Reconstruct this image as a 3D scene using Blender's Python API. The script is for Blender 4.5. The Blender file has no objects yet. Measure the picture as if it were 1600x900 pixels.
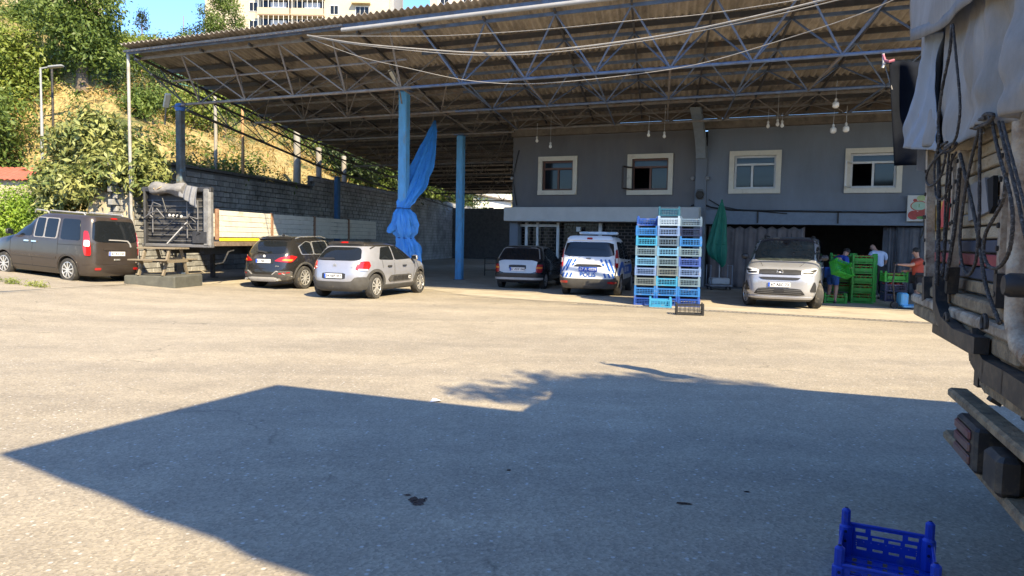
import bpy, bmesh, math, random
import numpy as np
from mathutils import Vector, Matrix

random.seed(11)
RNG = np.random.default_rng(11)
rad = math.radians
scene = bpy.context.scene
COL = scene.collection

# ------------------------------------------------------------------ camera
CAM_H, FPX = 1.6, 1155.0
PITCH, ROLL = math.atan(75 / FPX), 0.0185
CAMROT = Matrix.Rotation(math.pi / 2 - PITCH, 3, 'X') @ Matrix.Rotation(ROLL, 3, 'Z')
cam_data = bpy.data.cameras.new('camera')
cam_data.sensor_width = 36.0
cam_data.lens = 36.0 * FPX / 1600.0
cam_data.clip_start = 0.05
cam_data.clip_end = 2000.0
cam = bpy.data.objects.new('camera', cam_data)
COL.objects.link(cam)
cam.matrix_world = Matrix.Translation((0, 0, CAM_H)) @ CAMROT.to_4x4()
scene.camera = cam

# ------------------------------------------------------------------ light
SUN_EL = rad(40.5)
SUN_H = Vector((0.52, -0.854, 0))
SUN_DIR = SUN_H * math.cos(SUN_EL) + Vector((0, 0, math.sin(SUN_EL)))  # towards the sun
world = bpy.data.worlds.new('World')
scene.world = world
world.use_nodes = True
nt = world.node_tree
nt.nodes.clear()
sky = nt.nodes.new('ShaderNodeTexSky')
sky.sky_type = 'NISHITA'
sky.sun_disc = False
sky.sun_elevation = SUN_EL
sky.sun_rotation = math.atan2(SUN_DIR.x, SUN_DIR.y)
sky.altitude = 200
sky.air_density = 1.0
sky.dust_density = 0.6
sky.ozone_density = 6.0
bg = nt.nodes.new('ShaderNodeBackground')
bg.inputs['Strength'].default_value = 0.14
wo = nt.nodes.new('ShaderNodeOutputWorld')
tint = nt.nodes.new('ShaderNodeMix')          # deep summer blue of the whole sky
tint.data_type = 'RGBA'
tint.blend_type = 'MULTIPLY'
tint.inputs['Factor'].default_value = 1.0
tint.inputs['B'].default_value = (0.86, 0.97, 1.09, 1)
nt.links.new(sky.outputs[0], tint.inputs['A'])
nt.links.new(tint.outputs['Result'], bg.inputs[0])
nt.links.new(bg.outputs[0], wo.inputs[0])
sun_data = bpy.data.lights.new('sun', 'SUN')
sun_data.energy = 5.0
sun_data.angle = rad(0.53)
sun_data.color = (1.0, 0.83, 0.55)
sun = bpy.data.objects.new('sun', sun_data)
COL.objects.link(sun)
sun.rotation_euler = SUN_DIR.to_track_quat('Z', 'Y').to_euler()
scene.view_settings.view_transform = 'Standard'
scene.view_settings.look = 'None'
scene.view_settings.gamma = 1.0
scene.view_settings.exposure = 1.42
scene.cycles.max_bounces = 6
scene.cycles.diffuse_bounces = 3
scene.cycles.glossy_bounces = 3
scene.cycles.transmission_bounces = 4
scene.cycles.transparent_max_bounces = 6
scene.cycles.caustics_reflective = False
scene.cycles.caustics_refractive = False

# ------------------------------------------------------------------ measuring
def ray(px, py):
    return (CAMROT @ Vector(((px - 800) / FPX, (450 - py) / FPX, -1.0))).normalized()

def at_y(px, py, Y):
    d = ray(px, py)
    return Vector((0, 0, CAM_H)) + d * (Y / d.y)

def at_z(px, py, z):
    d = ray(px, py)
    return Vector((0, 0, CAM_H)) + d * ((z - CAM_H) / d.z)

def on_plane(px, py, p, n):
    d = ray(px, py)
    o = Vector((0, 0, CAM_H))
    return o + d * ((Vector(p) - o).dot(Vector(n)) / d.dot(Vector(n)))

def ground_z(x, y):
    t = -x - 7.9
    g = 0.065 * (t if t > 1.0 else (0.0 if t < -1.0 else (t + 1.0) ** 2 / 4.0))
    return min(g, 0.9)

def on_ground(px, py):
    z = 0.0
    for _ in range(25):
        p = at_z(px, py, z)
        z = 0.5 * z + 0.5 * ground_z(p.x, p.y)
    p = at_z(px, py, z)
    return p

# ------------------------------------------------------------------ mesh building
class MB:
    def __init__(self):
        self.v, self.f, self.m = [], [], []

    def add(self, verts, faces, mi=0):
        b = len(self.v)
        self.v.extend([tuple(p) for p in verts])
        for f in faces:
            self.f.append(tuple(b + i for i in f))
            self.m.append(mi)
        return self

    def box(self, c, s, rot=None, mi=0):
        hx, hy, hz = s[0] / 2, s[1] / 2, s[2] / 2
        pts = [Vector((x, y, z)) for z in (-hz, hz) for y in (-hy, hy) for x in (-hx, hx)]
        if rot is not None:
            pts = [rot @ p for p in pts]
        c = Vector(c)
        return self.add([p + c for p in pts], [(0, 2, 3, 1), (4, 5, 7, 6), (0, 1, 5, 4), (2, 6, 7, 3), (0, 4, 6, 2), (1, 3, 7, 5)], mi)

    def rbox(self, c, s, b=0.01, rot=None, mi=0):
        """a box with chamfered vertical and horizontal edges"""
        hx, hy, hz = s[0] / 2, s[1] / 2, s[2] / 2
        b = min(b, hx * .9, hy * .9, hz * .9)
        def ring(x, y, z, bb):
            return [(-x + bb, -y, z), (x - bb, -y, z), (x, -y + bb, z), (x, y - bb, z), (x - bb, y, z), (-x + bb, y, z), (-x, y - bb, z), (-x, -y + bb, z)]
        rs = ring(hx - b, hy - b, -hz, b * .5) + ring(hx, hy, -hz + b, b) + ring(hx, hy, hz - b, b) + ring(hx - b, hy - b, hz, b * .5)
        fs = [tuple(range(7, -1, -1)), tuple(range(24, 32))]
        for k in range(3):
            for i in range(8):
                j = (i + 1) % 8
                fs.append((k * 8 + i, k * 8 + j, k * 8 + 8 + j, k * 8 + 8 + i))
        pts = [Vector(p) for p in rs]
        if rot is not None:
            pts = [rot @ p for p in pts]
        c = Vector(c)
        return self.add([p + c for p in pts], fs, mi)

    def bar(self, p0, p1, w, h=None, up=(0, 0, 1), mi=0):
        p0, p1 = Vector(p0), Vector(p1)
        h = w if h is None else h
        d = p1 - p0
        L = d.length
        if L < 1e-6:
            return self
        d.normalize()
        up = Vector(up)
        if abs(d.dot(up)) > .98:
            up = Vector((1, 0, 0))
        x = d.cross(up).normalized()
        z = x.cross(d)
        pts = []
        for p in (p0, p1):
            for a, b in ((-1, -1), (1, -1), (1, 1), (-1, 1)):
                pts.append(p + x * (a * w / 2) + z * (b * h / 2))
        return self.add(pts, [(0, 1, 2, 3), (7, 6, 5, 4), (0, 4, 5, 1), (1, 5, 6, 2), (2, 6, 7, 3), (3, 7, 4, 0)], mi)

    def tube(self, pts, r, n=8, mi=0, cap=True):
        pts = [Vector(p) for p in pts]
        rs = r if isinstance(r, (list, tuple)) else [r] * len(pts)
        rings = []
        prev = None
        for i, p in enumerate(pts):
            d = (pts[min(i + 1, len(pts) - 1)] - pts[max(i - 1, 0)])
            d = d.normalized() if d.length > 1e-9 else Vector((0, 0, 1))
            if prev is None:
                ref = Vector((0, 0, 1)) if abs(d.z) < .95 else Vector((1, 0, 0))
                x = d.cross(ref).normalized()
            else:
                x = (prev - d * prev.dot(d))
                x = x.normalized() if x.length > 1e-6 else d.cross(Vector((0, 1, 0))).normalized()
            prev = x
            y = d.cross(x)
            rings.append([p + (x * math.cos(2 * math.pi * k / n) + y * math.sin(2 * math.pi * k / n)) * rs[i] for k in range(n)])
        return self.loft(rings, cap=cap, mi=mi)

    def loft(self, rings, cap=True, closed=True, mi=0):
        n = len(rings[0])
        vs = [p for r in rings for p in r]
        fs = []
        for i in range(len(rings) - 1):
            for k in range(n if closed else n - 1):
                j = (k + 1) % n
                fs.append((i * n + k, i * n + j, (i + 1) * n + j, (i + 1) * n + k))
        if cap and closed:
            fs.append(tuple(range(n - 1, -1, -1)))
            fs.append(tuple((len(rings) - 1) * n + k for k in range(n)))
        return self.add(vs, fs, mi)

    def lathe(self, prof, c=(0, 0, 0), axis='z', n=20, mi=0, cap=True):
        """prof: (radius, height) pairs"""
        c = Vector(c)
        rings = []
        for r, h in prof:
            ring = []
            for k in range(n):
                a = 2 * math.pi * k / n
                u, w = r * math.cos(a), r * math.sin(a)
                p = {'z': (u, w, h), 'y': (w, h, u), 'x': (h, u, w)}[axis]
                ring.append(c + Vector(p))
            rings.append(ring)
        return self.loft(rings, cap=cap, mi=mi)

    def grid(self, fn, nu, nv, mi=0, flip=False):
        vs = [fn(i / nu, j / nv) for j in range(nv + 1) for i in range(nu + 1)]
        fs = []
        for j in range(nv):
            for i in range(nu):
                a = j * (nu + 1) + i
                q = (a, a + 1, a + nu + 2, a + nu + 1)
                fs.append(q[::-1] if flip else q)
        return self.add(vs, fs, mi)

    def mesh(self, name, mats, smooth=None):
        me = bpy.data.meshes.new(name)
        me.from_pydata(self.v, [], self.f)
        for m in (mats if isinstance(mats, (list, tuple)) else [mats]):
            me.materials.append(m)
        if any(self.m):
            me.polygons.foreach_set('material_index', self.m)
        if smooth is not None:
            me.polygons.foreach_set('use_smooth', [True] * len(me.polygons))
            if smooth < 179:
                me.set_sharp_from_angle(angle=rad(smooth))
        me.update()
        return me

    def fix(self):
        """consistent outward normals"""
        bm = bmesh.new()
        vs = [bm.verts.new(p) for p in self.v]
        for f, m in zip(self.f, self.m):
            try:
                fc = bm.faces.new([vs[i] for i in f])
                fc.material_index = m
            except ValueError:
                pass
        bmesh.ops.recalc_face_normals(bm, faces=bm.faces)
        bm.verts.index_update()
        self.v = [tuple(v.co) for v in bm.verts]
        self.f = [tuple(v.index for v in f.verts) for f in bm.faces]
        self.m = [f.material_index for f in bm.faces]
        bm.free()
        return self

    def build(self, name, mats, parent=None, smooth=None):
        return link(name, self.mesh(name, mats, smooth), parent)

def link(name, me, parent=None):
    o = bpy.data.objects.new(name, me)
    COL.objects.link(o)
    if parent is not None:
        o.parent = parent
    return o

def tag(o, label=None, cat=None, group=None, kind=None):
    if label: o['label'] = label
    if cat: o['category'] = cat
    if group: o['group'] = group
    if kind: o['kind'] = kind
    return o

def thing(name, label, cat, loc=(0, 0, 0), rz=0.0, group=None):
    o = bpy.data.objects.new(name, None)
    o.empty_display_size = 0.2
    COL.objects.link(o)
    o.location = loc
    o.rotation_euler = (0, 0, rz)
    return tag(o, label, cat, group)

def dup(root, loc, rz=None, label=None, group=None, scale=None, mats=None):
    r = root.copy()
    COL.objects.link(r)
    r.location = loc
    if rz is not None: r.rotation_euler = (0, 0, rz)
    if label: r['label'] = label
    if group: r['group'] = group
    if scale: r.scale = scale
    for ch in list(root.children):
        c = ch.copy()
        COL.objects.link(c)
        c.parent = r
        for g in list(ch.children):
            d = g.copy()
            COL.objects.link(d)
            d.parent = c
    return r

# ------------------------------------------------------------------ materials
MATS = {}

def mat(name, col, rough=0.6, metal=0.0, var=0.12, scale=6.0, bump=0.0, bscale=60.0, dirt=None, damt=0.5, dscale=2.5, coat=0.0, spec=0.5, stretch=None):
    """principled material with noise-driven tone variation, optional dirt layer and fine relief"""
    if name in MATS:
        return MATS[name]
    m = bpy.data.materials.new(name)
    m.use_nodes = True
    t = m.node_tree
    b = t.nodes['Principled BSDF']
    b.inputs['Roughness'].default_value = rough
    b.inputs['Metallic'].default_value = metal
    b.inputs['Specular IOR Level'].default_value = spec
    b.inputs['Coat Weight'].default_value = coat
    b.inputs['Coat Roughness'].default_value = 0.06
    tc = t.nodes.new('ShaderNodeTexCoord')
    oi = t.nodes.new('ShaderNodeObjectInfo')
    add = t.nodes.new('ShaderNodeVectorMath'); add.operation = 'ADD'
    mul = t.nodes.new('ShaderNodeMath'); mul.operation = 'MULTIPLY'; mul.inputs[1].default_value = 37.0
    t.links.new(oi.outputs['Random'], mul.inputs[0])
    t.links.new(tc.outputs['Object'], add.inputs[0])
    t.links.new(mul.outputs[0], add.inputs[1])
    vec = add.outputs[0]
    if stretch:
        mp = t.nodes.new('ShaderNodeMapping')
        mp.inputs['Scale'].default_value = stretch
        t.links.new(vec, mp.inputs['Vector'])
        vec = mp.outputs[0]
    n = t.nodes.new('ShaderNodeTexNoise')
    n.inputs['Scale'].default_value = scale
    n.inputs['Detail'].default_value = 6
    n.inputs['Roughness'].default_value = 0.65
    t.links.new(vec, n.inputs['Vector'])
    cr = t.nodes.new('ShaderNodeValToRGB')
    cr.color_ramp.elements[0].position = 0.3
    cr.color_ramp.elements[1].position = 0.7
    lo = [max(0, c * (1 - var)) for c in col[:3]] + [1]
    hi = [min(1, c * (1 + var)) for c in col[:3]] + [1]
    cr.color_ramp.elements[0].color = lo
    cr.color_ramp.elements[1].color = hi
    t.links.new(n.outputs['Fac'], cr.inputs['Fac'])
    out = cr.outputs[0]
    if dirt:
        n2 = t.nodes.new('ShaderNodeTexNoise')
        n2.inputs['Scale'].default_value = dscale
        n2.inputs['Detail'].default_value = 8
        n2.inputs['Roughness'].default_value = 0.75
        t.links.new(vec, n2.inputs['Vector'])
        r2 = t.nodes.new('ShaderNodeValToRGB')
        r2.color_ramp.elements[0].position = 0.62 - 0.3 * damt
        r2.color_ramp.elements[1].position = 0.72
        t.links.new(n2.outputs['Fac'], r2.inputs['Fac'])
        mx = t.nodes.new('ShaderNodeMix'); mx.data_type = 'RGBA'
        mx.inputs['B'].default_value = (*dirt[:3], 1)
        t.links.new(r2.outputs[0], mx.inputs['Factor'])
        t.links.new(out, mx.inputs['A'])
        out = mx.outputs['Result']
    t.links.new(out, b.inputs['Base Color'])
    if bump > 0:
        n3 = t.nodes.new('ShaderNodeTexNoise')
        n3.inputs['Scale'].default_value = bscale
        n3.inputs['Detail'].default_value = 4
        t.links.new(vec, n3.inputs['Vector'])
        bp = t.nodes.new('ShaderNodeBump')
        bp.inputs['Strength'].default_value = bump
        bp.inputs['Distance'].default_value = 0.02
        t.links.new(n3.outputs['Fac'], bp.inputs['Height'])
        t.links.new(bp.outputs[0], b.inputs['Normal'])
    MATS[name] = m
    return m

def leaf_mat(name, c_dark, c_light, scale=0.9, trans=0.35):
    if name in MATS:
        return MATS[name]
    m = bpy.data.materials.new(name)
    m.use_nodes = True
    t = m.node_tree
    t.nodes.clear()
    o = t.nodes.new('ShaderNodeOutputMaterial')
    tc = t.nodes.new('ShaderNodeTexCoord')
    n = t.nodes.new('ShaderNodeTexNoise')
    n.inputs['Scale'].default_value = scale
    n.inputs['Detail'].default_value = 5
    n.inputs['Roughness'].default_value = 0.8
    t.links.new(tc.outputs['Object'], n.inputs['Vector'])
    cr = t.nodes.new('ShaderNodeValToRGB')
    cr.color_ramp.elements[0].position = 0.36
    cr.color_ramp.elements[1].position = 0.66
    cr.color_ramp.elements[0].color = (*c_dark, 1)
    cr.color_ramp.elements[1].color = (*c_light, 1)
    t.links.new(n.outputs['Fac'], cr.inputs['Fac'])
    d = t.nodes.new('ShaderNodeBsdfPrincipled')
    d.inputs['Roughness'].default_value = 0.5
    d.inputs['Specular IOR Level'].default_value = 0.4
    tr = t.nodes.new('ShaderNodeBsdfTranslucent')
    mx = t.nodes.new('ShaderNodeMixShader')
    mx.inputs[0].default_value = trans
    t.links.new(cr.outputs[0], d.inputs['Base Color'])
    t.links.new(cr.outputs[0], tr.inputs['Color'])
    t.links.new(d.outputs[0], mx.inputs[1])
    t.links.new(tr.outputs[0], mx.inputs[2])
    t.links.new(mx.outputs[0], o.inputs['Surface'])
    MATS[name] = m
    return m

def text_mesh(s, size, m, extrude=0.001, align='CENTER'):
    cu = bpy.data.curves.new('lettering', 'FONT')
    cu.body = s
    cu.size = size
    cu.align_x = align
    cu.align_y = 'CENTER'
    cu.extrude = extrude
    cu.offset = size * .018
    cu.resolution_u = 2
    ob = bpy.data.objects.new('lettering', cu)
    me = bpy.data.meshes.new_from_object(ob)
    me.materials.clear()
    me.materials.append(m)
    bpy.data.objects.remove(ob)
    bpy.data.curves.remove(cu)
    return me

def lettering(s, size, m, parent, pos, right, up, name='lettering'):
    """flat print: text centred at pos, reading along right, standing along up"""
    o = link(name, text_mesh(s, size, m), parent)
    r = Vector(right).normalized(); u = Vector(up).normalized(); n = r.cross(u)
    M = Matrix((r, u, n)).transposed().to_4x4()
    o.matrix_local = Matrix.Translation(Vector(pos)) @ M
    return o

# ------------------------------------------------------------------ foliage
def leaves_mesh(name, blobs, n, size, m, twig=0.35, seed=0, droop=0.3, aspect=0.45, per=14):
    """many small leaf faces gathered in twigs through the volume of ellipsoid blobs (centre, radii)"""
    g = np.random.default_rng(seed)
    w = np.array([r[0] * r[1] * r[2] for c, r in blobs]) ** (2 / 3)
    w = w / w.sum()
    nt_ = max(1, n // per)
    bi = g.choice(len(blobs), nt_, p=w)
    C = np.array([c for c, r in blobs])[bi]
    Rr = np.array([r for c, r in blobs])[bi]
    d = g.normal(size=(nt_, 3)); d /= np.linalg.norm(d, axis=1)[:, None]
    rr = 0.45 + 0.62 * g.random(nt_) ** 0.6
    T = C + d * Rr * rr[:, None]
    ti = np.repeat(np.arange(nt_), per)
    N = len(ti)
    P = T[ti] + g.normal(size=(N, 3)) * twig * 0.5
    out = d[ti]
    nrm = out + g.normal(size=(N, 3)) * 0.7 + np.array([0, 0, 0.45])
    nrm /= np.linalg.norm(nrm, axis=1)[:, None]
    ax = g.normal(size=(N, 3)) + out * 0.8 - np.array([0, 0, droop])
    ax -= nrm * (ax * nrm).sum(1)[:, None]
    ax /= np.linalg.norm(ax, axis=1)[:, None] + 1e-9
    sd = np.cross(nrm, ax)
    s = size * (0.6 + 0.8 * g.random(N))[:, None]
    V = np.empty((N, 4, 3))
    V[:, 0] = P - ax * s * .5
    V[:, 1] = P + sd * s * aspect * .5 + nrm * s * .08
    V[:, 2] = P + ax * s * .5
    V[:, 3] = P - sd * s * aspect * .5 + nrm * s * .08
    me = bpy.data.meshes.new(name)
    me.vertices.add(N * 4)
    me.vertices.foreach_set('co', V.reshape(-1).astype(np.float32))
    me.loops.add(N * 4)
    me.loops.foreach_set('vertex_index', np.arange(N * 4, dtype=np.int32))
    me.polygons.add(N)
    me.polygons.foreach_set('loop_start', np.arange(0, N * 4, 4, dtype=np.int32))
    me.polygons.foreach_set('loop_total', np.full(N, 4, dtype=np.int32))
    me.materials.append(m)
    me.update(calc_edges=True)
    return me

def crown_blobs(w, h, z0, k, seed, squash=1.0, spread=1.0):
    g = np.random.default_rng(seed)
    out = []
    for i in range(k):
        f = (i + .5) / k
        a = i * 2.4 + g.random()
        prof = math.sin(math.pi * (0.12 + 0.8 * f)) ** 0.8
        rr = w * .5 * prof * spread * (0.35 + .5 * g.random())
        r = w * (0.2 + .13 * g.random())
        out.append(((rr * math.cos(a), rr * math.sin(a), z0 + h * f), (r, r, r * 0.8 * squash)))
    return out

def trunk_mesh(mb, h, r, seed, limbs=5, spread=0.8, lean=0.0):
    g = random.Random(seed)
    pts, rs = [], []
    for i in range(7):
        f = i / 6
        pts.append((lean * f + g.uniform(-.05, .05) * h * .1 * f, g.uniform(-.05, .05) * h * .1 * f, h * f))
        rs.append(r * (1.25 - .25 * min(1, f * 6)) * (1 - .65 * f))
    mb.tube(pts, rs, 8)
    for k in range(limbs):
        f = 0.4 + .5 * k / max(1, limbs)
        a = k * 2.4 + g.random()
        b = Vector(pts[int(f * 6)])
        L = spread * (0.6 + .5 * g.random())
        e = b + Vector((math.cos(a) * L, math.sin(a) * L, L * (.6 + .5 * g.random())))
        mid = (b + e) / 2 + Vector((0, 0, .12 * L))
        mb.tube([b, mid, e], [r * .45, r * .3, r * .1], 6)
    return mb

BARK = mat('bark', (0.13, 0.10, 0.075), 0.9, var=0.35, scale=14, bump=0.5, bscale=30)

def tree(name, label, cat, loc, w, h, z0, leaf, n, size, trunk_h, trunk_r, seed, k=14, group=None, twig=.35, squash=1.0, spread=1.0, aspect=.45, per=14):
    t = thing(name, label, cat, loc, 0, group)
    n, size = int(n * 1.9), size * .68
    mb = trunk_mesh(MB(), trunk_h, trunk_r, seed, limbs=6, spread=w * .3)
    mb.build('trunk', BARK, t, 60)
    link('crown', leaves_mesh('crown', crown_blobs(w, h, z0, k, seed, squash, spread), n, size, leaf, twig, seed, aspect=aspect, per=per), t)
    return t
# ================================================================== SETTING
# plan directions of the hall: FD runs along its front, DD runs back into its depth
FA = math.atan(0.435)
FD = Vector((math.cos(FA), -math.sin(FA), 0))
DD = Vector((0.196, 0.9806, 0))
FN = Vector((-math.sin(FA), -math.cos(FA), 0))      # out of the front, towards the yard
O0 = Vector((0, 18.2, 0))                            # on the eave line
T_FACE = 11.07                                       # depth of the building front behind the eave
ROT_F = Matrix((FD, -FN, Vector((0, 0, 1)))).transposed()

def fp(s, t, z=0.0):
    return O0 + FD * s + DD * t + Vector((0, 0, z))

def face_pt(s, z, out=0.0):
    return fp(s, T_FACE, z) + FN * out

def face_s(px, py, out=0.0):
    """pixel -> (s, z) on the building front"""
    p = on_plane(px, py, face_pt(0, 0, out), FN)
    q = p - face_pt(0, 0, out)
    return q.dot(FD), p.z

# ------------------------------------------------------------------ ground
def asphalt_material():
    m = bpy.data.materials.new('asphalt'); m.use_nodes = True
    t = m.node_tree; b = t.nodes['Principled BSDF']; N = t.nodes; L = t.links
    tc = N.new('ShaderNodeTexCoord')
    def noise(sc, det=5, rough=.6):
        n = N.new('ShaderNodeTexNoise'); n.inputs['Scale'].default_value = sc; n.inputs['Detail'].default_value = det; n.inputs['Roughness'].default_value = rough
        L.new(tc.outputs['Object'], n.inputs['Vector']); return n
    def ramp(src, p0, p1, c0, c1):
        r = N.new('ShaderNodeValToRGB'); r.color_ramp.elements[0].position = p0; r.color_ramp.elements[1].position = p1
        r.color_ramp.elements[0].color = (*c0, 1); r.color_ramp.elements[1].color = (*c1, 1); L.new(src, r.inputs[0]); return r
    def mix(f, a, bb, typ='MIX'):
        x = N.new('ShaderNodeMix'); x.data_type = 'RGBA'; x.blend_type = typ
        if isinstance(f, float): x.inputs['Factor'].default_value = f
        else: L.new(f, x.inputs['Factor'])
        for s, k in ((a, 'A'), (bb, 'B')):
            if isinstance(s, tuple): x.inputs[k].default_value = (*s, 1)
            else: L.new(s, x.inputs[k])
        return x.outputs['Result']
    big = ramp(noise(0.22, 6, .65).outputs['Fac'], .35, .68, (.30, .262, .20), (.375, .33, .255))
    mid = ramp(noise(2.3, 6, .7).outputs['Fac'], .3, .75, (.82, .82, .83), (1.08, 1.08, 1.07))
    col = mix(1.0, big.outputs[0], mid.outputs[0], 'MULTIPLY')
    # worn lanes and dusty sweeps
    mp = N.new('ShaderNodeMapping'); mp.inputs['Scale'].default_value = (.12, .75, 1); mp.inputs['Rotation'].default_value = (0, 0, .42)
    L.new(tc.outputs['Object'], mp.inputs['Vector'])
    ln = N.new('ShaderNodeTexNoise'); ln.inputs['Scale'].default_value = 1.3; ln.inputs['Detail'].default_value = 5; L.new(mp.outputs[0], ln.inputs['Vector'])
    lane = ramp(ln.outputs['Fac'], .36, .66, (.86, .86, .87), (1.07, 1.06, 1.04))
    col = mix(1.0, col, lane.outputs[0], 'MULTIPLY')
    # stone chips of the wearing course
    v = N.new('ShaderNodeTexVoronoi'); v.inputs['Scale'].default_value = 62; L.new(tc.outputs['Object'], v.inputs['Vector'])
    chip = ramp(v.outputs['Color'], .1, .95, (.66, .66, .66), (1.3, 1.3, 1.3))
    col = mix(0.75, col, mix(1.0, col, chip.outputs[0], 'MULTIPLY'))
    v2 = N.new('ShaderNodeTexVoronoi'); v2.inputs['Scale'].default_value = 24; v2.inputs['Randomness'].default_value = 1.0; L.new(tc.outputs['Object'], v2.inputs['Vector'])
    sep = N.new('ShaderNodeSeparateColor'); L.new(v2.outputs['Color'], sep.inputs[0])
    sel = ramp(sep.outputs[0], .86, .90, (0, 0, 0), (1, 1, 1))
    near = ramp(v2.outputs['Distance'], .18, .34, (1, 1, 1), (0, 0, 0))
    pale = N.new('ShaderNodeMath'); pale.operation = 'MULTIPLY'; L.new(sel.outputs[0], pale.inputs[0]); L.new(near.outputs[0], pale.inputs[1])
    col = mix(pale.outputs[0], col, (.46, .44, .40))
    # old hairline cracks and oil spots
    wv = noise(.7, 4, .6)
    w2 = N.new('ShaderNodeVectorMath'); w2.operation = 'ADD'
    sc = N.new('ShaderNodeVectorMath'); sc.operation = 'SCALE'; sc.inputs['Scale'].default_value = 1.6
    L.new(wv.outputs['Color'], sc.inputs[0]); L.new(sc.outputs[0], w2.inputs[1]); L.new(tc.outputs['Object'], w2.inputs[0])
    ve = N.new('ShaderNodeTexVoronoi'); ve.feature = 'DISTANCE_TO_EDGE'; ve.inputs['Scale'].default_value = .17; L.new(w2.outputs[0], ve.inputs['Vector'])
    cr = ramp(ve.outputs['Distance'], .0012, .004, (.62, .62, .62), (1, 1, 1))
    brk = ramp(noise(1.1, 3).outputs['Fac'], .5, .6, (0, 0, 0), (1, 1, 1))
    col = mix(brk.outputs[0], col, mix(1.0, col, cr.outputs[0], 'MULTIPLY'))
    oil = ramp(noise(1.7, 3, .5).outputs['Fac'], .72, .79, (1, 1, 1), (.55, .54, .53))
    col = mix(1.0, col, oil.outputs[0], 'MULTIPLY')
    L.new(col, b.inputs['Base Color'])
    b.inputs['Roughness'].default_value = .8
    b.inputs['Specular IOR Level'].default_value = .35
    h = N.new('ShaderNodeMath'); h.operation = 'ADD'
    L.new(v.outputs['Distance'], h.inputs[0]); L.new(noise(150, 3).outputs['Fac'], h.inputs[1])
    bp = N.new('ShaderNodeBump'); bp.inputs['Strength'].default_value = .4; bp.inputs['Distance'].default_value = .010
    L.new(h.outputs[0], bp.inputs['Height']); L.new(bp.outputs[0], b.inputs['Normal'])
    return m

ASPHALT = asphalt_material()
mb = MB()
xs = [-140, -90, -60, -45] + [-36 + i for i in range(0, 37)] + [4, 10, 20, 40, 80, 140]
ys = [-60, -30, -15, -8, -4] + list(range(0, 44, 2)) + [50, 60, 80, 110, 150, 220]
vs = [(x, y, ground_z(x, y)) for y in ys for x in xs]
nx = len(xs)
mb.add(vs, [(j * nx + i, j * nx + i + 1, (j + 1) * nx + i + 1, (j + 1) * nx + i) for j in range(len(ys) - 1) for i in range(nx - 1)])
tag(mb.build('ground', ASPHALT, None, 179), kind='structure')

CONCRETE_FLOOR = mat('concrete_apron', (.37, .325, .25), .85, var=.22, scale=1.3, bump=.35, bscale=45, dirt=(.26, .225, .17), damt=.4, dscale=.9)
mb = MB()
front = [on_ground(x, y) for x, y in ((-260, 474), (-120, 463), (0, 456), (130, 449), (240, 444.5), (330, 444), (420, 443.5), (520, 446), (600, 449), (676, 453), (741, 464), (900, 471), (990, 475.5))]
p_end = [on_ground(1090, 487), on_ground(1440, 503)]
dline = (p_end[1] - on_ground(741, 464)).normalized()
front = front[:10] + [on_ground(741, 464) + dline * k for k in (0, 2.5, 5, 8, 11, 16)]
n_ = len(front)
back = []
for i, p in enumerate(front):
    back.append(Vector((p.x + 4.4, p.y + 22, 0)))
rows = []
for j in range(9):
    rows.append([Vector((a.x + (b.x - a.x) * j / 8, a.y + (b.y - a.y) * j / 8, 0)) for a, b in zip(front, back)])
for r in rows:
    for p in r:
        p.z = ground_z(p.x, p.y) + .006
mb.add([p for r in rows for p in r], [(j * n_ + i, j * n_ + i + 1, (j + 1) * n_ + i + 1, (j + 1) * n_ + i) for j in range(8) for i in range(n_ - 1)])
tag(mb.build('pavement', CONCRETE_FLOOR, None, 179), kind='structure')

# drain channel with a slotted grate
DARK_IRON = mat('drain_iron', (.05, .045, .04), .7, metal=.3, var=.3, scale=20)
d0 = on_ground(1040, 482.5); 
drn = thing('drain_channel', 'narrow slotted drain grate running across the sunlit yard before the parked cars', 'drain', d0, math.atan2(dline.y, dline.x))
mb = MB()
mb.box((5.5, 0, .009), (15.5, .13, .006)); mb.build('channel', mat('drain_gap', (.012, .012, .012), .9), drn)
mb = MB()
for sgn in (-1, 1): mb.box((5.5, sgn * .072, .012), (15.5, .02, .014))
for k in range(150): mb.box((-2.2 + k * .1033, 0, .013), (.055, .125, .008))
mb.build('grate', mat('drain_steel', (.24, .22, .19), .75, metal=.2, var=.3, scale=12), drn)

# ------------------------------------------------------------------ hillside
W0 = Vector((-12.3, 25.2, 0)); WN = Vector((-.9806, .196, 0))
W1 = Vector((-13.6, 26.2, 0)); AN = Vector((.243, .97, 0)).normalized()

def hill_z(x, y):
    p = Vector((x, y, 0))
    d1, d2 = (p - W0).dot(WN), (p - W1).dot(AN)
    if d1 < .25 or d2 < .1:
        return -1.0
    def rise(d, a, k, lim, k2): return a + (k * d if d < lim else k * lim + k2 * (d - lim))
    far = 1.0
    h = min(rise(d1, 3.6, .55, 22, .14), rise(d2, .5, 1.35, 12, .35))
    h += .35 * math.sin(x * .7 + y * .3) * math.sin(y * .5 - x * .2) * min(1, d1 / 4) + .8 * math.sin(x * .13) * math.sin(y * .11) * min(1, d1 / 15)
    return h

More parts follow.
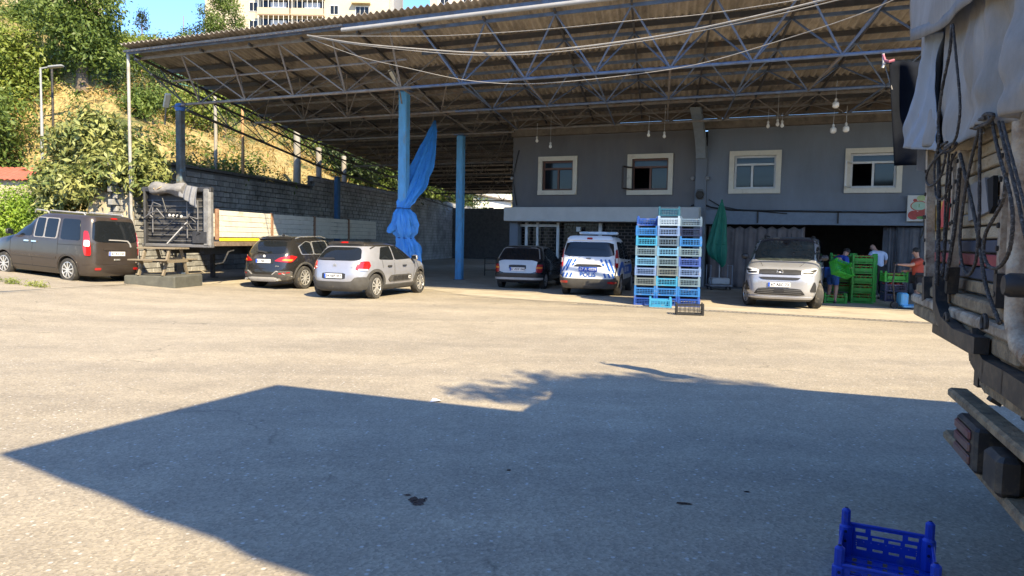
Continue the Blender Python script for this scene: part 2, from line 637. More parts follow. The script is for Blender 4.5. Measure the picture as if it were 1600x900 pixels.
def hill_material():
    m = bpy.data.materials.new('hillside'); m.use_nodes = True
    t = m.node_tree; b = t.nodes['Principled BSDF']; N = t.nodes; L = t.links
    tc = N.new('ShaderNodeTexCoord')
    n = N.new('ShaderNodeTexNoise'); n.inputs['Scale'].default_value = .28; n.inputs['Detail'].default_value = 8; n.inputs['Roughness'].default_value = .7
    L.new(tc.outputs['Object'], n.inputs['Vector'])
    r = N.new('ShaderNodeValToRGB'); e = r.color_ramp.elements
    e[0].position = .40; e[0].color = (.08, .10, .025, 1)
    e[1].position = .50; e[1].color = (.34, .27, .11, 1)
    x = e.new(.63); x.color = (.42, .32, .14, 1)
    x = e.new(.74); x.color = (.24, .22, .06, 1)
    L.new(n.outputs['Fac'], r.inputs[0])
    n2 = N.new('ShaderNodeTexNoise'); n2.inputs['Scale'].default_value = 7; n2.inputs['Detail'].default_value = 6
    L.new(tc.outputs['Object'], n2.inputs['Vector'])
    r2 = N.new('ShaderNodeValToRGB'); r2.color_ramp.elements[0].position = .35; r2.color_ramp.elements[1].position = .7
    r2.color_ramp.elements[0].color = (.55, .55, .5, 1); r2.color_ramp.elements[1].color = (1.15, 1.15, 1.1, 1)
    L.new(n2.outputs['Fac'], r2.inputs[0])
    mx = N.new('ShaderNodeMix'); mx.data_type = 'RGBA'; mx.blend_type = 'MULTIPLY'; mx.inputs['Factor'].default_value = 1
    L.new(r.outputs[0], mx.inputs['A']); L.new(r2.outputs[0], mx.inputs['B'])
    L.new(mx.outputs['Result'], b.inputs['Base Color'])
    b.inputs['Roughness'].default_value = .95
    bp = N.new('ShaderNodeBump'); bp.inputs['Strength'].default_value = .9; bp.inputs['Distance'].default_value = .15
    L.new(n2.outputs['Fac'], bp.inputs['Height']); L.new(bp.outputs[0], b.inputs['Normal'])
    return m

HILL_MAT = hill_material()
# laid out in the two distances from its foot lines, so that its edge follows the wall
n1, n2 = Vector((WN.x, WN.y)), Vector((AN.x, AN.y))
det = n1.x * n2.y - n1.y * n2.x
def hill_pt(d1, d2):
    c1, c2 = d1 + W0.dot(WN), d2 + W1.dot(AN)
    x, y = (c1 * n2.y - c2 * n1.y) / det, (n1.x * c2 - n2.x * c1) / det
    return (x, y, hill_z(x, y))
D1 = [.26] + [.8 + .9 * i for i in range(40)] + [38, 42, 47, 54, 62, 75, 95, 125]
D2 = [.12] + [.6 + .9 * i for i in range(60)] + [56, 60, 66, 74, 84, 100, 125, 160]
nx = len(D1)
vs = [hill_pt(a, b) for b in D2 for a in D1]
mb = MB()
mb.add(vs, [(j * nx + i, (j + 1) * nx + i, (j + 1) * nx + i + 1, j * nx + i + 1) for j in range(len(D2) - 1) for i in range(nx - 1)])
tag(mb.build('hillside', HILL_MAT, None, 179), kind='structure')

# ------------------------------------------------------------------ block retaining wall
BLOCK = mat('wall_block', (.30, .30, .29), .92, var=.35, scale=1.1, bump=.6, bscale=35, dirt=(.10, .10, .10), damt=.6, dscale=.8)
MORTAR = mat('wall_mortar', (.11, .11, .11), .95, var=.25, scale=5)
PALE_RENDER = mat('pale_render', (.42, .37, .27), .9, var=.18, scale=3, bump=.3, dirt=(.25, .21, .15), damt=.5)
wall = thing('block_wall', 'long dark grey concrete block wall holding back the dry hillside', 'wall', W0, math.atan2(DD.y, DD.x))
# local x runs back along the wall, local y points to the hill
BL, BH = .42, .205
def wall_top(x): return 4.02 if x < 11.8 else 4.7
core = MB()
core.box((5.1, .16, 2.0), (13.4, .14, 3.98)); core.box((42.2, .16, 2.2), (60.8, .14, 4.8))
core.build('mortar', MORTAR, wall)
unit = []
for k in range(4):
    q = MB(); rr = random.Random(k)
    q.rbox((0, 0, 0), (BL - .022, .16, BH - .022), .012)
    unit.append(q.mesh('block', BLOCK))
rest = MB(); count = 0
cells = []
for col_ in range(-4, 165):
    for row in range(-1, 22):
        x = col_ * BL + (BL / 2 if row % 2 else 0)
        z = (row + .5) * BH
        if z + BH / 2 > wall_top(x) + .02: continue
        cells.append((x, z))
cells.sort(key=lambda c: (c[0] > 4.9, c[1] < .9, c[0]))
for x, z in cells:
    dy = .03 + random.uniform(-.012, .012)
    if count < 298:
        o = link('block', random.choice(unit), wall); o.location = (x, dy, z); o.rotation_euler = (random.uniform(-.01, .01), random.uniform(-.012, .012), random.uniform(-.015, .015))
        count += 1
    else:
        rest.rbox((x, dy, z), (BL - .022, .16, BH - .022), .012)
tag(rest.build('blockwork', BLOCK, wall), kind='stuff')
cap = MB(); cap.box((5.1, .1, 4.06), (13.5, .3, .1)); cap.build('coping', mat('coping', (.10, .10, .10), .9, var=.3), wall)

# pale rendered wall end left of the block wall
gw = thing('rendered_wall', 'pale rendered garden wall catching the sun beside the block wall', 'wall', (-12.45, 23.9, .2), 0)
mb = MB(); mb.rbox((-.55, .1, 1.3), (1.35, .3, 2.9), .02); mb.build('wall_body', PALE_RENDER, gw)
mb = MB(); mb.rbox((-.55, .1, 2.79), (1.5, .42, .09), .015); mb.build('coping', mat('pale_coping', (.34, .30, .22), .9), gw)

bw = thing('back_wall', 'dark wall closing the far end of the open hall', 'wall', W0 + DD * 37, -FA)
mb = MB(); mb.box((8, 0, 2.0), (18, .3, 4.2)); mb.build('wall_body', MORTAR, bw)

# ------------------------------------------------------------------ market building
GREY_WALL = mat('grey_render', (.135, .135, .142), .9, var=.16, scale=1.2, bump=.25, bscale=30, dirt=(.15, .145, .14), damt=.42, dscale=1.3, stretch=(1, 1, .3))
BLUE_WALL = mat('blue_grey_render', (.165, .188, .218), .9, var=.13, scale=1.2, bump=.25, bscale=30, dirt=(.165, .18, .205), damt=.42, dscale=1.3, stretch=(1, 1, .3))
FASCIA = mat('fascia_sheet', (.52, .52, .50), .6, var=.07, scale=3)
CREAM = mat('cream_casing', (.62, .58, .48), .7, var=.08, scale=5, dirt=(.42, .38, .3), damt=.2)
WHITE_FRAME = mat('white_frame', (.62, .62, .60), .5, var=.08)
BROWN_FRAME = mat('brown_frame', (.12, .05, .028), .5, var=.2, stretch=(6, 6, 1))
PANE = mat('window_pane', (.012, .014, .016), .05, var=.1, spec=.35)
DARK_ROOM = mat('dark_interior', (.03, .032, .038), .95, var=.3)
BEAM = mat('roof_beam', (.16, .13, .10), .9, var=.3, scale=3, dirt=(.07, .06, .05), damt=.5)
BRICK_RED = mat('red_tile', (.20, .06, .045), .7, var=.3)

S_L = face_s(800, 340)[0]
S_P0, S_P1 = face_s(1086, 300)[0], face_s(1104, 300)[0]
S_R = 24.0
Z_TOP = 5.72
Z_LOW = 2.32
bld = thing('market_building', 'two storey grey market building with a shopfront and an open loading bay', 'building', face_pt(S_L, 0), -FA)
# local: x along the front from its left end, y inwards, z up
def wx(s): return s - S_L
def win_rect(x0, x1, y0, y1):
    a = face_s(x0, (y0 + y1) / 2)[0]; b = face_s(x1, (y0 + y1) / 2)[0]
    xm = (x0 + x1) / 2
    return wx(a), wx(b), face_s(xm, y1)[1], face_s(xm, y0)[1]
WINS = [win_rect(841.5, 902, 244.5, 304.5), win_rect(980.5, 1051.5, 240.5, 304.5), win_rect(1139.5, 1220.5, 235.5, 302.5), win_rect(1320, 1410, 231, 301.5)]

def holed_wall(x0, x1, z0, z1, holes, th, y0=0.0):
    mb = MB()
    X = sorted(set([x0, x1] + [h[0] for h in holes] + [h[1] for h in holes]))
    Z = sorted(set([z0, z1] + [h[2] for h in holes] + [h[3] for h in holes]))
    X = [x for x in X if x0 <= x <= x1]; Z = [z for z in Z if z0 <= z <= z1]
    for i in range(len(X) - 1):
        cx = (X[i] + X[i + 1]) / 2
        zs = None
        for j in range(len(Z) - 1):
            cz = (Z[j] + Z[j + 1]) / 2
            inside = any(h[0] < cx < h[1] and h[2] < cz < h[3] for h in holes)
            if not inside:
                mb.box((cx, y0 + th / 2, cz), (X[i + 1] - X[i], th, Z[j + 1] - Z[j]))
    return mb

xp0, xp1 = wx(S_P0), wx(S_P1)
holes = [(a + .17, b - .17, c + .17, d - .17) for a, b, c, d in WINS]
holed_wall(0, xp0 + .02, Z_LOW, Z_TOP, holes[:2], .24).build('upper_wall', GREY_WALL, bld)
holed_wall(xp1 - .02, wx(S_R), Z_LOW + .5, Z_TOP, holes[2:], .24).build('upper_wall', BLUE_WALL, bld)
# fascia beam over the loading bay
mb = MB(); mb.box(((xp1 + wx(S_R)) / 2, .10, Z_LOW + .24), (wx(S_R) - xp1, .24, .50)); mb.build('bay_beam', mat('bay_beam', (.18, .215, .26), .85, var=.12), bld)
for x in (xp1 + 4.4, xp1 + 7.4, xp1 + 1.8): MB().box((x, -.035, Z_LOW + .25), (.05, .05, .42)).build('bracket', DARK_IRON, bld)
mb = MB(); mb.rbox(((xp0 + xp1) / 2, .06, 2.55), (xp1 - xp0, .34, 5.1), .02); mb.build('pillar', BLUE_WALL, bld)
# curved concrete haunch reaching out under the roof from the pillar
mb = MB()
rings = []
for k in range(9):
    f = k / 8
    yy = -.12 - 1.5 * (f ** 1.7); zz = 4.7 + 1.55 * f
    hw, dp = .17, .16 + .05 * f
    c = Vector(((xp0 + xp1) / 2, yy, zz))
    rings.append([c + Vector((-hw, dp, 0)), c + Vector((hw, dp, 0)), c + Vector((hw, -dp, -.05)), c + Vector((-hw, -dp, -.05))])
mb.loft(rings).fix().build('haunch', mat('haunch', (.20, .23, .26), .85), bld)
mb = MB(); mb.box((wx(S_R) / 2 + 0.2, .05, Z_TOP + .16), (wx(S_R) + .4, .5, .34)); mb.build('ring_beam', BEAM, bld)
mb = MB(); mb.box((wx(S_R) / 2 + .2, -.25, Z_TOP + .55), (wx(S_R) + .4, .3, .4)); mb.build('eave_beam', mat('eave_beam', (.11, .09, .075), .9, var=.3), bld)
# shell: sides, back, floors
mb = MB(); mb.box((.12, 5.24, 2.9), (.24, 10, 5.7)); mb.box((wx(S_R) - .12, 5.24, 2.9), (.24, 10, 5.7)); mb.box((wx(S_R) / 2, 10.3, 2.9), (wx(S_R), .24, 5.7)); mb.build('outer_wall', GREY_WALL, bld)
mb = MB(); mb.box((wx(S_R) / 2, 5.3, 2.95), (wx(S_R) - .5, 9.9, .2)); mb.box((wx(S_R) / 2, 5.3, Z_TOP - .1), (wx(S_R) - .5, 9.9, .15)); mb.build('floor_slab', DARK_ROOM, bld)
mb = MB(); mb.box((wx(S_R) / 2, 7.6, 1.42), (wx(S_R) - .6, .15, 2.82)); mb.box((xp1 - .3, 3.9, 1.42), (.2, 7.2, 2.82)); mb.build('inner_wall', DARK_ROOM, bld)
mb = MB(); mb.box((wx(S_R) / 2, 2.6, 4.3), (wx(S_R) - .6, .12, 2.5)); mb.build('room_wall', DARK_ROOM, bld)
# windows
for i, (a, b, c, d) in enumerate(WINS):
    brown = i < 2
    cas = MB()
    t_ = .17
    cas.box(((a + b) / 2, -.03, d - t_ / 2), (b - a, .08, t_)); cas.box(((a + b) / 2, -.045, c + t_ / 2), (b - a, .11, t_))
    cas.box((a + t_ / 2, -.03, (c + d) / 2), (t_, .078, d - c - 2 * t_)); cas.box((b - t_ / 2, -.03, (c + d) / 2), (t_, .078, d - c - 2 * t_))
    w = cas.build('window', CREAM, bld)
    x0, x1, z0, z1 = a + t_, b - t_, c + t_, d - t_
    fw = .07; zt = z0 + (z1 - z0) * .74; xm = x0 + (x1 - x0) * (.5 if i != 2 else .43)
    fr = MB(); fm = BROWN_FRAME if brown else WHITE_FRAME
    fr.box(((x0 + x1) / 2, .11, z1 - fw / 2), (x1 - x0, .07, fw)); fr.box(((x0 + x1) / 2, .11, z0 + fw / 2), (x1 - x0, .07, fw))
    fr.box((x0 + fw / 2, .11, (z0 + z1) / 2), (fw, .069, z1 - z0 - 2 * fw)); fr.box((x1 - fw / 2, .11, (z0 + z1) / 2), (fw, .069, z1 - z0 - 2 * fw))
    fr.box(((x0 + x1) / 2, .11, zt), (x1 - x0 - 2 * fw, .066, fw)); fr.box((xm, .11, (z0 + fw + zt - fw / 2) / 2), (fw, .064, zt - z0 - 1.5 * fw))
    fr.build('frame', fm, w)
    pn = MB(); pn.box(((x0 + x1) / 2, .115, (zt + z1) / 2), (x1 - x0 - 2 * fw, .012, z1 - zt - fw)); pn.build('pane', PANE, w)
    pn = MB(); pn.box(((xm + x1) / 2, .118, (z0 + zt) / 2), (x1 - xm - 1.5 * fw, .012, zt - z0 - fw * 1.5)); pn.build('pane', PANE, w)
    if i in (1, 3):   # left sash swung open into the yard
        sw = xm - x0
        sb = MB()
        an = 1.15 if i == 1 else 1.35
        dx, dy = -math.cos(an) * .0 - .12, -1
        u = Vector((-.32, -.95, 0)).normalized() if i == 1 else Vector((-.22, -.97, 0)).normalized()
        h0 = Vector((x0 + .02, .06, z0 + .04)); hh = zt - z0 - .06
        f2 = .055
        up = Vector((0, 0, hh))
        for p, q in ((h0, h0 + up), (h0 + u * sw, h0 + u * sw + up)): sb.bar(p, q, f2, f2)
        for p, q in ((h0, h0 + u * sw), (h0 + up, h0 + u * sw + up)): sb.bar(p, q, f2, f2)
        so = sb.build('open_sash', fm if i == 3 else mat('dark_brown_sash', (.035, .022, .018), .5), w)
    else:
        pn = MB(); pn.box(((xm + x0) / 2, .118, (z0 + zt) / 2), (xm - x0 - 1.5 * fw, .012, zt - z0 - fw * 1.5)); pn.build('pane', PANE, w)
# shopfront: white fascia box, posts, door, lattice shutters
fx0 = wx(face_s(787, 335, .55)[0]); fx1 = wx(face_s(1092, 335, .55)[0])
z_f0 = face_s(900, 346, .55)[1]; z_f1 = face_s(900, 323.5, .55)[1]
mb = MB(); mb.rbox(((fx0 + fx1) / 2, -.28, (z_f0 + z_f1) / 2), (fx1 - fx0, .54, z_f1 - z_f0), .015); mb.build('shop_fascia', FASCIA, bld)
mb = MB(); mb.box((.12, .10, Z_LOW / 2), (.36, .36, Z_LOW)); mb.build('shop_pier', BLUE_WALL, bld)
xd = [wx(face_s(x, 390, -.2)[0]) for x in (808, 822, 839, 871, 937, 1086)]
for x, w_ in ((xd[0], .10), (xd[1], .10), (xd[2], .08), (xd[3], .10), (xd[4], .12), (xd[5], .1)):
    MB().box((x, .22, Z_LOW / 2), (w_, .09, Z_LOW)).build('shop_post', WHITE_FRAME, bld)
MB().box(((xd[0] + xd[3]) / 2, .22, Z_LOW - .12), (xd[3] - xd[0], .086, .10)).build('shop_lintel', WHITE_FRAME, bld)
MB().box(((xd[1] + xd[2]) / 2, .22, .35), (xd[2] - xd[1], .084, .7)).build('door_panel', WHITE_FRAME, bld)
mb = MB(); mb.box(((xd[0] + xd[5]) / 2, .50, Z_LOW / 2), (xd[5] - xd[0], .02, Z_LOW)); mb.build('shop_glass', mat('shop_pane', (.008, .009, .01), .12, spec=.25), bld)
mb = MB()
ROWS = 19
hh = Z_LOW / ROWS
for r in range(ROWS):
    mb.box(((xd[0] + xd[5]) / 2, .36, r * hh + .012), (xd[5] - xd[0], .016, .024))
    n = int((xd[5] - xd[0]) / .26)
    for k in range(n + 1):
        x = xd[0] + k * .26 + (.13 if r % 2 else 0)
        if x < xd[5] - .02: mb.box((x, .36, r * hh + hh / 2 + .012), (.024, .014, hh - .024))
tag(mb.build('lattice_shutter', mat('shutter_steel', (.085, .065, .055), .6, metal=.2, var=.3), bld), kind='stuff')
mb = MB(); mb.box((wx(face_s(902, 357, 0)[0]), .15, Z_LOW - .25), (.16, .08, .18)); mb.build('meter_box', WHITE_FRAME, bld)
mb = MB(); mb.box(((xp1 + wx(S_R)) / 2, 1.6, .02), (wx(S_R) - xp1, 3.6, .03)); mb.build('bay_floor', mat('bay_floor', (.13, .135, .14), .8, var=.2), bld)

# conduits and cables on the front
CABLE = mat('black_cable', (.018, .018, .02), .6)
def wall_line(name, label, pix, r, out=.06, m=CABLE, group='cables fixed along the building front'):
    p0 = face_pt(*face_s(*pix[0]), out)
    o = thing(name, label, 'cable', p0, 0, group)
    pts = [face_pt(*face_s(x, y), out) - p0 for x, y in pix]
    MB().tube(pts, r, 6).build('cable', m, o, 60)
    return o
wall_line('wall_cable', 'sagging black cable clipped along the blue grey front above the loading bay', [(1096, 318), (1112, 324), (1140, 328), (1200, 329.5), (1300, 331), (1380, 332), (1440, 331), (1500, 330)], .03)
wall_line('wall_cable', 'thin black cable dropping from the window corner to the pillar junction', [(1108, 312), (1125, 322), (1150, 327), (1230, 334)], .018)
wall_line('wall_cable', 'black downlead running down the left corner of the dark grey front', [(812, 235), (806, 260), (802, 279), (805, 300), (808, 321)], .022)
wall_line('wall_cable', 'black cable coming down the pillar between grey and blue fronts', [(1104, 215), (1103, 260), (1101, 280), (1097, 300), (1098, 330), (1092, 318), (1080, 322)], .025)
jb = thing('junction_box', 'round dark bell and junction box on the pillar', 'junction box', face_pt(*face_s(1095, 305), .12), -FA)
mb = MB(); mb.lathe([(.06, -.10), (.13, -.08), (.15, 0), (.13, .02), (.02, .08)], (0, -.12, 0), 'y', 14); mb.build('bell', DARK_IRON, jb, 40)
mb = MB(); mb.rbox((0, 0, .02), (.2, .16, .36), .02); mb.build('box_body', mat('box_grey', (.12, .12, .12), .6), jb)
for (x, y, lab) in ((1083, 279, 'small wall lamp left of the pillar'), (1106, 279, 'small wall lamp right of the pillar'), (802, 279, 'small grey fitting at the left corner of the building')):
    o = thing('wall_fitting', lab + ' on the building front', 'fitting', face_pt(*face_s(x, y), .08), -FA, 'small fittings on the front')
    MB().lathe([(.05, -.06), (.07, -.04), (.07, .05), (.03, .09)], (0, -.04, 0), 'y', 12).build('fitting_body', mat('fitting_grey', (.22, .22, .22), .5), o, 40)
# ================================================================== OPEN HALL ROOF
SHEET = mat('corrugated_cement', (.34, .30, .255), .9, var=.3, scale=1.6, bump=.25, bscale=50, dirt=(.125, .11, .095), damt=.55, dscale=2.2, stretch=(1, .35, 1))
STEEL_BLUE = mat('blue_painted_steel', (.095, .135, .22), .55, metal=.0, var=.3, scale=4, dirt=(.09, .07, .06), damt=.4, dscale=3)
STEEL_GREY = mat('old_grey_steel', (.19, .175, .16), .6, metal=.1, var=.3, scale=5, dirt=(.16, .09, .055), damt=.5, dscale=4)
STEEL_DARK = mat('dark_steel', (.05, .05, .055), .6, var=.3, scale=5, dirt=(.1, .06, .04), damt=.3)
POST_BLUE = mat('post_blue', (.10, .33, .60), .65, var=.2, scale=4, bump=.15, dirt=(.20, .22, .21), damt=.25, dscale=7, stretch=(1, 1, .4))
POST_WORN = mat('post_worn', (.12, .12, .11), .8, var=.4, scale=3, dirt=(.10, .24, .34), damt=.3, dscale=2.5)

def zr(t):
    return 7.3 - .09 * t if t < 11 else 6.31 - .038 * (t - 11)

S0, S1 = -13.2, 27.9
S_SPLIT = S_L - .3
shed = thing('market_canopy', 'large open hall roof of brown corrugated sheets on steel lattice trusses', 'canopy roof', fp(S0, 0))
BASE = fp(S0, 0)
def sp(s, t, z): return fp(s, t, z) - BASE

# roof sheets: one shared mesh, laid in overlapping rows
BAY, RUN = 1.87, 1.9
def sheet_mesh(drop):
    waves = 10
    nseg = waves * 8
    mb = MB()
    over = .12
    def P(i, j, th):
        s = i / nseg * BAY
        t = -over + (RUN + 2 * over) * j
        z = .034 * math.cos(2 * math.pi * i / 8) - drop * (t / RUN) + .03 * (1 - j) + th
        p = FD * s + DD * t
        return (p.x, p.y, z)
    for th, fl in ((0, False), (.012, True)):
        vs = [P(i, j, th) for j in (0, .5, 1) for i in range(nseg + 1)]
        n = nseg + 1
        fs = [(r * n + i, r * n + i + 1, (r + 1) * n + i + 1, (r + 1) * n + i) for r in (0, 1) for i in range(nseg)]
        mb.add(vs, fs if fl else [f[::-1] for f in fs])
    n = nseg + 1
    a = 0; b = 3 * n
    mb.add([], [])
    for r in (0, 2):
        for i in range(nseg):
            q = (a + r * n + i, a + r * n + i + 1, b + r * n + i + 1, b + r * n + i)
            mb.f.append(q if r else q[::-1]); mb.m.append(0)
    return mb.mesh('roof_sheet', SHEET, 60)
m_a, m_b = sheet_mesh(.09 * RUN), sheet_mesh(.038 * RUN)
nb = int((S1 - S0) / BAY + .5)
for r in range(22):
    t = -.25 + r * RUN
    for i in range(nb):
        s = S0 + i * BAY
        if t > T_FACE - .6 and s > S_SPLIT + 3: continue
        if t > 36: continue
        o = link('roof_sheet', m_a if t < 10.2 else m_b, shed)
        p = sp(s, t, zr(t) + random.uniform(-.006, .006)); o.location = p
        o.rotation_euler = (random.uniform(-.002, .002), random.uniform(-.002, .002), 0)
# purlins under the row joints
for r in range(20):
    t = -.05 + r * RUN
    s_end = S1 if t < T_FACE - .4 else S_SPLIT
    if t > 35: break
    MB().bar(sp(S0, t, zr(t) - .105), sp(s_end, t, zr(t) - .105), .06, .13).build('purlin', STEEL_DARK if r else STEEL_BLUE, shed)
# gutter pipe along the right stretch of the eave
g0 = on_plane(553, 43, fp(0, -.45), FN)
MB().tube([sp(-4.9, -.42, zr(0) - .30), sp(S1, -.42, zr(0) - .26)], .055, 10).build('gutter_pipe', mat('gutter_white', (.26, .26, .26), .5, dirt=(.25, .24, .22), damt=.4), shed, 50)
MB().bar(sp(S0, -.2, zr(0) - .10), sp(-5.0, -.2, zr(0) - .10), .04, .06).build('edge_beam', STEEL_GREY, shed)
# downpipe at the left corner
MB().tube([sp(S0 + .05, -.05, zr(0) - .15), sp(S0 + .05, -.02, 2.2), sp(S0 + .05, .4, .3)], .05, 8).build('downpipe', mat('pipe_grey', (.34, .33, .31), .6, dirt=(.2, .17, .13), damt=.4), shed, 50)

# lattice trusses along the front direction
ZB = 5.76
unit_bar = MB().tube([(0, 0, 0), (0, 0, 1)], .5, 6).mesh('diagonal', STEEL_BLUE, 50)
unit_bar_g = MB().tube([(0, 0, 0), (0, 0, 1)], .5, 6).mesh('diagonal', STEEL_GREY, 50)
unit_bar_d = MB().tube([(0, 0, 0), (0, 0, 1)], .5, 6).mesh('diagonal', STEEL_DARK, 50)
def strut(parent, p, q, d, me):
    v = q - p
    o = link('diagonal', me, parent)
    o.location = p
    o.rotation_euler = v.to_track_quat('Z', 'Y').to_euler()
    o.scale = (d * .82, d * .82, v.length)
    return o

def truss(t, s_a, s_b, zb, wide, mB, mC, node0=0.0, d=.055, left_plain=None):
    """bottom chord with two top chords and four diagonals to each bottom node"""
    mb = MB()
    mb.tube([sp(s_a, t, zb), sp(s_b, t, zb)], .042, 8)
    tr = mb.build('truss', mC, shed, 50)
    z1, z2 = zr(t - wide) - .22, zr(t + wide) - .22
    tb = MB()
    for tt, zz in ((t - wide, z1), (t + wide, z2)):
        tb.bar(sp(s_a, tt, zz), sp(s_b, tt, zz), .055, .08)
    tb.build('top_chord', mC, tr)
    i0 = math.ceil((s_a - node0) / BAY); i1 = math.floor((s_b - node0) / BAY)
    for i in range(i0, i1 + 1):
        s = node0 + i * BAY
        b = sp(s, t, zb)
        for ds in (-.5, .5):
            for tt, zz in ((t - wide, z1), (t + wide, z2)):
                ss = min(max(s + ds * BAY, s_a), s_b)
                strut(tr, b, sp(ss, tt, zz), d, mB)
    return tr
# first truss: right stretch is a four-legged lattice, left stretch is flat with uprights
truss(1.22, -3.4, S1, ZB, .88, unit_bar, STEEL_BLUE, d=.062)
mb = MB(); mb.tube([sp(-12.0, 1.22, ZB), sp(-3.4, 1.22, ZB)], .048, 8)
tl = mb.build('truss', STEEL_GREY, shed, 50)
zt = zr(.3) - .2
MB().bar(sp(S0, .3, zt), sp(-3.4, .3, zt), .06, .09).build('top_chord', STEEL_GREY, tl)
MB().tube([sp(-12, .8, (ZB + zt) / 2), sp(-3.4, .8, (ZB + zt) / 2)], .03, 6).build('middle_chord', STEEL_GREY, tl, 50)
for i in range(-6, -1):
    s = i * BAY
    strut(tl, sp(s, 1.22, ZB), sp(s, .3, zt), .07, unit_bar_g)
    if i < -2: strut(tl, sp(s, .3, zt), sp(s + BAY, 1.22, ZB), .06, unit_bar_g)
    strut(tl, sp(s, 1.22, ZB), sp(s + BAY * .5, 2.2, zr(2.2) - .2), .045, unit_bar_g)
    strut(tl, sp(s, 1.22, ZB), sp(s - BAY * .5, 2.2, zr(2.2) - .2), .045, unit_bar_g)
truss(5.07, -11.6, -3.2, ZB, .88, unit_bar_g, STEEL_GREY, d=.05)
truss(5.07, -3.2, S1, ZB, .88, unit_bar, STEEL_BLUE, d=.055)
truss(9.25, -11.3, -2.0, ZB - .1, .7, unit_bar_g, STEEL_GREY, d=.045)
truss(9.25, -2.0, S1, ZB - .02, .6, unit_bar_g, STEEL_GREY, d=.045)
for k, t in enumerate((13.2, 17.2, 21.4, 26.0, 31.0)):
    truss(t, -11.2, S_SPLIT - .2, zr(t) - 1.25, .85, unit_bar_g, STEEL_GREY if k < 2 else STEEL_DARK, d=.045)
# long struts tying the lattice trusses together and rafters under the sheets
for i in range(-2, 9):
    s = i * BAY
    cs = MB().tube([sp(s, 1.22, ZB), sp(s, 5.07, ZB)], .026, 6)
    cs.tube([sp(s, 5.07, ZB), sp(s, 9.25, ZB - .02)], .024, 6)
    cs.build('tie_strut', STEEL_BLUE if i % 2 else STEEL_GREY, shed, 50)
for i in range(-6, 14):
    s = (i + .5) * BAY
    t1 = 10.6
    MB().bar(sp(s, .1, zr(.1) - .20), sp(s, t1, zr(t1) - .20), .05, .07).build('rafter', STEEL_DARK, shed)
for i in range(-5, -1):
    for (ta, tb) in ((1.22, 5.07), (5.07, 9.25), (9.25, 13.2)):
        za = ZB if ta < 9 else ZB - .1
        zb2 = ZB if tb < 9 else (ZB - .1 if tb < 10 else zr(13.2) - 1.25)
        strut(tl, sp(i * BAY, ta, za), sp((i + .5) * BAY, (ta + tb) / 2, zr((ta + tb) / 2) - .2), .05, unit_bar_g)
        strut(tl, sp((i + .5) * BAY, (ta + tb) / 2, zr((ta + tb) / 2) - .2), sp(i * BAY, tb, zb2), .05, unit_bar_g)
# side truss along the left edge of the roof
mb = MB()
def side_b(t): return (-11.75, t, zr(t) - 1.62)
def side_t(t): return (-12.95, t, zr(t) - .2)
mb.tube([sp(*side_b(t)) for t in (1.2, 6, 11, 18, 26, 34)], .045, 6)
st = mb.build('truss', STEEL_DARK, shed, 50)
MB().tube([sp(*side_t(t)) for t in (0, 6, 11, 18, 26, 34)], .045, 6).build('top_chord', STEEL_DARK, st, 50)
MB().tube([sp(-12.4, t, zr(t) - .75) for t in (0.2, 6, 11, 18, 26, 34)], .04, 6).build('middle_chord', STEEL_DARK, st, 50)
for i in range(12):
    t = 1.2 + i * 2.4
    strut(st, sp(*side_b(t)), sp(*side_t(t)), .05, unit_bar_d)
    strut(st, sp(*side_b(t + 2.4)), sp(*side_t(t)), .05, unit_bar_d)
    strut(st, sp(*side_b(t)), sp(-10.3, t + 1.2, zr(t + 1.2) - .2), .045, unit_bar_d)
strut(st, sp(-11.75, 1.2, ZB - .05), sp(-13.0, .1, zr(0) - .3), .06, unit_bar_d)

# posts
def post(p, ztop, w, m, z0=None):
    z0 = ground_z(p.x, p.y) - .05 if z0 is None else z0
    a = Vector((p.x, p.y, 0)) - BASE
    mb = MB(); mb.rbox((a.x, a.y, (z0 + ztop) / 2), (w, w, ztop - z0), .04, Matrix.Rotation(-FA, 3, 'Z'))
    o = mb.build('post', m, shed)
    MB().box((a.x, a.y, ztop + .015), (w * 1.5, w * 1.5, .03), Matrix.Rotation(-FA, 3, 'Z')).build('head_plate', STEEL_BLUE, o)
    MB().box((a.x, a.y, z0 + .06), (w * 1.25, w * 1.25, .03), Matrix.Rotation(-FA, 3, 'Z')).build('foot_plate', STEEL_BLUE, o)
    return o
P_A = fp(0, 1.22); pA = at_y(632, 143, 24.4); zA = pA.z; pA.z = 0
post(pA, zA, .30, POST_BLUE)
pB = at_z(720.5, 210, ZB - .1); pB.z = 0
post(pB, ZB - .14, .28, POST_BLUE)
pC = at_y(281.5, 168, 25.7); zC = pC.z; pC.z = 0
post(pC, zC, .25, POST_WORN)
ring = MB(); a = pC - BASE
ring.lathe([(.05, -.16), (.15, -.12), (.19, 0), (.15, .11), (.06, .15)], (a.x, a.y, zC), 'z', 12)
ring.build('node_cap', mat('node_blue', (.05, .16, .5), .5), shed, 40)
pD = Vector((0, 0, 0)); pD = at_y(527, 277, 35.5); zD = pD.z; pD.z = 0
post(pD, zD, .24, mat('post_dark_blue', (.035, .10, .19), .7, var=.25))
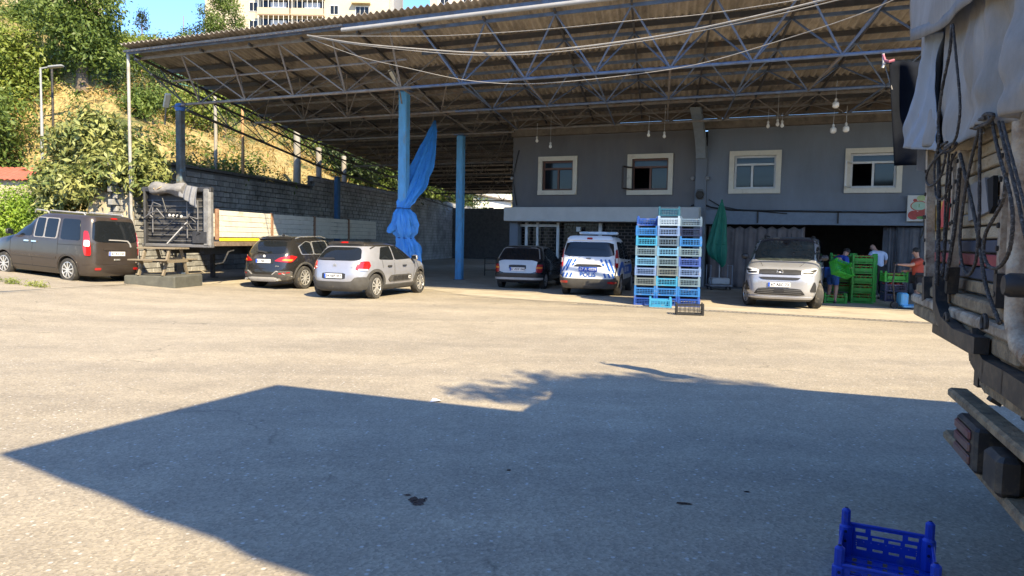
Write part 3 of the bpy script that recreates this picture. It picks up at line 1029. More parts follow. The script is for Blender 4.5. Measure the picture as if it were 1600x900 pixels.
# flood lamps
LAMP_BODY = mat('lamp_body', (.55, .56, .55), .45)
def flood(px, py, Y, rz, label):
    p = at_y(px, py, Y)
    o = thing('flood_lamp', label, 'lamp', p, rz, 'flood lamps on the canopy posts')
    rot = Matrix.Rotation(rad(-38), 3, 'X')
    MB().rbox((0, 0, 0), (.19, .62, .09), .025, rot).build('housing', LAMP_BODY, o)
    MB().tube([(0, .2, -.22), (0, .32, -.45), (0, .42, -.75)], .025, 6).build('arm', STEEL_GREY, o, 50)
    return o
flood(616.5, 121, pA.y - .6, rad(-25), 'pale flood lamp on an arm above the tall blue post with the tarpaulin')
flood(261, 157, pC.y - .5, rad(35), 'grey flood lamp on an arm on the worn left corner post')

# hanging bulbs
BULB = mat('bulb_glass', (.75, .75, .72), .25)
def bulb(px, py, Y, L, label, square=True):
    p = at_y(px, py, Y)
    o = thing('hanging_bulb', label, 'light bulb', p, 0, 'bulbs hanging below the canopy roof')
    MB().tube([(0, 0, .12), (.01, 0, .12 + L)], .008, 5).build('cord', mat('cord_grey', (.35, .35, .35), .6), o)
    MB().lathe([(.03, .03), (.04, .1), (.02, .14)], (0, 0, 0), 'z', 10).build('socket', LAMP_BODY, o, 40)
    if square: MB().rbox((0, 0, -.05), (.16, .16, .18), .04).build('bulb', BULB, o, 60)
    else: MB().lathe([(.01, -.09), (.05, -.06), (.06, -.02), (.035, .04)], (0, 0, 0), 'z', 12).build('bulb', BULB, o, 60)
bulb(1306, 161, 20.6, .5, 'square white bulb hanging alone above the right lit window, nearest the second chord')
bulb(1302, 201, 22.0, .4, 'square white bulb left of its pair above the rightmost window')
bulb(1322, 199, 21.8, .5, 'square white bulb on a white stem, right one of the pair above the rightmost window')
bulb(1013.5, 210, 25.4, .5, 'small round bulb on a short stem above the second window from the left', False)
bulb(1038, 212, 25.2, .9, 'small round bulb on a long cord, beside the haunch left of the pillar', False)
bulb(1200, 196, 23.6, .4, 'small grey bulb hanging over the third window, leftmost of three', False)
bulb(1215, 193, 23.4, .9, 'small white bulb on a long cord over the third window, middle of three', False)
bulb(1222, 195, 23.2, .25, 'small white bulb on a short stem over the third window, rightmost of three', False)
bulb(839, 219, 27.6, .5, 'small round bulb on a stem above the leftmost window', False)
bulb(860, 228, 27.4, 1.0, 'thin lamp on a long cord right above the leftmost window', False)

# overhead cables in front of the roof
WIRE = mat('pale_wire', (.27, .25, .22), .6, var=.2)
def overhead(label, pts, r, m=WIRE):
    P = [at_y(x, y, Y) for x, y, Y in pts]
    sm = []
    for i in range(len(P) - 1):
        p0, p1, p2, p3 = P[max(i - 1, 0)], P[i], P[i + 1], P[min(i + 2, len(P) - 1)]
        for k in range(6):
            u = k / 6
            sm.append(.5 * ((2 * p1) + (p2 - p0) * u + (2 * p0 - 5 * p1 + 4 * p2 - p3) * u * u + (3 * p1 - p0 - 3 * p2 + p3) * u ** 3))
    sm.append(P[-1])
    o = thing('overhead_cable', label, 'cable', P[0], 0, 'cables strung across the canopy front')
    MB().tube([p - P[0] for p in sm], r * .7, 6).build('cable', m, o, 60)
overhead('thickest pale cable bundle sagging across the front of the canopy roof', [(480, 55, 20.2), (560, 68, 19), (700, 80, 17.6), (780, 83, 17), (850, 79, 16.4), (950, 68, 15.6), (1060, 51, 14.7), (1200, 21, 13.5), (1340, -14, 12.5), (1480, -55, 11.5)], .028)
overhead('second pale cable lying just under the thickest bundle', [(482, 57, 20.2), (560, 70, 19), (700, 84, 17.6), (780, 86, 17), (850, 83, 16.4), (950, 72, 15.6), (1060, 55, 14.7), (1200, 26, 13.5), (1340, -8, 12.5), (1480, -48, 11.5)], .014)
overhead('thin pale wire above the bundle, nearly straight from the left', [(490, 56, 20.2), (600, 56.5, 18.6), (700, 55.5, 17.6), (850, 46, 16), (1000, 31, 14.8), (1100, 22, 14), (1270, -4, 12.8), (1400, -30, 12)], .012)
overhead('thin wire sagging lowest, dipping to the first truss chord', [(484, 60, 20.2), (560, 88, 19), (640, 107, 18.2), (720, 124, 17.6), (800, 131, 17), (880, 128, 16.3), (1000, 115, 15.5), (1100, 98, 14.8), (1230, 60, 13.8), (1330, 27, 13), (1400, -2, 12.5), (1480, -40, 12)], .012)

# light rail behind: corrugated edge flashing at the building side is the roof itself
# blue tarpaulin tied round the tall post
TARP_BLUE = mat('blue_tarpaulin', (.05, .26, .64), .45, var=.12, scale=4, bump=.35, bscale=14)
Yt = pA.y - .05
base_t = at_y(636, 400, Yt)
tp = thing('blue_tarpaulin', 'bright blue tarpaulin gathered and tied around the tall blue post', 'tarpaulin', base_t)
path = [(679.5, 188, Yt + 1.9, .035), (674, 212, Yt + 1.5, .16), (665, 240, Yt + 1.1, .28), (655, 268, Yt + .7, .34), (646, 292, Yt + .35, .35), (636, 312, Yt + .05, .26), (630, 325, Yt - .05, .19), (631, 336, Yt - .08, .34), (632, 352, Yt - .1, .37), (633, 364, Yt - .1, .34), (634, 372, Yt - .1, .24), (637, 380, Yt - .1, .32), (640, 395, Yt - .1, .36), (641, 412, Yt - .08, .30), (641, 425, Yt - .05, .2)]
fine = []
for i in range(len(path) - 1):
    for k in range(3):
        u = k / 3
        w = u * u * (3 - 2 * u)
        p_, q_ = path[i], path[i + 1]
        fine.append((p_[0] + (q_[0] - p_[0]) * u, p_[1] + (q_[1] - p_[1]) * u, p_[2] + (q_[2] - p_[2]) * u, (p_[3] + (q_[3] - p_[3]) * w) * (1 + .03 * math.sin(i * 5 + k * 2.3)), i + u))
fine.append((*path[-1], len(path) - 1))
rings = []
NR = 110
for x, y, Y, r, i in fine:
    c = at_y(x, y, Y) - base_t
    ring_ = []
    for k in range(NR):
        a = 2 * math.pi * k / NR
        f = 1 + .15 * math.sin(7 * a + i * .35) + .10 * math.sin(13 * a - i * .5 + 1) + .06 * math.sin(23 * a + i * 1.3) + .05 * math.sin(37 * a - i * 2.1) + .03 * math.sin(5 * a + i * 2.7)
        rr = r * f
        ring_.append(c + Vector((math.cos(a) * rr, math.sin(a) * rr * .62, .05 * r * math.sin(3 * a + i))))
    rings.append(ring_)
MB().loft(rings).fix().build('sheet', TARP_BLUE, tp, 80)
# flap sticking out to the left below the tie
rings = []
for i, (x, y, r) in enumerate([(628, 334, .08), (621, 345, .16), (614, 355, .17), (609.5, 362, .10)]):
    c = at_y(x, y, Yt - .15) - base_t
    rings.append([c + Vector((math.cos(2 * math.pi * k / 20) * r * (1 + .2 * math.sin(k * 1.9)), math.sin(2 * math.pi * k / 20) * r * .5, math.sin(2 * math.pi * k / 20) * r * .5)) for k in range(20)])
MB().loft(rings).fix().build('flap', TARP_BLUE, tp, 80)
tie = MB()
for (x, y, r) in ((630, 325.5, .23), (634, 372, .27)):
    c = at_y(x, y, Yt - .07) - base_t
    tie.tube([c + Vector((math.cos(a) * r, math.sin(a) * r * .66, .01 * math.sin(2 * a))) for a in [2 * math.pi * k / 24 for k in range(25)]], .014, 6)
tie.build('tie_cord', mat('tie_dark', (.02, .06, .16), .7), tp, 60)
# ================================================================== VEHICLES
TYRE = mat('tyre_rubber', (.035, .034, .032), .85, var=.2, scale=10, dirt=(.16, .14, .11), damt=.3, dscale=6)
RIM = mat('alloy_rim', (.62, .61, .58), .35, metal=.6, var=.1)
RIM_DARK = mat('rim_dark', (.03, .03, .032), .5)
GLASS_CAR = mat('car_glass', (.010, .012, .014), .03, var=.05, spec=.5)
BLACK_TRIM = mat('black_trim', (.022, .022, .023), .5, var=.2, scale=8)
CLADDING = mat('grey_cladding', (.06, .058, .055), .75, var=.2, scale=6, dirt=(.16, .14, .11), damt=.25)
CHROME = mat('chrome_trim', (.72, .72, .70), .2, metal=.8, var=.05)
RED_LENS = mat('red_lens', (.34, .012, .012), .12, var=.15, scale=12, coat=.6)
WHITE_LENS = mat('white_lens', (.75, .75, .74), .15, var=.1, coat=.6)
ORANGE_LENS = mat('orange_lens', (.7, .22, .03), .2)
PLATE_WHITE = mat('plate_white', (.72, .73, .73), .4, var=.04)
PLATE_BLUE = mat('plate_blue', (.02, .08, .45), .4, var=.05)
PLATE_INK = mat('plate_ink', (.02, .02, .025), .5, var=.02)
UNDER = mat('underbody', (.015, .015, .015), .9)

def pchip(xs, ys):
    xs = np.array(xs, float); ys = np.array(ys, float)
    h = np.diff(xs); d = np.diff(ys) / h
    m = np.zeros(len(xs))
    m[0], m[-1] = d[0], d[-1]
    for i in range(1, len(xs) - 1):
        if d[i - 1] * d[i] > 0:
            w1, w2 = 2 * h[i] + h[i - 1], h[i] + 2 * h[i - 1]
            m[i] = (w1 + w2) / (w1 / d[i - 1] + w2 / d[i])
    def f(x):
        x = min(max(x, xs[0]), xs[-1])
        i = min(int(np.searchsorted(xs, x, side='right')) - 1, len(xs) - 2)
        t = (x - xs[i]) / h[i]
        return float(ys[i] * (1 + 2 * t) * (1 - t) ** 2 + m[i] * h[i] * t * (1 - t) ** 2 + ys[i + 1] * t * t * (3 - 2 * t) + m[i + 1] * h[i] * t * t * (t - 1))
    return f

class CarShape:
    """horizontal slices: at each height the rear end, front end and half width; plan outline is a superellipse"""
    def __init__(self, prof, nr, nf):
        z = [p[0] for p in prof]
        self.z0, self.z1 = z[0], z[-1]
        self.fr, self.ff, self.fw = pchip(z, [p[1] for p in prof]), pchip(z, [p[2] for p in prof]), pchip(z, [p[3] for p in prof])
        self.zs = z
        self.nr, self.nf = nr, nf

    def dims(self, z):
        return self.fr(z), self.ff(z), self.fw(z)

    def side(self, x, z):
        r, f, w = self.dims(z)
        c, a = (r + f) / 2, (f - r) / 2
        e = (x - c) / a
        n = self.nf if e > 0 else self.nr
        return w * max(0, 1 - min(1, abs(e)) ** n) ** (1 / n)

    def end(self, y, z, front):
        r, f, w = self.dims(z)
        c, a = (r + f) / 2, (f - r) / 2
        n = self.nf if front else self.nr
        e = a * max(0, 1 - min(1, abs(y / w)) ** n) ** (1 / n)
        return c + e if front else c - e

    def outline(self, z, ns=14, ne=9):
        r, f, w = self.dims(z)
        pts = []
        kr, kf = .5 ** (1 / self.nr), .5 ** (1 / self.nf)
        c, a = (r + f) / 2, (f - r) / 2
        for k in range(2 * ne):                       # rear, from right to left
            y = -kr * w + 2 * kr * w * k / (2 * ne)
            pts.append((self.end(y, z, False), y))
        lo, hi = c - kr * a, c + kf * a
        for k in range(ns):
            x = lo + (hi - lo) * k / ns
            pts.append((x, self.side(x, z)))
        for k in range(2 * ne):
            y = kf * w - 2 * kf * w * k / (2 * ne)
            pts.append((self.end(y, z, True), y))
        for k in range(ns):
            x = hi - (hi - lo) * k / ns
            pts.append((x, -self.side(x, z)))
        return pts

    def body(self, paint_split=None):
        zs = []
        for a, b in zip(self.zs[:-1], self.zs[1:]):
            n = max(2, int((b - a) / .045))
            zs += [a + (b - a) * k / n for k in range(n)]
        zs.append(self.zs[-1])
        mb = MB()
        rings = [[Vector((x, y, z)) for x, y in self.outline(z)] for z in zs]
        n = len(rings[0])
        b = len(mb.v)
        vs = [p for r in rings for p in r]
        fs, ms = [], []
        for i in range(len(rings) - 1):
            for k in range(n):
                j = (k + 1) % n
                fs.append((i * n + j, i * n + k, (i + 1) * n + k, (i + 1) * n + j))
                mid = (rings[i][k] + rings[i + 1][j]) / 2
                ms.append(paint_split(mid) if paint_split else 0)
        mb.v = [tuple(p) for p in vs]; mb.f = fs; mb.m = ms
        mb.f.append(tuple(range(n))); mb.m.append(2)
        mb.f.append(tuple((len(rings) - 1) * n + k for k in range(n - 1, -1, -1))); mb.m.append(0)
        return mb

    # ---- points on the surface: along the side by x, or round an end by arc length
    def on_side(self, sgn):
        return lambda x, z: Vector((x, sgn * self.side(x, z), z))

    def on_end(self, front):
        cache = {}
        def f(a, z):
            key = round(z, 4)
            if key not in cache:
                r, fr, w = self.dims(z)
                n = self.nf if front else self.nr
                c, ax = (r + fr) / 2, (fr - r) / 2
                P = []
                kr = .5 ** (1 / n)
                for k in range(60):
                    y = kr * w * k / 59
                    P.append((self.end(y, z, front), y))
                x0 = P[-1][0]
                for k in range(1, 60):
                    x = x0 + (c - x0) * k / 59
                    P.append((x, self.side(x, z)))
                L = [0]
                for p, q in zip(P[:-1], P[1:]): L.append(L[-1] + math.hypot(q[0] - p[0], q[1] - p[1]))
                cache[key] = (L, [p[0] for p in P], [p[1] for p in P])
            L, X, Y = cache[key]
            s = 1 if a >= 0 else -1
            return Vector((float(np.interp(abs(a), L, X)), s * float(np.interp(abs(a), L, Y)), z))
        return f

def chaikin(poly, it=2, k=.22):
    for _ in range(it):
        out = []
        for i in range(len(poly)):
            p, q = poly[i], poly[(i + 1) % len(poly)]
            out.append((p[0] + (q[0] - p[0]) * k, p[1] + (q[1] - p[1]) * k))
            out.append((p[0] + (q[0] - p[0]) * (1 - k), p[1] + (q[1] - p[1]) * (1 - k)))
        poly = out
    return poly

def panel(surf, poly, off=.006, rounding=2, rows=4, cols=16, mb=None, mi=0, depth=.012, k=.12):
    """a patch laid on the body over a (mostly convex) outline in surface coordinates, with an edge of its own"""
    if rounding: poly = chaikin(poly, rounding, k)
    ps = [p[0] for p in poly]
    a, b = min(ps), max(ps)
    cs = [a + (b - a) * (.5 - .5 * math.cos(math.pi * i / cols)) for i in range(cols + 1)]
    cs[0] += (b - a) * 1e-3; cs[-1] -= (b - a) * 1e-3
    def span(p):
        q = []
        for i in range(len(poly)):
            (x0, y0), (x1, y1) = poly[i], poly[(i + 1) % len(poly)]
            if (x0 - p) * (x1 - p) <= 0 and x0 != x1:
                q.append(y0 + (y1 - y0) * (p - x0) / (x1 - x0))
        return (min(q), max(q)) if q else (0, 0)
    def nrm(p, q):
        e = .01
        u = surf(p + e, q) - surf(p - e, q); v = surf(p, q + e) - surf(p, q - e)
        n = u.cross(v)
        n = n.normalized() if n.length > 1e-12 else Vector((0, 0, 1))
        P = surf(p, q)
        if n.dot(Vector((P.x, P.y * 1.6, 0.15))) < 0: n = -n
        return n
    top, low = [], []
    for p in cs:
        lo, hi = span(p)
        for r in range(rows + 1):
            q = lo + (hi - lo) * r / rows
            n = nrm(p, q); P = surf(p, q)
            top.append(P + n * off); low.append(P + n * (off - depth))
    m = mb or MB()
    R_ = rows + 1
    fs = []
    flip = None
    for i in range(cols):
        for r in range(rows):
            fs.append((i * R_ + r, (i + 1) * R_ + r, (i + 1) * R_ + r + 1, i * R_ + r + 1))
    mid = (cols // 2) * R_ + rows // 2
    u = top[mid + R_] - top[mid]; v = top[mid + 1] - top[mid]
    nn = nrm(cs[cols // 2], (span(cs[cols // 2])[0] + span(cs[cols // 2])[1]) / 2)
    if u.cross(v).dot(nn) < 0: fs = [f[::-1] for f in fs]
    N = len(top)
    edge = [i * R_ for i in range(cols + 1)] + [cols * R_ + r for r in range(1, R_)] + [i * R_ + rows for i in range(cols - 1, -1, -1)] + [r for r in range(rows - 1, 0, -1)]
    for i in range(len(edge)):
        p, q = edge[i], edge[(i + 1) % len(edge)]
        fs.append((p, q, N + q, N + p))
    m.add(top + low, fs, mi)
    return m

def strip(surf, pts, w, off=.008, mb=None, mi=0):
    """a narrow moulding following a line of surface points"""
    m = mb or MB()
    P = [surf(p, q) for p, q in pts]
    N = []
    for p, q in pts:
        e = .01
        n = (surf(p + e, q) - surf(p - e, q)).cross(surf(p, q + e) - surf(p, q - e))
        n = n.normalized() if n.length > 1e-12 else Vector((0, 0, 1))
        if n.dot(Vector((surf(p, q).x, surf(p, q).y * 1.6, .15))) < 0: n = -n
        N.append(n)
    rings = []
    for i, p in enumerate(P):
        d = (P[min(i + 1, len(P) - 1)] - P[max(i - 1, 0)]).normalized()
        s = d.cross(N[i]).normalized()
        rings.append([p + s * w / 2 - N[i] * .01, p + s * w / 2 + N[i] * off, p - s * w / 2 + N[i] * off, p - s * w / 2 - N[i] * .01])
    m.loft(rings)
    return m

def wheel_meshes(r, w, kind, rim_m):
    ty = MB()
    ri = r * .66
    ty.lathe([(ri, -w * .42), (r * .86, -w * .5), (r * .965, -w * .46), (r, -w * .3), (r, w * .3), (r * .965, w * .46), (r * .86, w * .5), (ri, w * .42)], (0, 0, 0), 'y', 36)
    tyre = ty.fix().mesh('tyre', TYRE, 40)
    rm = MB()
    rm.lathe([(ri * .99, w * .30), (ri * 1.03, w * .46), (ri * .97, w * .47), (ri * .90, w * .33), (ri * .88, w * .1), (ri * .3, w * .05), (.01, w * .05)], (0, 0, 0), 'y', 32, 1)
    n = {'star': 5, 'multi': 10, 'ten': 9, 'steel': 8}[kind]
    for k in range(n):
        a = 2 * math.pi * k / n
        def pt(rr, da, y): return Vector((rr * math.sin(a + da), y, rr * math.cos(a + da)))
        if kind == 'star':
            for s in (-1, 1):
                rm.bar(pt(ri * .2, s * .15, w * .40), pt(ri * .93, s * .25, w * .42), ri * .15, .035, up=(0, 1, 0))
        elif kind == 'steel':
            rm.bar(pt(ri * .15, 0, w * .36), pt(ri * .93, 0, w * .42), ri * .26, .03, up=(0, 1, 0))
        else:
            rm.bar(pt(ri * .2, 0, w * .40), pt(ri * .93, 0.06, w * .42), ri * .15, .03, up=(0, 1, 0))
    rm.lathe([(ri * .26, w * .36), (ri * .24, w * .46), (.01, w * .47)], (0, 0, 0), 'y', 16)
    # rim lip and spokes bright, dish behind dark
    nb_ = 32 * 6
    rm = rm.fix()
    mi = []
    for f in rm.f:
        y = sum(rm.v[i][1] for i in f) / len(f)
        rr = sum(math.hypot(rm.v[i][0], rm.v[i][2]) for i in f) / len(f)
        mi.append(1 if y < w * .30 else 0)
    rm.m = mi
    rim = rm.mesh('rim', [rim_m, RIM_DARK], 40)
    return tyre, rim

def make_car(name, label, loc, heading, prof, nr, nf, paint, wheels, wr, ww=.2, rim_kind='ten', rim_m=None, split=None, track=.76, steer=0.0, arch=.055):
    """heading: angle of the car's forward axis in the plan"""
    car = thing(name, label, 'car' if 'van' not in name else 'van', loc, heading)
    sh = CarShape(prof, nr, nf)
    bm_ = sh.body(split)
    body = bm_.build('body', [paint, CLADDING, UNDER], car, 38)
    cut = MB()
    for x in wheels:
        for s in (-1, 1):
            cut.lathe([(wr + arch, s * .42), (wr + arch, s * 1.2)], (x, 0, wr), 'y', 36, 2)
    cut = cut.fix().build('cutter', [paint, CLADDING, UNDER])
    md = body.modifiers.new('arch', 'BOOLEAN'); md.operation = 'DIFFERENCE'; md.object = cut; md.solver = 'EXACT'
    cut.parent = car
    bpy.context.view_layer.update()
    dg = bpy.context.evaluated_depsgraph_get()
    me = bpy.data.meshes.new_from_object(body.evaluated_get(dg))
    body.modifiers.clear()
    body.data = me
    bpy.data.objects.remove(cut)
    me.polygons.foreach_set('use_smooth', [True] * len(me.polygons))
    me.set_sharp_from_angle(angle=rad(38))
    tyre, rim = wheel_meshes(wr, ww, rim_kind, rim_m or RIM)
    for x in wheels:
        for s in (-1, 1):
            w = link('wheel', tyre, car); w.location = (x, s * track, wr)
            rz = (0 if s > 0 else math.pi) + (steer if x == max(wheels) else 0)
            w.rotation_euler = (0, 0, rz)
            link('rim', rim, w)
    MB().box(((wheels[0] + wheels[1]) / 2, 0, wr * .9), (abs(wheels[0] - wheels[1]) + wr * 2.2, track * 1.1, .12)).build('underbody', UNDER, car)
    return car, sh

def plate(car, P, n, up, w, h, txt, bg=None, ink=None, band=True):
    """number plate at P facing n"""
    n = Vector(n).normalized(); u = Vector(up); u = (u - n * u.dot(n)).normalized(); r = u.cross(n)
    M = Matrix((r, u, n)).transposed()
    mb = MB()
    mb.rbox(Vector(P), (w, h, .014), .004, M)
    o = mb.build('number_plate', bg or PLATE_WHITE, car)
    if band:
        MB().box(Vector(P) + n * .009 - r * (w / 2 - .024), (.046, h * .96, .004), M).build('plate_band', PLATE_BLUE, o)
    lettering(txt, h * .86, ink or PLATE_INK, o, Vector(P) + n * .0095 + r * (.02 if band else 0), r, u, 'plate_text')
    return o

def add_mirror(car, x, y, z, s, paint):
    mb = MB()
    mb.rbox((x, s * (y + .11), z + .02), (.11, .19, .15), .04)
    o = mb.build('door_mirror', paint, car, 60)
    MB().bar((x + .02, s * (y - .02), z - .05), (x + .01, s * (y + .06), z - .02), .05, .05).build('mirror_arm', BLACK_TRIM, o)
    MB().box((x - .058, s * (y + .11), z + .02), (.006, .15, .11)).build('mirror_glass', GLASS_CAR, o)

def handles(car, sh, xs, z, m, sgns=(1, -1)):
    for s in sgns:
        f = sh.on_side(s)
        for x in xs:
            panel(f, [(x - .1, z - .02), (x + .1, z - .02), (x + .1, z + .02), (x - .1, z + .02)], .03, 2, 2, 8, depth=.03).build('door_handle', m, car, 50)

def seams(car, sh, lines, m, sgns=(1, -1)):
    for s in sgns:
        f = sh.on_side(s)
        mb = MB()
        for ln in lines:
            pts = []
            for (a, b), (c, d) in zip(ln[:-1], ln[1:]):
                pts += [(a + (c - a) * k / 6, b + (d - b) * k / 6) for k in range(6)]
            pts.append(ln[-1])
            strip(f, pts, .012, .0025, mb)
        tag(mb.build('door_seam', m, car), kind='stuff')

def windows(car, sh, polys, frame_m=None, sgns=(1, -1), off=.006):
    for s in sgns:
        f = sh.on_side(s)
        for p in polys:
            if frame_m:
                cx = sum(q[0] for q in p) / len(p); cz = sum(q[1] for q in p) / len(p)
                g = [(cx + (q[0] - cx) * (1 + .05 / max(.12, abs(q[0] - cx))), cz + (q[1] - cz) * (1 + .022 / max(.08, abs(q[1] - cz)))) for q in p]
                o = panel(f, g, off - .002, 1, 4, 18, k=.07).build('window_trim', frame_m, car, 60)
                panel(f, p, off + .002, 1, 4, 18, k=.07).build('side_window', GLASS_CAR, car, 60)
            else:
                panel(f, p, off, 1, 4, 18, k=.07).build('side_window', GLASS_CAR, car, 60)

SEAM = mat('seam_gap', (.012, .012, .012), .8)

# ------------------------------------------------------------------ brown-grey family van at the left
PAINT_BROWN = mat('paint_brown_grey', (.060, .048, .040), .28, metal=.35, var=.06, coat=.5, dirt=(.16, .14, .11), damt=.12, dscale=1.5)
p_rl = Vector((-12.16, 20.3, 0)); hd = math.atan2(.367, -.93)
fwd = Vector((math.cos(hd), math.sin(hd), 0)); rgt = Vector((fwd.y, -fwd.x, 0))
loc = p_rl + rgt * .76 + fwd * 1.28
loc.z = ground_z(p_rl.x, p_rl.y) - .01
prof = [(.20, -2.02, 1.98, .78), (.30, -2.08, 2.07, .84), (.50, -2.11, 2.11, .872), (.70, -2.10, 2.10, .885), (.88, -2.095, 2.04, .88), (1.0, -2.085, 1.86, .873), (1.08, -2.08, 1.50, .865), (1.15, -2.07, 1.18, .852), (1.35, -2.04, .84, .815), (1.55, -2.00, .52, .775), (1.70, -1.955, .22, .735), (1.76, -1.90, .05, .69), (1.80, -1.76, -.15, .58), (1.822, -1.5, -.4, .35)]
vanb, sh = make_car('family_van', 'dark brown grey family van with roof rails parked before the green hedge', loc, hd, prof, 9, 5, PAINT_BROWN, (1.30, -1.28), .32, .2, 'ten', split=lambda m: 0)
vanb.scale = (1, 1, 1.045)
vanb.rotation_euler = (rad(0.8), rad(-2.6), hd)
windows(vanb, sh, [[(.16, 1.14), (.98, 1.14), (.86, 1.30), (.46, 1.62), (.16, 1.64)]])
windows(vanb, sh, [[(-.80, 1.14), (-.36, 1.14), (-.36, 1.64), (-.80, 1.64)], [(-.30, 1.14), (.04, 1.14), (.04, 1.64), (-.30, 1.64)]], mat('trim_silver', (.26, .25, .24), .4))
windows(vanb, sh, [[(-1.72, 1.12), (-.98, 1.12), (-.96, 1.66), (-1.62, 1.66)]])
R_ = sh.on_end(False)
panel(R_, [(-.74, 1.10), (.74, 1.10), (.68, 1.66), (-.68, 1.66)], .006, 2, 5, 16).build('rear_window', GLASS_CAR, vanb, 60)
for s in (-1, 1):
    o = panel(R_, [(s * .76, .74), (s * .94, .74), (s * .98, .95), (s * .93, 1.38), (s * .79, 1.38)], .016, 2, 8, 10, depth=.03).build('tail_light', RED_LENS, vanb, 60)
    panel(R_, [(s * .79, .98), (s * .945, .98), (s * .94, 1.14), (s * .79, 1.14)], .021, 2, 3, 6).build('reversing_lens', WHITE_LENS, o, 60)
    panel(R_, [(s * .52, .38), (s * .68, .38), (s * .68, .44), (s * .52, .44)], .05, 1, 2, 6).build('rear_reflector', RED_LENS, vanb)
panel(R_, [(-1.05, .24), (1.05, .24), (1.05, .50), (-1.05, .50)], .035, 1, 5, 26, depth=.06).build('rear_bumper', PAINT_BROWN, vanb, 50)
panel(R_, [(-.76, .52), (.76, .52), (.76, 1.08), (-.76, 1.08)], .004, 1, 5, 16).build('tailgate', PAINT_BROWN, vanb, 60)
panel(R_, [(-.42, .885), (.42, .885), (.42, .95), (-.42, .95)], .02, 1, 2, 8, depth=.03).build('gate_handle', PAINT_BROWN, vanb, 50)
plate(vanb, R_(0, .80) + Vector((-.014, 0, 0)), (-1, 0, 0), (0, 0, 1), .52, .112, '67 KS 143')
mb = MB(); strip(R_, [(-.34, 1.14), (-.1, 1.155), (.25, 1.16)], .03, .03, mb); strip(R_, [(-.34, 1.14), (-.42, 1.06), (-.45, .98)], .04, .03, mb); mb.build('wiper', mat('wiper_grey', (.28, .27, .26), .5), vanb)
P = R_(0, .64); MB().rbox(P + Vector((-.012, 0, 0)), (.03, .2, .05), .01).build('gate_badge', CHROME, vanb)
panel(R_, [(-.1, 1.70), (.1, 1.70), (.1, 1.735), (-.1, 1.735)], .02, 1, 2, 4).build('brake_light', RED_LENS, vanb)
handles(vanb, sh, (.02, .32), 1.0, CHROME)
seams(vanb, sh, [[(.10, .35), (.10, 1.7)], [(-.90, .72), (-.88, 1.68)], [(1.0, .6), (1.02, 1.12)], [(-.88, .98), (-1.75, 1.0)], [(.1, .35), (.95, .35)], [(.1, .35), (-.82, .35)]], SEAM)
for s in (-1, 1):
    f = sh.on_side(s)
    strip(f, [(-.85 + 1.8 * k / 10, .62) for k in range(11)], .06, .012).build('side_moulding', PAINT_BROWN, vanb, 50)
    strip(f, [(-1.75, .40)] + [(-1.28 + .42 * math.cos(math.pi * (1 - k / 12)), .33 + .42 * math.sin(math.pi * k / 12)) for k in range(13)], .03, .012).build('arch_lip', PAINT_BROWN, vanb, 50)
    for x0, x1 in ((-.12, .3), (-1.55, -.25)):
        MB().tube([(x0 - .08, s * .6, 1.76), (x0, s * .61, 1.83), (x1, s * .61, 1.85), (x1 + .08, s * .6, 1.77)], .02, 6).build('roof_rail', mat('rail_silver', (.30, .30, .29), .4), vanb, 50)
    add_mirror(vanb, .92, .86, 1.2, s, BLACK_TRIM)
    o = panel(sh.on_end(True), [(s * .5, .78), (s * .9, .76), (s * .98, .98), (s * .6, .94)], .012, 2, 3, 8).build('headlight', WHITE_LENS, vanb, 60)

# ------------------------------------------------------------------ black crossover
PAINT_BLACK = mat('paint_black', (.022, .021, .020), .22, metal=.2, var=.08, coat=.6, dirt=(.10, .09, .075), damt=.18, dscale=1.4)
a = on_ground(402, 447.5); b = on_ground(476, 450.5)
hd = math.atan2(.94, .34); fwd = Vector((math.cos(hd), math.sin(hd), 0))
mid = (a + b) / 2
loc = Vector((mid.x, mid.y, 0)) + fwd * 1.33
prof = [(.22, -2.08, 2.10, .76), (.34, -2.17, 2.20, .86), (.50, -2.20, 2.24, .905), (.70, -2.17, 2.22, .915), (.86, -2.14, 2.16, .91), (.97, -2.10, 1.92, .90), (1.04, -2.07, 1.55, .885), (1.10, -2.03, 1.15, .865), (1.25, -1.92, .82, .81), (1.40, -1.76, .48, .74), (1.50, -1.60, .18, .67), (1.545, -1.55, 0, .60), (1.575, -1.40, -.2, .48), (1.59, -1.1, -.45, .3)]
def spl(m): return 1 if m.z < .42 else 0
xcar, sh = make_car('crossover_car', 'black crossover car with red tail lamps behind the silver hatchback', loc, hd, prof, 5.5, 4.5, PAINT_BLACK, (1.34, -1.33), .345, .23, 'multi', split=spl, track=.79)
windows(xcar, sh, [[(-1.45, 1.06), (-.90, 1.06), (-.90, 1.40), (-1.10, 1.43), (-1.48, 1.28)], [(-.84, 1.06), (-.06, 1.06), (-.06, 1.45), (-.80, 1.42)], [(0.0, 1.06), (.88, 1.09), (.72, 1.22), (.22, 1.42), (0, 1.45)]], CHROME)
R_ = sh.on_end(False)
panel(R_, [(-.66, 1.06), (.66, 1.06), (.56, 1.43), (-.56, 1.43)], .006, 2, 5, 16).build('rear_window', GLASS_CAR, xcar, 60)
panel(R_, [(-.6, 1.455), (.6, 1.455), (.56, 1.53), (-.56, 1.53)], .05, 2, 3, 14, depth=.06).build('roof_spoiler', PAINT_BLACK, xcar, 60)
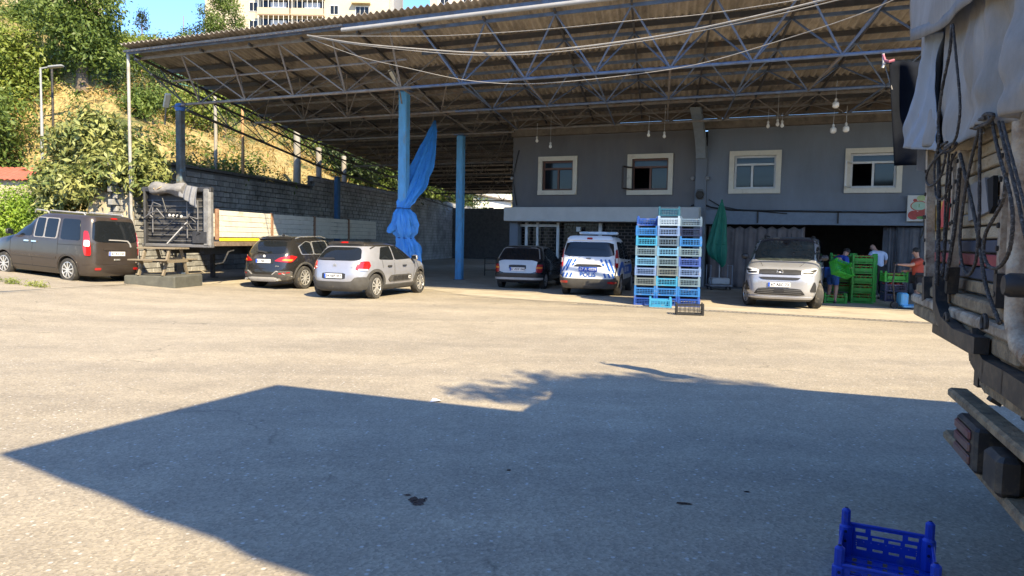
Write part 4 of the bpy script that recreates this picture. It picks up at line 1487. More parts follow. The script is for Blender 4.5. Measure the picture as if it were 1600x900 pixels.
for s in (-1, 1):
    o = panel(R_, [(s * .38, .84), (s * .92, .80), (s * 1.10, .98), (s * .86, 1.02), (s * .55, .95)], .016, 2, 5, 14, depth=.03).build('tail_light', RED_LENS, xcar, 60)
    panel(R_, [(s * .62, .86), (s * .9, .84), (s * .96, .90), (s * .66, .91)], .022, 2, 2, 8).build('light_core', ORANGE_LENS, o, 60)
    panel(R_, [(s * .56, .46), (s * .88, .50), (s * .88, .53), (s * .56, .50)], .03, 1, 2, 6, depth=.04).build('rear_reflector', RED_LENS, xcar)
panel(R_, [(-.94, .30), (.94, .30), (.98, .56), (.40, .56), (.34, .44), (-.34, .44), (-.40, .56), (-.98, .56)], .03, 1, 4, 26, depth=.05).build('rear_bumper', CLADDING, xcar, 50)
panel(R_, [(-.45, .27), (.45, .27), (.50, .37), (-.50, .37)], .05, 1, 3, 14, depth=.06).build('skid_plate', mat('skid_silver', (.45, .44, .41), .5), xcar, 50)
for s in (-1, 1):
    strip(R_, [(s * .36, .45), (s * .5, .55), (s * .7, .47), (s * .95, .40)], .022, .04).build('bumper_trim', mat('bumper_trim', (.35, .34, .32), .5), xcar, 50)
    MB().tube([(-2.24, s * .56, .30), (-2.0, s * .56, .30)], .04, 10).build('exhaust', CHROME, xcar, 50)
panel(R_, [(-.36, .76), (.36, .76), (.36, .92), (-.36, .92)], .004, 1, 3, 10).build('plate_recess', BLACK_TRIM, xcar, 60)
plate(xcar, R_(0, .84) + Vector((-.016, 0, 0)), (-1, 0, .06), (0, 0, 1), .52, .112, '67 ABL 717')
P = R_(0, .985); MB().lathe([(.045, 0), (.04, .012), (.01, .014)], (0, 0, 0), 'x', 16).build('badge', WHITE_LENS, xcar, 40).location = P + Vector((-.012, 0, 0))
lettering('xDrive', .05, CHROME, xcar, R_(-.5, .70) + Vector((-.012, 0, 0)), (0, -1, 0), (0, 0, 1), 'badge_text')
handles(xcar, sh, (-.62, .22), .93, PAINT_BLACK)
seams(xcar, sh, [[(-.03, .42), (-.03, 1.05)], [(.98, .5), (1.0, 1.06)], [(-.86, .75), (-.87, 1.05)], [(-.9, .92), (.95, .90)]], SEAM)
for s in (-1, 1):
    MB().tube([(-1.42, s * .60, 1.52), (-1.2, s * .62, 1.575), (-.2, s * .63, 1.60), (.1, s * .62, 1.545)], .018, 6).build('roof_rail', CHROME, xcar, 50)
    add_mirror(xcar, .78, .84, 1.1, s, PAINT_BLACK)
    f = sh.on_side(s)
    for wx_ in (1.34, -1.33):
        strip(f, [(wx_ + .46 * math.cos(math.pi * (1 - k / 14)), .34 + .455 * math.sin(math.pi * k / 14)) for k in range(15)], .05, .012).build('arch_lip', CLADDING, xcar, 50)
MB().rbox((-1.2, 0, 1.62), (.14, .04, .06), .015).build('roof_aerial', BLACK_TRIM, xcar)
strip(R_, [(-.05, 1.08), (.1, 1.10), (.3, 1.12)], .05, .03).build('wiper', BLACK_TRIM, xcar)

# ------------------------------------------------------------------ silver hatchback with black roof
PAINT_SILVER = mat('paint_silver', (.36, .37, .41), .3, metal=.45, var=.05, coat=.5, dirt=(.33, .30, .25), damt=.15, dscale=1.4)
a = on_ground(507, 462.5); b = on_ground(583, 466.5)
hd = math.atan2(.944, .33); fwd = Vector((math.cos(hd), math.sin(hd), 0)); rgt = Vector((fwd.y, -fwd.x, 0))
mid = (a + b) / 2
loc = Vector((mid.x, mid.y, 0)) + fwd * 1.27
prof = [(.20, -1.86, 1.92, .74), (.32, -1.96, 2.02, .83), (.50, -2.0, 2.06, .865), (.68, -1.98, 2.04, .875), (.82, -1.94, 1.98, .87), (.92, -1.90, 1.78, .862), (.98, -1.86, 1.40, .85), (1.04, -1.80, 1.08, .83), (1.18, -1.66, .80, .775), (1.32, -1.50, .48, .71), (1.40, -1.40, .22, .65), (1.435, -1.30, .02, .58), (1.46, -1.1, -.15, .46), (1.474, -.8, -.35, .28)]
BLACK_ROOF = mat('roof_black', (.03, .028, .026), .3, coat=.5, dirt=(.13, .11, .09), damt=.35, dscale=1.5)
def spl2(m): return 1 if m.z < .34 else 0
c3, sh = make_car('hatchback_car', 'silver hatchback with black roof and black side bumps in the sun', loc, hd, prof, 4.6, 4.0, PAINT_SILVER, (1.27, -1.27), .325, .2, 'star', split=spl2, track=.76)
# roof skin in black
for j, me_poly in enumerate(c3.children[0].data.polygons):
    if me_poly.center.z > 1.345 and me_poly.material_index == 0: me_poly.material_index = 3
c3.children[0].data.materials.append(BLACK_ROOF)
windows(c3, sh, [[(-1.12, 1.02), (-.36, 1.0), (-.36, 1.36), (-.86, 1.34)], [(-.30, 1.0), (.84, 1.02), (.62, 1.18), (.12, 1.36), (-.30, 1.37)]])
R_ = sh.on_end(False)
panel(R_, [(-.68, .99), (.68, .99), (.52, 1.33), (-.52, 1.33)], .008, 2, 6, 18).build('rear_window', GLASS_CAR, c3, 60)
panel(R_, [(-.54, 1.365), (.54, 1.365), (.5, 1.42), (-.5, 1.42)], .07, 2, 3, 14, depth=.08).build('roof_spoiler', BLACK_ROOF, c3, 60)
panel(R_, [(-.11, 1.375), (.11, 1.375), (.1, 1.405), (-.1, 1.405)], .085, 1, 2, 6, depth=.03).build('brake_light', RED_LENS, c3)
for s in (-1, 1):
    o = panel(R_, [(s * .58, .76), (s * .93, .74), (s * 1.02, .86), (s * .92, .98), (s * .62, .97)], .02, 3, 6, 14, depth=.04).build('tail_light', RED_LENS, c3, 60)
    panel(R_, [(s * .66, .745), (s * .92, .735), (s * .94, .775), (s * .66, .785)], .026, 1, 2, 8).build('lamp_edge', WHITE_LENS, o, 60)
panel(R_, [(-.98, .26), (.98, .26), (1.0, .52), (.90, .58), (.60, .58), (.50, .46), (-.50, .46), (-.60, .58), (-.90, .58), (-1.0, .52)], .03, 1, 5, 30, depth=.05).build('rear_bumper', CLADDING, c3, 50)
plate(c3, R_(0, .60) + Vector((-.018, 0, 0)), (-1, 0, 0), (0, 0, 1), .52, .112, '34 AEP 057')
panel(R_, [(-.34, .52), (.34, .52), (.34, .68), (-.34, .68)], .004, 1, 3, 10).build('plate_recess', BLACK_TRIM, c3, 60)
mb = MB()
P = R_(0, .87) + Vector((-.016, 0, 0))
for dz in (0, .035):
    mb.bar(P + Vector((0, .045, dz - .03)), P + Vector((0, 0, dz + .01)), .014, .012); mb.bar(P + Vector((0, -.045, dz - .03)), P + Vector((0, 0, dz + .01)), .014, .012)
mb.build('badge', CHROME, c3)
panel(R_, [(.05, 1.0), (.62, 1.0), (.60, 1.04), (.08, 1.05)], .022, 1, 2, 10, depth=.02).build('wiper', BLACK_TRIM, c3)
lettering('C3', .05, CHROME, c3, R_(-.5, .83) + Vector((-.016, 0, 0)), (0, -1, 0), (0, 0, 1), 'badge_text')
handles(c3, sh, (-.62, .22), .84, BLACK_TRIM)
seams(c3, sh, [[(-.33, .36), (-.33, 1.0)], [(.80, .42), (.88, 1.02)], [(-.95, .8), (-.98, 1.0)], [(-.90, .35), (.8, .35)]], SEAM)
for s in (-1, 1):
    f = sh.on_side(s)
    o = panel(f, [(-.62, .42), (.62, .42), (.68, .50), (.62, .60), (-.55, .60), (-.68, .50)], .018, 2, 3, 14, depth=.03).build('side_bump', CLADDING, c3, 50)
    for k in range(4):
        x = -.42 + .22 * k
        panel(f, [(x, .45), (x + .19, .45), (x + .19, .57), (x, .57)], .026, 2, 2, 6, depth=.02).build('bump_cell', BLACK_TRIM, o, 50)
    panel(f, [(.46, .47), (.60, .47), (.60, .55), (.46, .55)], .028, 2, 2, 6, depth=.012).build('bump_ring', WHITE_LENS, o, 50)
    panel(f, [(.48, .487), (.58, .487), (.58, .533), (.48, .533)], .031, 2, 2, 6, depth=.012).build('bump_core', CLADDING, o, 50)
    for wx_ in (1.27, -1.27):
        panel_pts = [(wx_ + .425 * math.cos(math.pi * (1 - k / 16)), .325 + .42 * math.sin(math.pi * k / 16)) for k in range(17)]
        strip(f, panel_pts, .075, .016).build('arch_trim', CLADDING, c3, 50)
    strip(f, [(-.88 + 1.75 * k / 8, .30) for k in range(9)], .1, .018).build('sill_trim', CLADDING, c3, 50)
    add_mirror(c3, .78, .80, 1.03, s, BLACK_ROOF if s > 0 else CHROME)
    strip(f, [(-1.30, 1.30), (-1.0, 1.385), (-.4, 1.405), (.1, 1.39), (.5, 1.25), (.95, 1.03)], .035, .010).build('roof_trim', BLACK_ROOF, c3, 50)

# ------------------------------------------------------------------ older black hatchback with silver tailgate
PAINT_NAVY = mat('paint_dark', (.018, .019, .024), .25, metal=.1, var=.08, coat=.4)
GATE_SILVER = mat('gate_silver', (.42, .41, .39), .35, metal=.35, var=.06)
a = on_ground(787, 449); b = on_ground(846, 451.5)
hd = math.atan2(.963, .27); fwd = Vector((math.cos(hd), math.sin(hd), 0))
mid = (a + b) / 2
loc = Vector((mid.x, mid.y, 0)) + fwd * 1.22
prof = [(.22, -1.82, 1.80, .74), (.32, -1.90, 1.90, .81), (.48, -1.93, 1.93, .84), (.66, -1.90, 1.91, .85), (.80, -1.88, 1.84, .845), (.90, -1.86, 1.60, .835), (.96, -1.83, 1.15, .82), (1.02, -1.78, .95, .80), (1.15, -1.66, .72, .745), (1.28, -1.52, .44, .68), (1.36, -1.42, .20, .62), (1.395, -1.33, .05, .55), (1.42, -1.15, -.1, .44), (1.43, -.9, -.3, .3)]
old, sh = make_car('old_hatchback_car', 'older dark hatchback with silver tailgate parked beside the police van', loc, hd, prof, 7, 5, PAINT_NAVY, (1.24, -1.22), .29, .18, 'ten', split=lambda m: 0, track=.72)
windows(old, sh, [[(-1.25, 1.0), (-.62, 1.0), (-.62, 1.32), (-1.08, 1.30)], [(-.56, 1.0), (.05, 1.0), (.05, 1.33), (-.56, 1.33)], [(.1, 1.0), (.80, 1.0), (.55, 1.16), (.3, 1.31), (.1, 1.33)]])
R_ = sh.on_end(False)
panel(R_, [(-.68, .98), (.68, .98), (.58, 1.30), (-.58, 1.30)], .006, 1, 5, 16).build('rear_window', GLASS_CAR, old, 60)
strip(R_, [(-.72, 1.0), (-.62, 1.31), (-.5, 1.345), (.5, 1.345), (.62, 1.31), (.72, 1.0)], .035, .012).build('window_surround', GATE_SILVER, old, 50)
panel(R_, [(-.60, .54), (.60, .54), (.66, .95), (-.66, .95)], .010, 1, 5, 16).build('tailgate', GATE_SILVER, old, 60)
for s in (-1, 1):
    o = panel(R_, [(s * .60, .56), (s * .86, .56), (s * .88, .82), (s * .62, .82)], .016, 1, 4, 8, depth=.03).build('tail_light', RED_LENS, old, 60)
    panel(R_, [(s * .62, .68), (s * .85, .68), (s * .86, .74), (s * .62, .74)], .021, 1, 2, 6).build('reversing_lens', ORANGE_LENS, o, 60)
panel(R_, [(-.92, .30), (.92, .30), (.92, .52), (-.92, .52)], .04, 1, 4, 24, depth=.06).build('rear_bumper', BLACK_TRIM, old, 50)
strip(R_, [(-.86 + 1.72 * k / 12, .37) for k in range(13)], .07, .06).build('bumper_strip', mat('bumper_strip', (.45, .44, .42), .5), old, 50)
panel(R_, [(-.29, .66), (.29, .66), (.29, .80), (-.29, .80)], .014, 1, 2, 6).build('plate_recess', BLACK_TRIM, old)
plate(old, R_(0, .66) + Vector((-.03, 0, 0)), (-1, 0, 0), (0, 0, 1), .5, .112, '67 ADF 046')
panel(R_, [(-.24, .74), (.24, .74), (.24, .785), (-.24, .785)], .03, 1, 2, 6, depth=.02).build('gate_handle', BLACK_TRIM, old)
handles(old, sh, (-.45, .2), .86, BLACK_TRIM)
seams(old, sh, [[(.08, .35), (.08, 1.0)], [(-.59, .5), (-.59, 1.0)], [(.9, .4), (.85, 1.0)]], SEAM)
for s in (-1, 1): add_mirror(old, .72, .80, 1.0, s, BLACK_TRIM)
strip(sh.on_side(-1), [(-.9 + 1.8 * k / 8, .58) for k in range(9)], .035, .014).build('side_moulding', BLACK_TRIM, old, 50)

# ------------------------------------------------------------------ police van
PAINT_WHITE = mat('paint_white', (.70, .72, .74), .3, var=.03, coat=.5, dirt=(.55, .53, .48), damt=.12, dscale=1.3)
POLICE_BLUE = mat('police_blue', (.015, .10, .42), .35, var=.06)
a = on_ground(887, 459); b = on_ground(963, 462)
hd = math.atan2(.963, .27); fwd = Vector((math.cos(hd), math.sin(hd), 0))
mid = (a + b) / 2
loc = Vector((mid.x, mid.y, 0)) + fwd * 1.30
prof = [(.22, -2.0, 2.0, .76), (.34, -2.08, 2.10, .85), (.52, -2.12, 2.14, .885), (.74, -2.10, 2.12, .895), (.90, -2.08, 2.05, .89), (1.02, -2.06, 1.82, .88), (1.08, -2.05, 1.48, .872), (1.14, -2.03, 1.2, .86), (1.32, -1.98, .9, .82), (1.50, -1.91, .58, .775), (1.64, -1.84, .30, .73), (1.70, -1.78, .1, .68), (1.74, -1.62, -.1, .58), (1.76, -1.3, -.4, .36)]
def spl3(m): return 1 if m.z < .46 else 0
pol, sh = make_car('police_van', 'white police van with blue stripes and a light bar on its roof', loc, hd, prof, 8, 5, PAINT_WHITE, (1.34, -1.30), .31, .2, 'steel', rim_m=mat('steel_rim', (.28, .28, .28), .5), split=spl3, track=.78)
windows(pol, sh, [[(-1.72, 1.12), (-.72, 1.08), (-.72, 1.58), (-1.58, 1.60)], [(-.66, 1.08), (.10, 1.05), (.10, 1.60), (-.66, 1.60)], [(.16, 1.04), (1.0, 1.05), (.86, 1.24), (.46, 1.54), (.16, 1.60)]])
R_ = sh.on_end(False)
panel(R_, [(-.76, 1.16), (.76, 1.16), (.71, 1.58), (-.71, 1.58)], .008, 1, 5, 18).build('rear_window', GLASS_CAR, pol, 60)
panel(R_, [(-.68, 1.61), (.68, 1.61), (.62, 1.72), (-.62, 1.72)], .05, 2, 3, 16, depth=.08).build('roof_spoiler', PAINT_WHITE, pol, 60)
panel(R_, [(-.08, 1.63), (.08, 1.63), (.08, 1.67), (-.08, 1.67)], .066, 1, 2, 4).build('brake_light', RED_LENS, pol)
for s in (-1, 1):
    o = panel(R_, [(s * .79, .86), (s * .94, .84), (s * .96, 1.1), (s * .90, 1.40), (s * .80, 1.32)], .016, 1, 7, 8, depth=.03).build('tail_light', RED_LENS, pol, 60)
    panel(R_, [(s * .80, .98), (s * .92, .98), (s * .92, 1.12), (s * .80, 1.12)], .022, 1, 3, 5).build('reversing_lens', WHITE_LENS, o, 60)
    panel(R_, [(s * .58, .40), (s * .84, .40), (s * .84, .46), (s * .58, .46)], .055, 1, 2, 6).build('rear_reflector', RED_LENS, pol)
panel(R_, [(-1.02, .26), (1.02, .26), (1.04, .62), (.84, .62), (.78, .52), (-.78, .52), (-.84, .62), (-1.04, .62)], .04, 1, 5, 28, depth=.06).build('rear_bumper', CLADDING, pol, 50)
for s in (-1, 1):
    strip(R_, [(s * .80, .56), (s * .86, .8), (s * .80, 1.1)], .05, .004).build('corner_gap', BLACK_TRIM, pol, 50)
    for (x0, z0, x1, z1) in ((.36, 1.08, .41, 1.00), (.42, .97, .46, .90), (.49, 1.08, .64, .75), (.60, 1.08, .77, .70), (.70, .86, .76, .72)):
        if s > 0 and x0 == .60: x0, z0, x1, z1 = .56, 1.08, .66, .86
        if s < 0 and x0 == .70: continue
        strip(R_, [(s * (x0 + (x1 - x0) * k / 4), z0 + (z1 - z0) * k / 4) for k in range(5)], .05, .010).build('stripe', POLICE_BLUE, pol, 50)
    for k in range(3):
        x0 = .47 + .12 * k
        strip(R_, [(s * x0, .68), (s * (x0 + .05), .56)], .05, .010).build('stripe', POLICE_BLUE, pol, 50)
panel(R_, [(-.42, .87), (.42, .87), (.36, .94), (-.36, .94)], .02, 1, 2, 10, depth=.03).build('gate_handle', BLACK_TRIM, pol)
plate(pol, R_(0, .79) + Vector((-.018, 0, 0)), (-1, 0, 0), (0, 0, 1), .54, .135, '67 A 4029', PLATE_BLUE, PLATE_WHITE, False)
lettering('POLiS', .19, POLICE_BLUE, pol, R_(0, .635) + Vector((-.016, 0, 0)), (0, -1, 0), (0, 0, 1), 'police_text')
lettering('C O U R I E R', .05, mat('grey_letters', (.3, .3, .3), .5), pol, R_(0, 1.03) + Vector((-.014, 0, 0)), (0, -1, 0), (0, 0, 1), 'badge_text')
P = R_(0, 1.105) + Vector((-.012, 0, 0)); mb = MB(); mb.rbox(P, (.012, .13, .045), .005); mb.build('badge', mat('badge_grey', (.12, .14, .16), .4), pol)
for s in (-1, 1):
    f = sh.on_side(s)
    panel(f, [(-.86, .62), (2.0 - .95, .62), (1.05, .90), (-.86, .90)], .007, 1, 3, 16).build('police_band', POLICE_BLUE, pol, 60)
    ring_ = [(-1.30 + .50 * math.cos(math.pi * (1 - k / 16)), .42 + .52 * math.sin(math.pi * k / 16)) for k in range(13)]
    strip(f, ring_, .17, .008).build('blue_arc', POLICE_BLUE, pol, 60)
    r_ = (1, 0, 0) if s < 0 else (-1, 0, 0)
    lettering('POLiS', .2, PLATE_WHITE, pol, f(-.05, .76) + Vector((0, s * .011, 0)), r_, (0, 0, 1), 'police_text')
    lettering('155', .2, PLATE_WHITE, pol, f(-.66, .76) + Vector((0, s * .011, 0)), r_, (0, 0, 1), 'police_text')
    add_mirror(pol, .95, .86, 1.12, s, BLACK_TRIM)
handles(pol, sh, (-.56, .28), .98, BLACK_TRIM)
seams(pol, sh, [[(.13, .42), (.13, 1.05)], [(-.7, .5), (-.7, 1.06)], [(1.05, .5), (1.08, 1.02)]], SEAM)
lb = MB(); lb.rbox((-.25, 0, 1.86), (.26, 1.20, .09), .03); lbo = lb.build('light_bar', mat('lightbar_white', (.66, .68, .7), .3), pol, 50)
for s in (-1, 1):
    MB().rbox((-.25, s * .42, 1.862), (.27, .34, .08), .03).build('beacon', mat('beacon_clear', (.45, .55, .62), .2), lbo, 50)
    MB().box((-.25, s * .5, 1.79), (.06, .05, .08)).build('bar_foot', BLACK_TRIM, lbo)

# ------------------------------------------------------------------ silver people carrier facing the camera
PAINT_SILVER2 = mat('paint_light_silver', (.38, .39, .42), .28, metal=.4, var=.04, coat=.5, dirt=(.36, .35, .33), damt=.12, dscale=1.4)
hd = math.atan2(-.91, -.415); fwd = Vector((math.cos(hd), math.sin(hd), 0))
a = on_ground(1169, 477); b = on_ground(1273, 482)
mid = (a + b) / 2
loc = Vector((mid.x, mid.y, 0)) - fwd * 1.36
prof = [(.20, -2.0, 2.02, .78), (.30, -2.08, 2.12, .86), (.48, -2.12, 2.17, .905), (.66, -2.12, 2.17, .92), (.82, -2.11, 2.14, .92), (.95, -2.10, 2.07, .912), (1.03, -2.09, 1.96, .905), (1.10, -2.08, 1.70, .895), (1.17, -2.06, 1.40, .88), (1.26, -2.04, 1.16, .875), (1.45, -2.0, .82, .85), (1.62, -1.95, .48, .815), (1.73, -1.90, .22, .775), (1.78, -1.82, .04, .71), (1.81, -1.66, -.15, .58), (1.825, -1.4, -.4, .34)]
mpv, sh = make_car('people_carrier', 'light silver people carrier facing forward with its wheels turned at the loading bay', loc, hd, prof, 8, 5.6, PAINT_SILVER2, (1.36, -1.38), .34, .22, 'star', split=lambda m: 1 if m.z < .26 else 0, track=.79, steer=rad(24))
Fr = sh.on_end(True)
ROOF_REFLECTION = mat('roof_dark_reflection', (.03, .035, .05), .25, coat=.5)  # dark reflection on the silver roof, put into its colour
mpv.children[0].data.materials.append(ROOF_REFLECTION)
for q in mpv.children[0].data.polygons:
    if q.center.z > 1.70 and q.material_index == 0: q.material_index = 3
panel(Fr, [(-.80, 1.19), (.80, 1.19), (.71, 1.70), (-.71, 1.70)], .006, 1, 8, 22).build('windscreen', mat('screen_glass', (.045, .055, .05), .04, var=.35, scale=2.2, spec=.8), mpv, 60)
strip(Fr, [(-.84, 1.18), (-.74, 1.715), (.74, 1.715), (.84, 1.18)], .05, .004).build('screen_edge', mat('screen_edge', (.42, .42, .38), .5), mpv, 60)
panel(Fr, [(-.07, 1.58), (.07, 1.58), (.10, 1.72), (-.10, 1.72)], .012, 1, 3, 6).build('camera_pod', BLACK_TRIM, mpv)
for s in (-1, 1):
    o = panel(Fr, [(s * .50, .86), (s * .86, .85), (s * 1.02, 1.00), (s * .86, 1.03), (s * .50, .97)], .012, 1, 4, 14, depth=.03).build('headlight', WHITE_LENS, mpv, 60)
    panel(Fr, [(s * .54, .885), (s * .80, .88), (s * .84, .925), (s * .54, .925)], .017, 1, 2, 8).build('lamp_housing', BLACK_TRIM, o, 60)
    panel(Fr, [(s * .86, .92), (s * .97, .98), (s * .90, 1.0), (s * .66, .96)], .017, 1, 2, 8).build('lamp_housing', RIM_DARK, o, 60)
    panel(Fr, [(s * .72, .46), (s * 1.0, .44), (s * .98, .58), (s * .88, .72)], .014, 1, 4, 10).build('fog_recess', BLACK_TRIM, mpv, 60)
    add_mirror(mpv, 1.02, .87, 1.27, s, BLACK_TRIM)
gr = panel(Fr, [(-.50, .86), (.50, .86), (.50, .985), (-.50, .985)], .008, 1, 3, 16).build('grille', BLACK_TRIM, mpv, 60)
for dz in (.895, .925, .955):
    strip(Fr, [(-.48 + .96 * k / 10, dz) for k in range(11)], .010, .014).build('grille_bar', mat('grille_bar', (.08, .08, .085), .4), gr, 50)
P = Fr(0, .925) + Vector((.022, 0, 0))
mb = MB()
mb.tube([P + Vector((0, .072 * math.cos(a), .072 * math.sin(a))) for a in [2 * math.pi * k / 24 for k in range(25)]], .010, 6)
mb.tube([P + Vector((0, .07, -.012)), P + Vector((0, -.012, .012)), P + Vector((0, .012, -.012)), P + Vector((0, -.07, .012))], .009, 6)
mb.build('badge', CHROME, mpv, 50)
panel(Fr, [(-.42, .73), (.42, .73), (.50, .80), (-.50, .80)], .008, 1, 2, 14).build('upper_intake', BLACK_TRIM, mpv, 60)
lo_ = panel(Fr, [(-.62, .36), (.62, .36), (.50, .53), (-.50, .53)], .008, 1, 3, 16).build('lower_intake', BLACK_TRIM, mpv, 60)
for dz in (.40, .445, .49):
    strip(Fr, [(-.52 + 1.04 * k / 10, dz) for k in range(11)], .016, .016).build('intake_bar', mat('intake_bar', (.10, .10, .10), .5), lo_, 50)
panel(Fr, [(-.12, .42), (.12, .42), (.12, .50), (-.12, .50)], .022, 1, 2, 6).build('sensor_plate', BLACK_TRIM, lo_)
plate(mpv, Fr(0, .615) + Vector((.02, 0, 0)), (1, 0, 0), (0, 0, 1), .52, .112, '67 ASC 73')
windows(mpv, sh, [[(.10, 1.16), (.98, 1.18), (.86, 1.34), (.46, 1.66), (.10, 1.68)], [(-.85, 1.16), (.02, 1.16), (.02, 1.68), (-.85, 1.68)], [(-1.75, 1.18), (-.95, 1.16), (-.95, 1.68), (-1.65, 1.66)]])
handles(mpv, sh, (-.02, .26), 1.02, PAINT_SILVER2)
seams(mpv, sh, [[(.06, .4), (.06, 1.16)], [(1.05, .6), (1.08, 1.16)], [(-.9, .7), (-.9, 1.16)]], SEAM)
for s in (-1, 1):
    MB().tube([(-1.6, s * .60, 1.77), (-1.45, s * .62, 1.84), (-.2, s * .62, 1.85), (-.02, s * .60, 1.77)], .022, 6).build('roof_rail', BLACK_TRIM, mpv, 50)
    strip(Fr, [(s * (.44 + .10 * k / 3), 1.06 + .10 * k / 3) for k in range(4)], .008, .003).build('bonnet_crease', SEAM, mpv)
strip(Fr, [(-.85 + 1.7 * k / 16, .30 + 0.0 * k) for k in range(17)], .05, .025).build('bumper_lip', PAINT_SILVER2, mpv, 50)
for s in (-1, 1):
    strip(Fr, [(s * .1, 1.2), (s * .4, 1.215), (s * .66, 1.24)], .02, .014).build('wiper', BLACK_TRIM, mpv)
MB().tube([(-1.2, 0, 1.80), (-1.28, 0, 1.93)], .012, 6).build('roof_aerial', BLACK_TRIM, mpv)
# ================================================================== OBJECTS IN THE YARD
OLD_PLANK = mat('old_truck_plank', (.50, .405, .265), .8, var=.28, scale=9, bump=.5, bscale=60, dirt=(.14, .085, .045), damt=.55, dscale=9, stretch=(1, 1, 2.5))
OLD_STEEL = mat('old_white_steel', (.47, .385, .275), .7, var=.25, scale=9, bump=.4, dirt=(.11, .05, .02), damt=.72, dscale=8)
NAVY_BAND = mat('navy_band', (.04, .05, .075), .7, var=.25, dirt=(.2, .17, .13), damt=.3)
RED_BAND = mat('red_band', (.30, .05, .05), .7, var=.2, dirt=(.3, .22, .17), damt=.35)
GRIMY = mat('grimy_steel', (.29, .21, .12), .85, var=.35, scale=10, bump=.5, dirt=(.07, .05, .033), damt=.65, dscale=9)
BLACK_STEEL = mat('black_steel', (.022, .021, .02), .55, var=.3, scale=6, dirt=(.12, .09, .055), damt=.45, dscale=9)
ROPE = mat('dark_rope', (.05, .043, .037), .9, var=.5, scale=60, bump=.6, bscale=120, dirt=(.30, .28, .25), damt=.35, dscale=70)

# ------------------------------------------------------------------ lorry at the right edge, seen from its tail
T0 = Vector((2.88, 5.2, 0))
TA = Vector((-.34, -.94, 0)).normalized()            # along the tail, towards the camera
TIN = Vector((-TA.y, TA.x, 0))                        # into the lorry
def tl_(px, py, out=0.0):
    """pixel -> position in the lorry's own axes, on the tail plane moved outwards"""
    p = on_plane(px, py, T0 - TIN * out, TIN)
    q = p - T0
    return Vector((q.dot(TA), q.dot(TIN), q.z))
truck = thing('cargo_lorry', 'weathered cargo lorry with plank tailboard and roped stakes at the right edge', 'lorry', T0, math.atan2(TA.y, TA.x))
Wd = 2.45
z_top = tl_(1446, 236).z
z_bot = tl_(1500, 455).z
npl = 13
cols_ = [OLD_PLANK] * 9 + [NAVY_BAND, RED_BAND, NAVY_BAND, GRIMY]
zs_ = [z_top + (z_bot - z_top) * k / npl for k in range(npl + 1)]
for k in range(npl):
    hgt = zs_[k] - zs_[k + 1]
    MB().rbox((Wd / 2, .045 + random.uniform(-.006, .006), (zs_[k] + zs_[k + 1]) / 2), (Wd - .02, .035, hgt - .010), .006).build('plank', cols_[k], truck)
# beams below the tailboard
for (y0, y1, m, o) in ((458, 478, GRIMY, .02), (480, 497, OLD_STEEL, .05), (499, 524, GRIMY, .03)):
    za, zb = tl_(1500, y0).z, tl_(1500, y1).z
    MB().rbox((Wd / 2, .05 - o, (za + zb) / 2), (Wd, .12, za - zb), .012).build('tail_beam', m, truck)
def stake(pts, w, out, m=OLD_STEEL, name='stake', d=None, foot=True):
    P = [tl_(x, y, out) for x, y in pts]
    mb = MB()
    for a_, b_ in zip(P[:-1], P[1:]): mb.bar(a_, b_, w, d or w * .8, up=(0, 1, 0))
    o = mb.build(name, m, truck)
    if foot:
        MB().bar(P[-1] + (P[-2] - P[-1]).normalized() * .14, P[-1] - (P[-2] - P[-1]).normalized() * .01, w * 1.25, w * 1.1, up=(0, 1, 0)).build('stake_foot', BLACK_STEEL, o)
    # bolt heads
    n = 7
    bolt = MB()
    for k in range(n):
        f = (k + .5) / n
        c = P[0] + (P[1] - P[0]) * f
        bolt.lathe([(.012, .0), (.012, -(d or w * .8) / 2 - .01)], (c.x, c.y, c.z), 'y', 6)
    tag(bolt.build('bolts', BLACK_STEEL, o), kind='stuff')
    return o
stake([(1455, 215), (1451, 467)], .062, .03)
stake([(1488, 240), (1473, 440)], .014, .02, BLACK_STEEL, foot=False)
stake([(1506, 235), (1486, 455)], .052, .04)
stake([(1493, 250), (1487, 450)], .035, .03, foot=False)
stake([(1576, 225), (1562, 478)], .042, .04)
# heavy round stake with bent foot
P = [tl_(x, y, .08) for x, y in ((1597, 190), (1592, 300), (1587, 430), (1585, 500), (1594, 540), (1612, 562))]
MB().tube(P, [.034, .034, .034, .036, .038, .034], 12).build('round_stake', OLD_STEEL, truck, 60)
MB().lathe([(.035, -.05), (.045, -.03), (.045, .03), (.035, .05)], tuple(tl_(1592, 446, .11)), 'y', 14).build('clamp', BLACK_STEEL, truck, 40)
# dark hooked bracket at the far corner
P = [tl_(x, y, .08) for x, y in ((1468, 432), (1469, 478), (1478, 505), (1497, 525), (1532, 540))]
mb = MB()
for a_, b_ in zip(P[:-1], P[1:]): mb.bar(a_, b_ + (b_ - a_).normalized() * .02, .075, .06, up=(0, 1, 0))
mb.build('hook_bracket', BLACK_STEEL, truck)
P = [tl_(x, y, .05) for x, y in ((1528, 520), (1531, 552), (1548, 580), (1580, 598), (1625, 628))]
mb = MB()
for a_, b_ in zip(P[:-1], P[1:]): mb.bar(a_, b_ + (b_ - a_).normalized() * .02, .10, .07, up=(0, 1, 0))
mb.build('bumper_tube', BLACK_STEEL, truck)
P = [tl_(x, y, .02) for x, y in ((1541, 592), (1548, 603), (1580, 624), (1625, 650))]
mb = MB()
for a_, b_ in zip(P[:-1], P[1:]): mb.bar(a_, b_ + (b_ - a_).normalized() * .02, .06, .05, up=(0, 1, 0))
mb.build('lower_tube', GRIMY, truck)
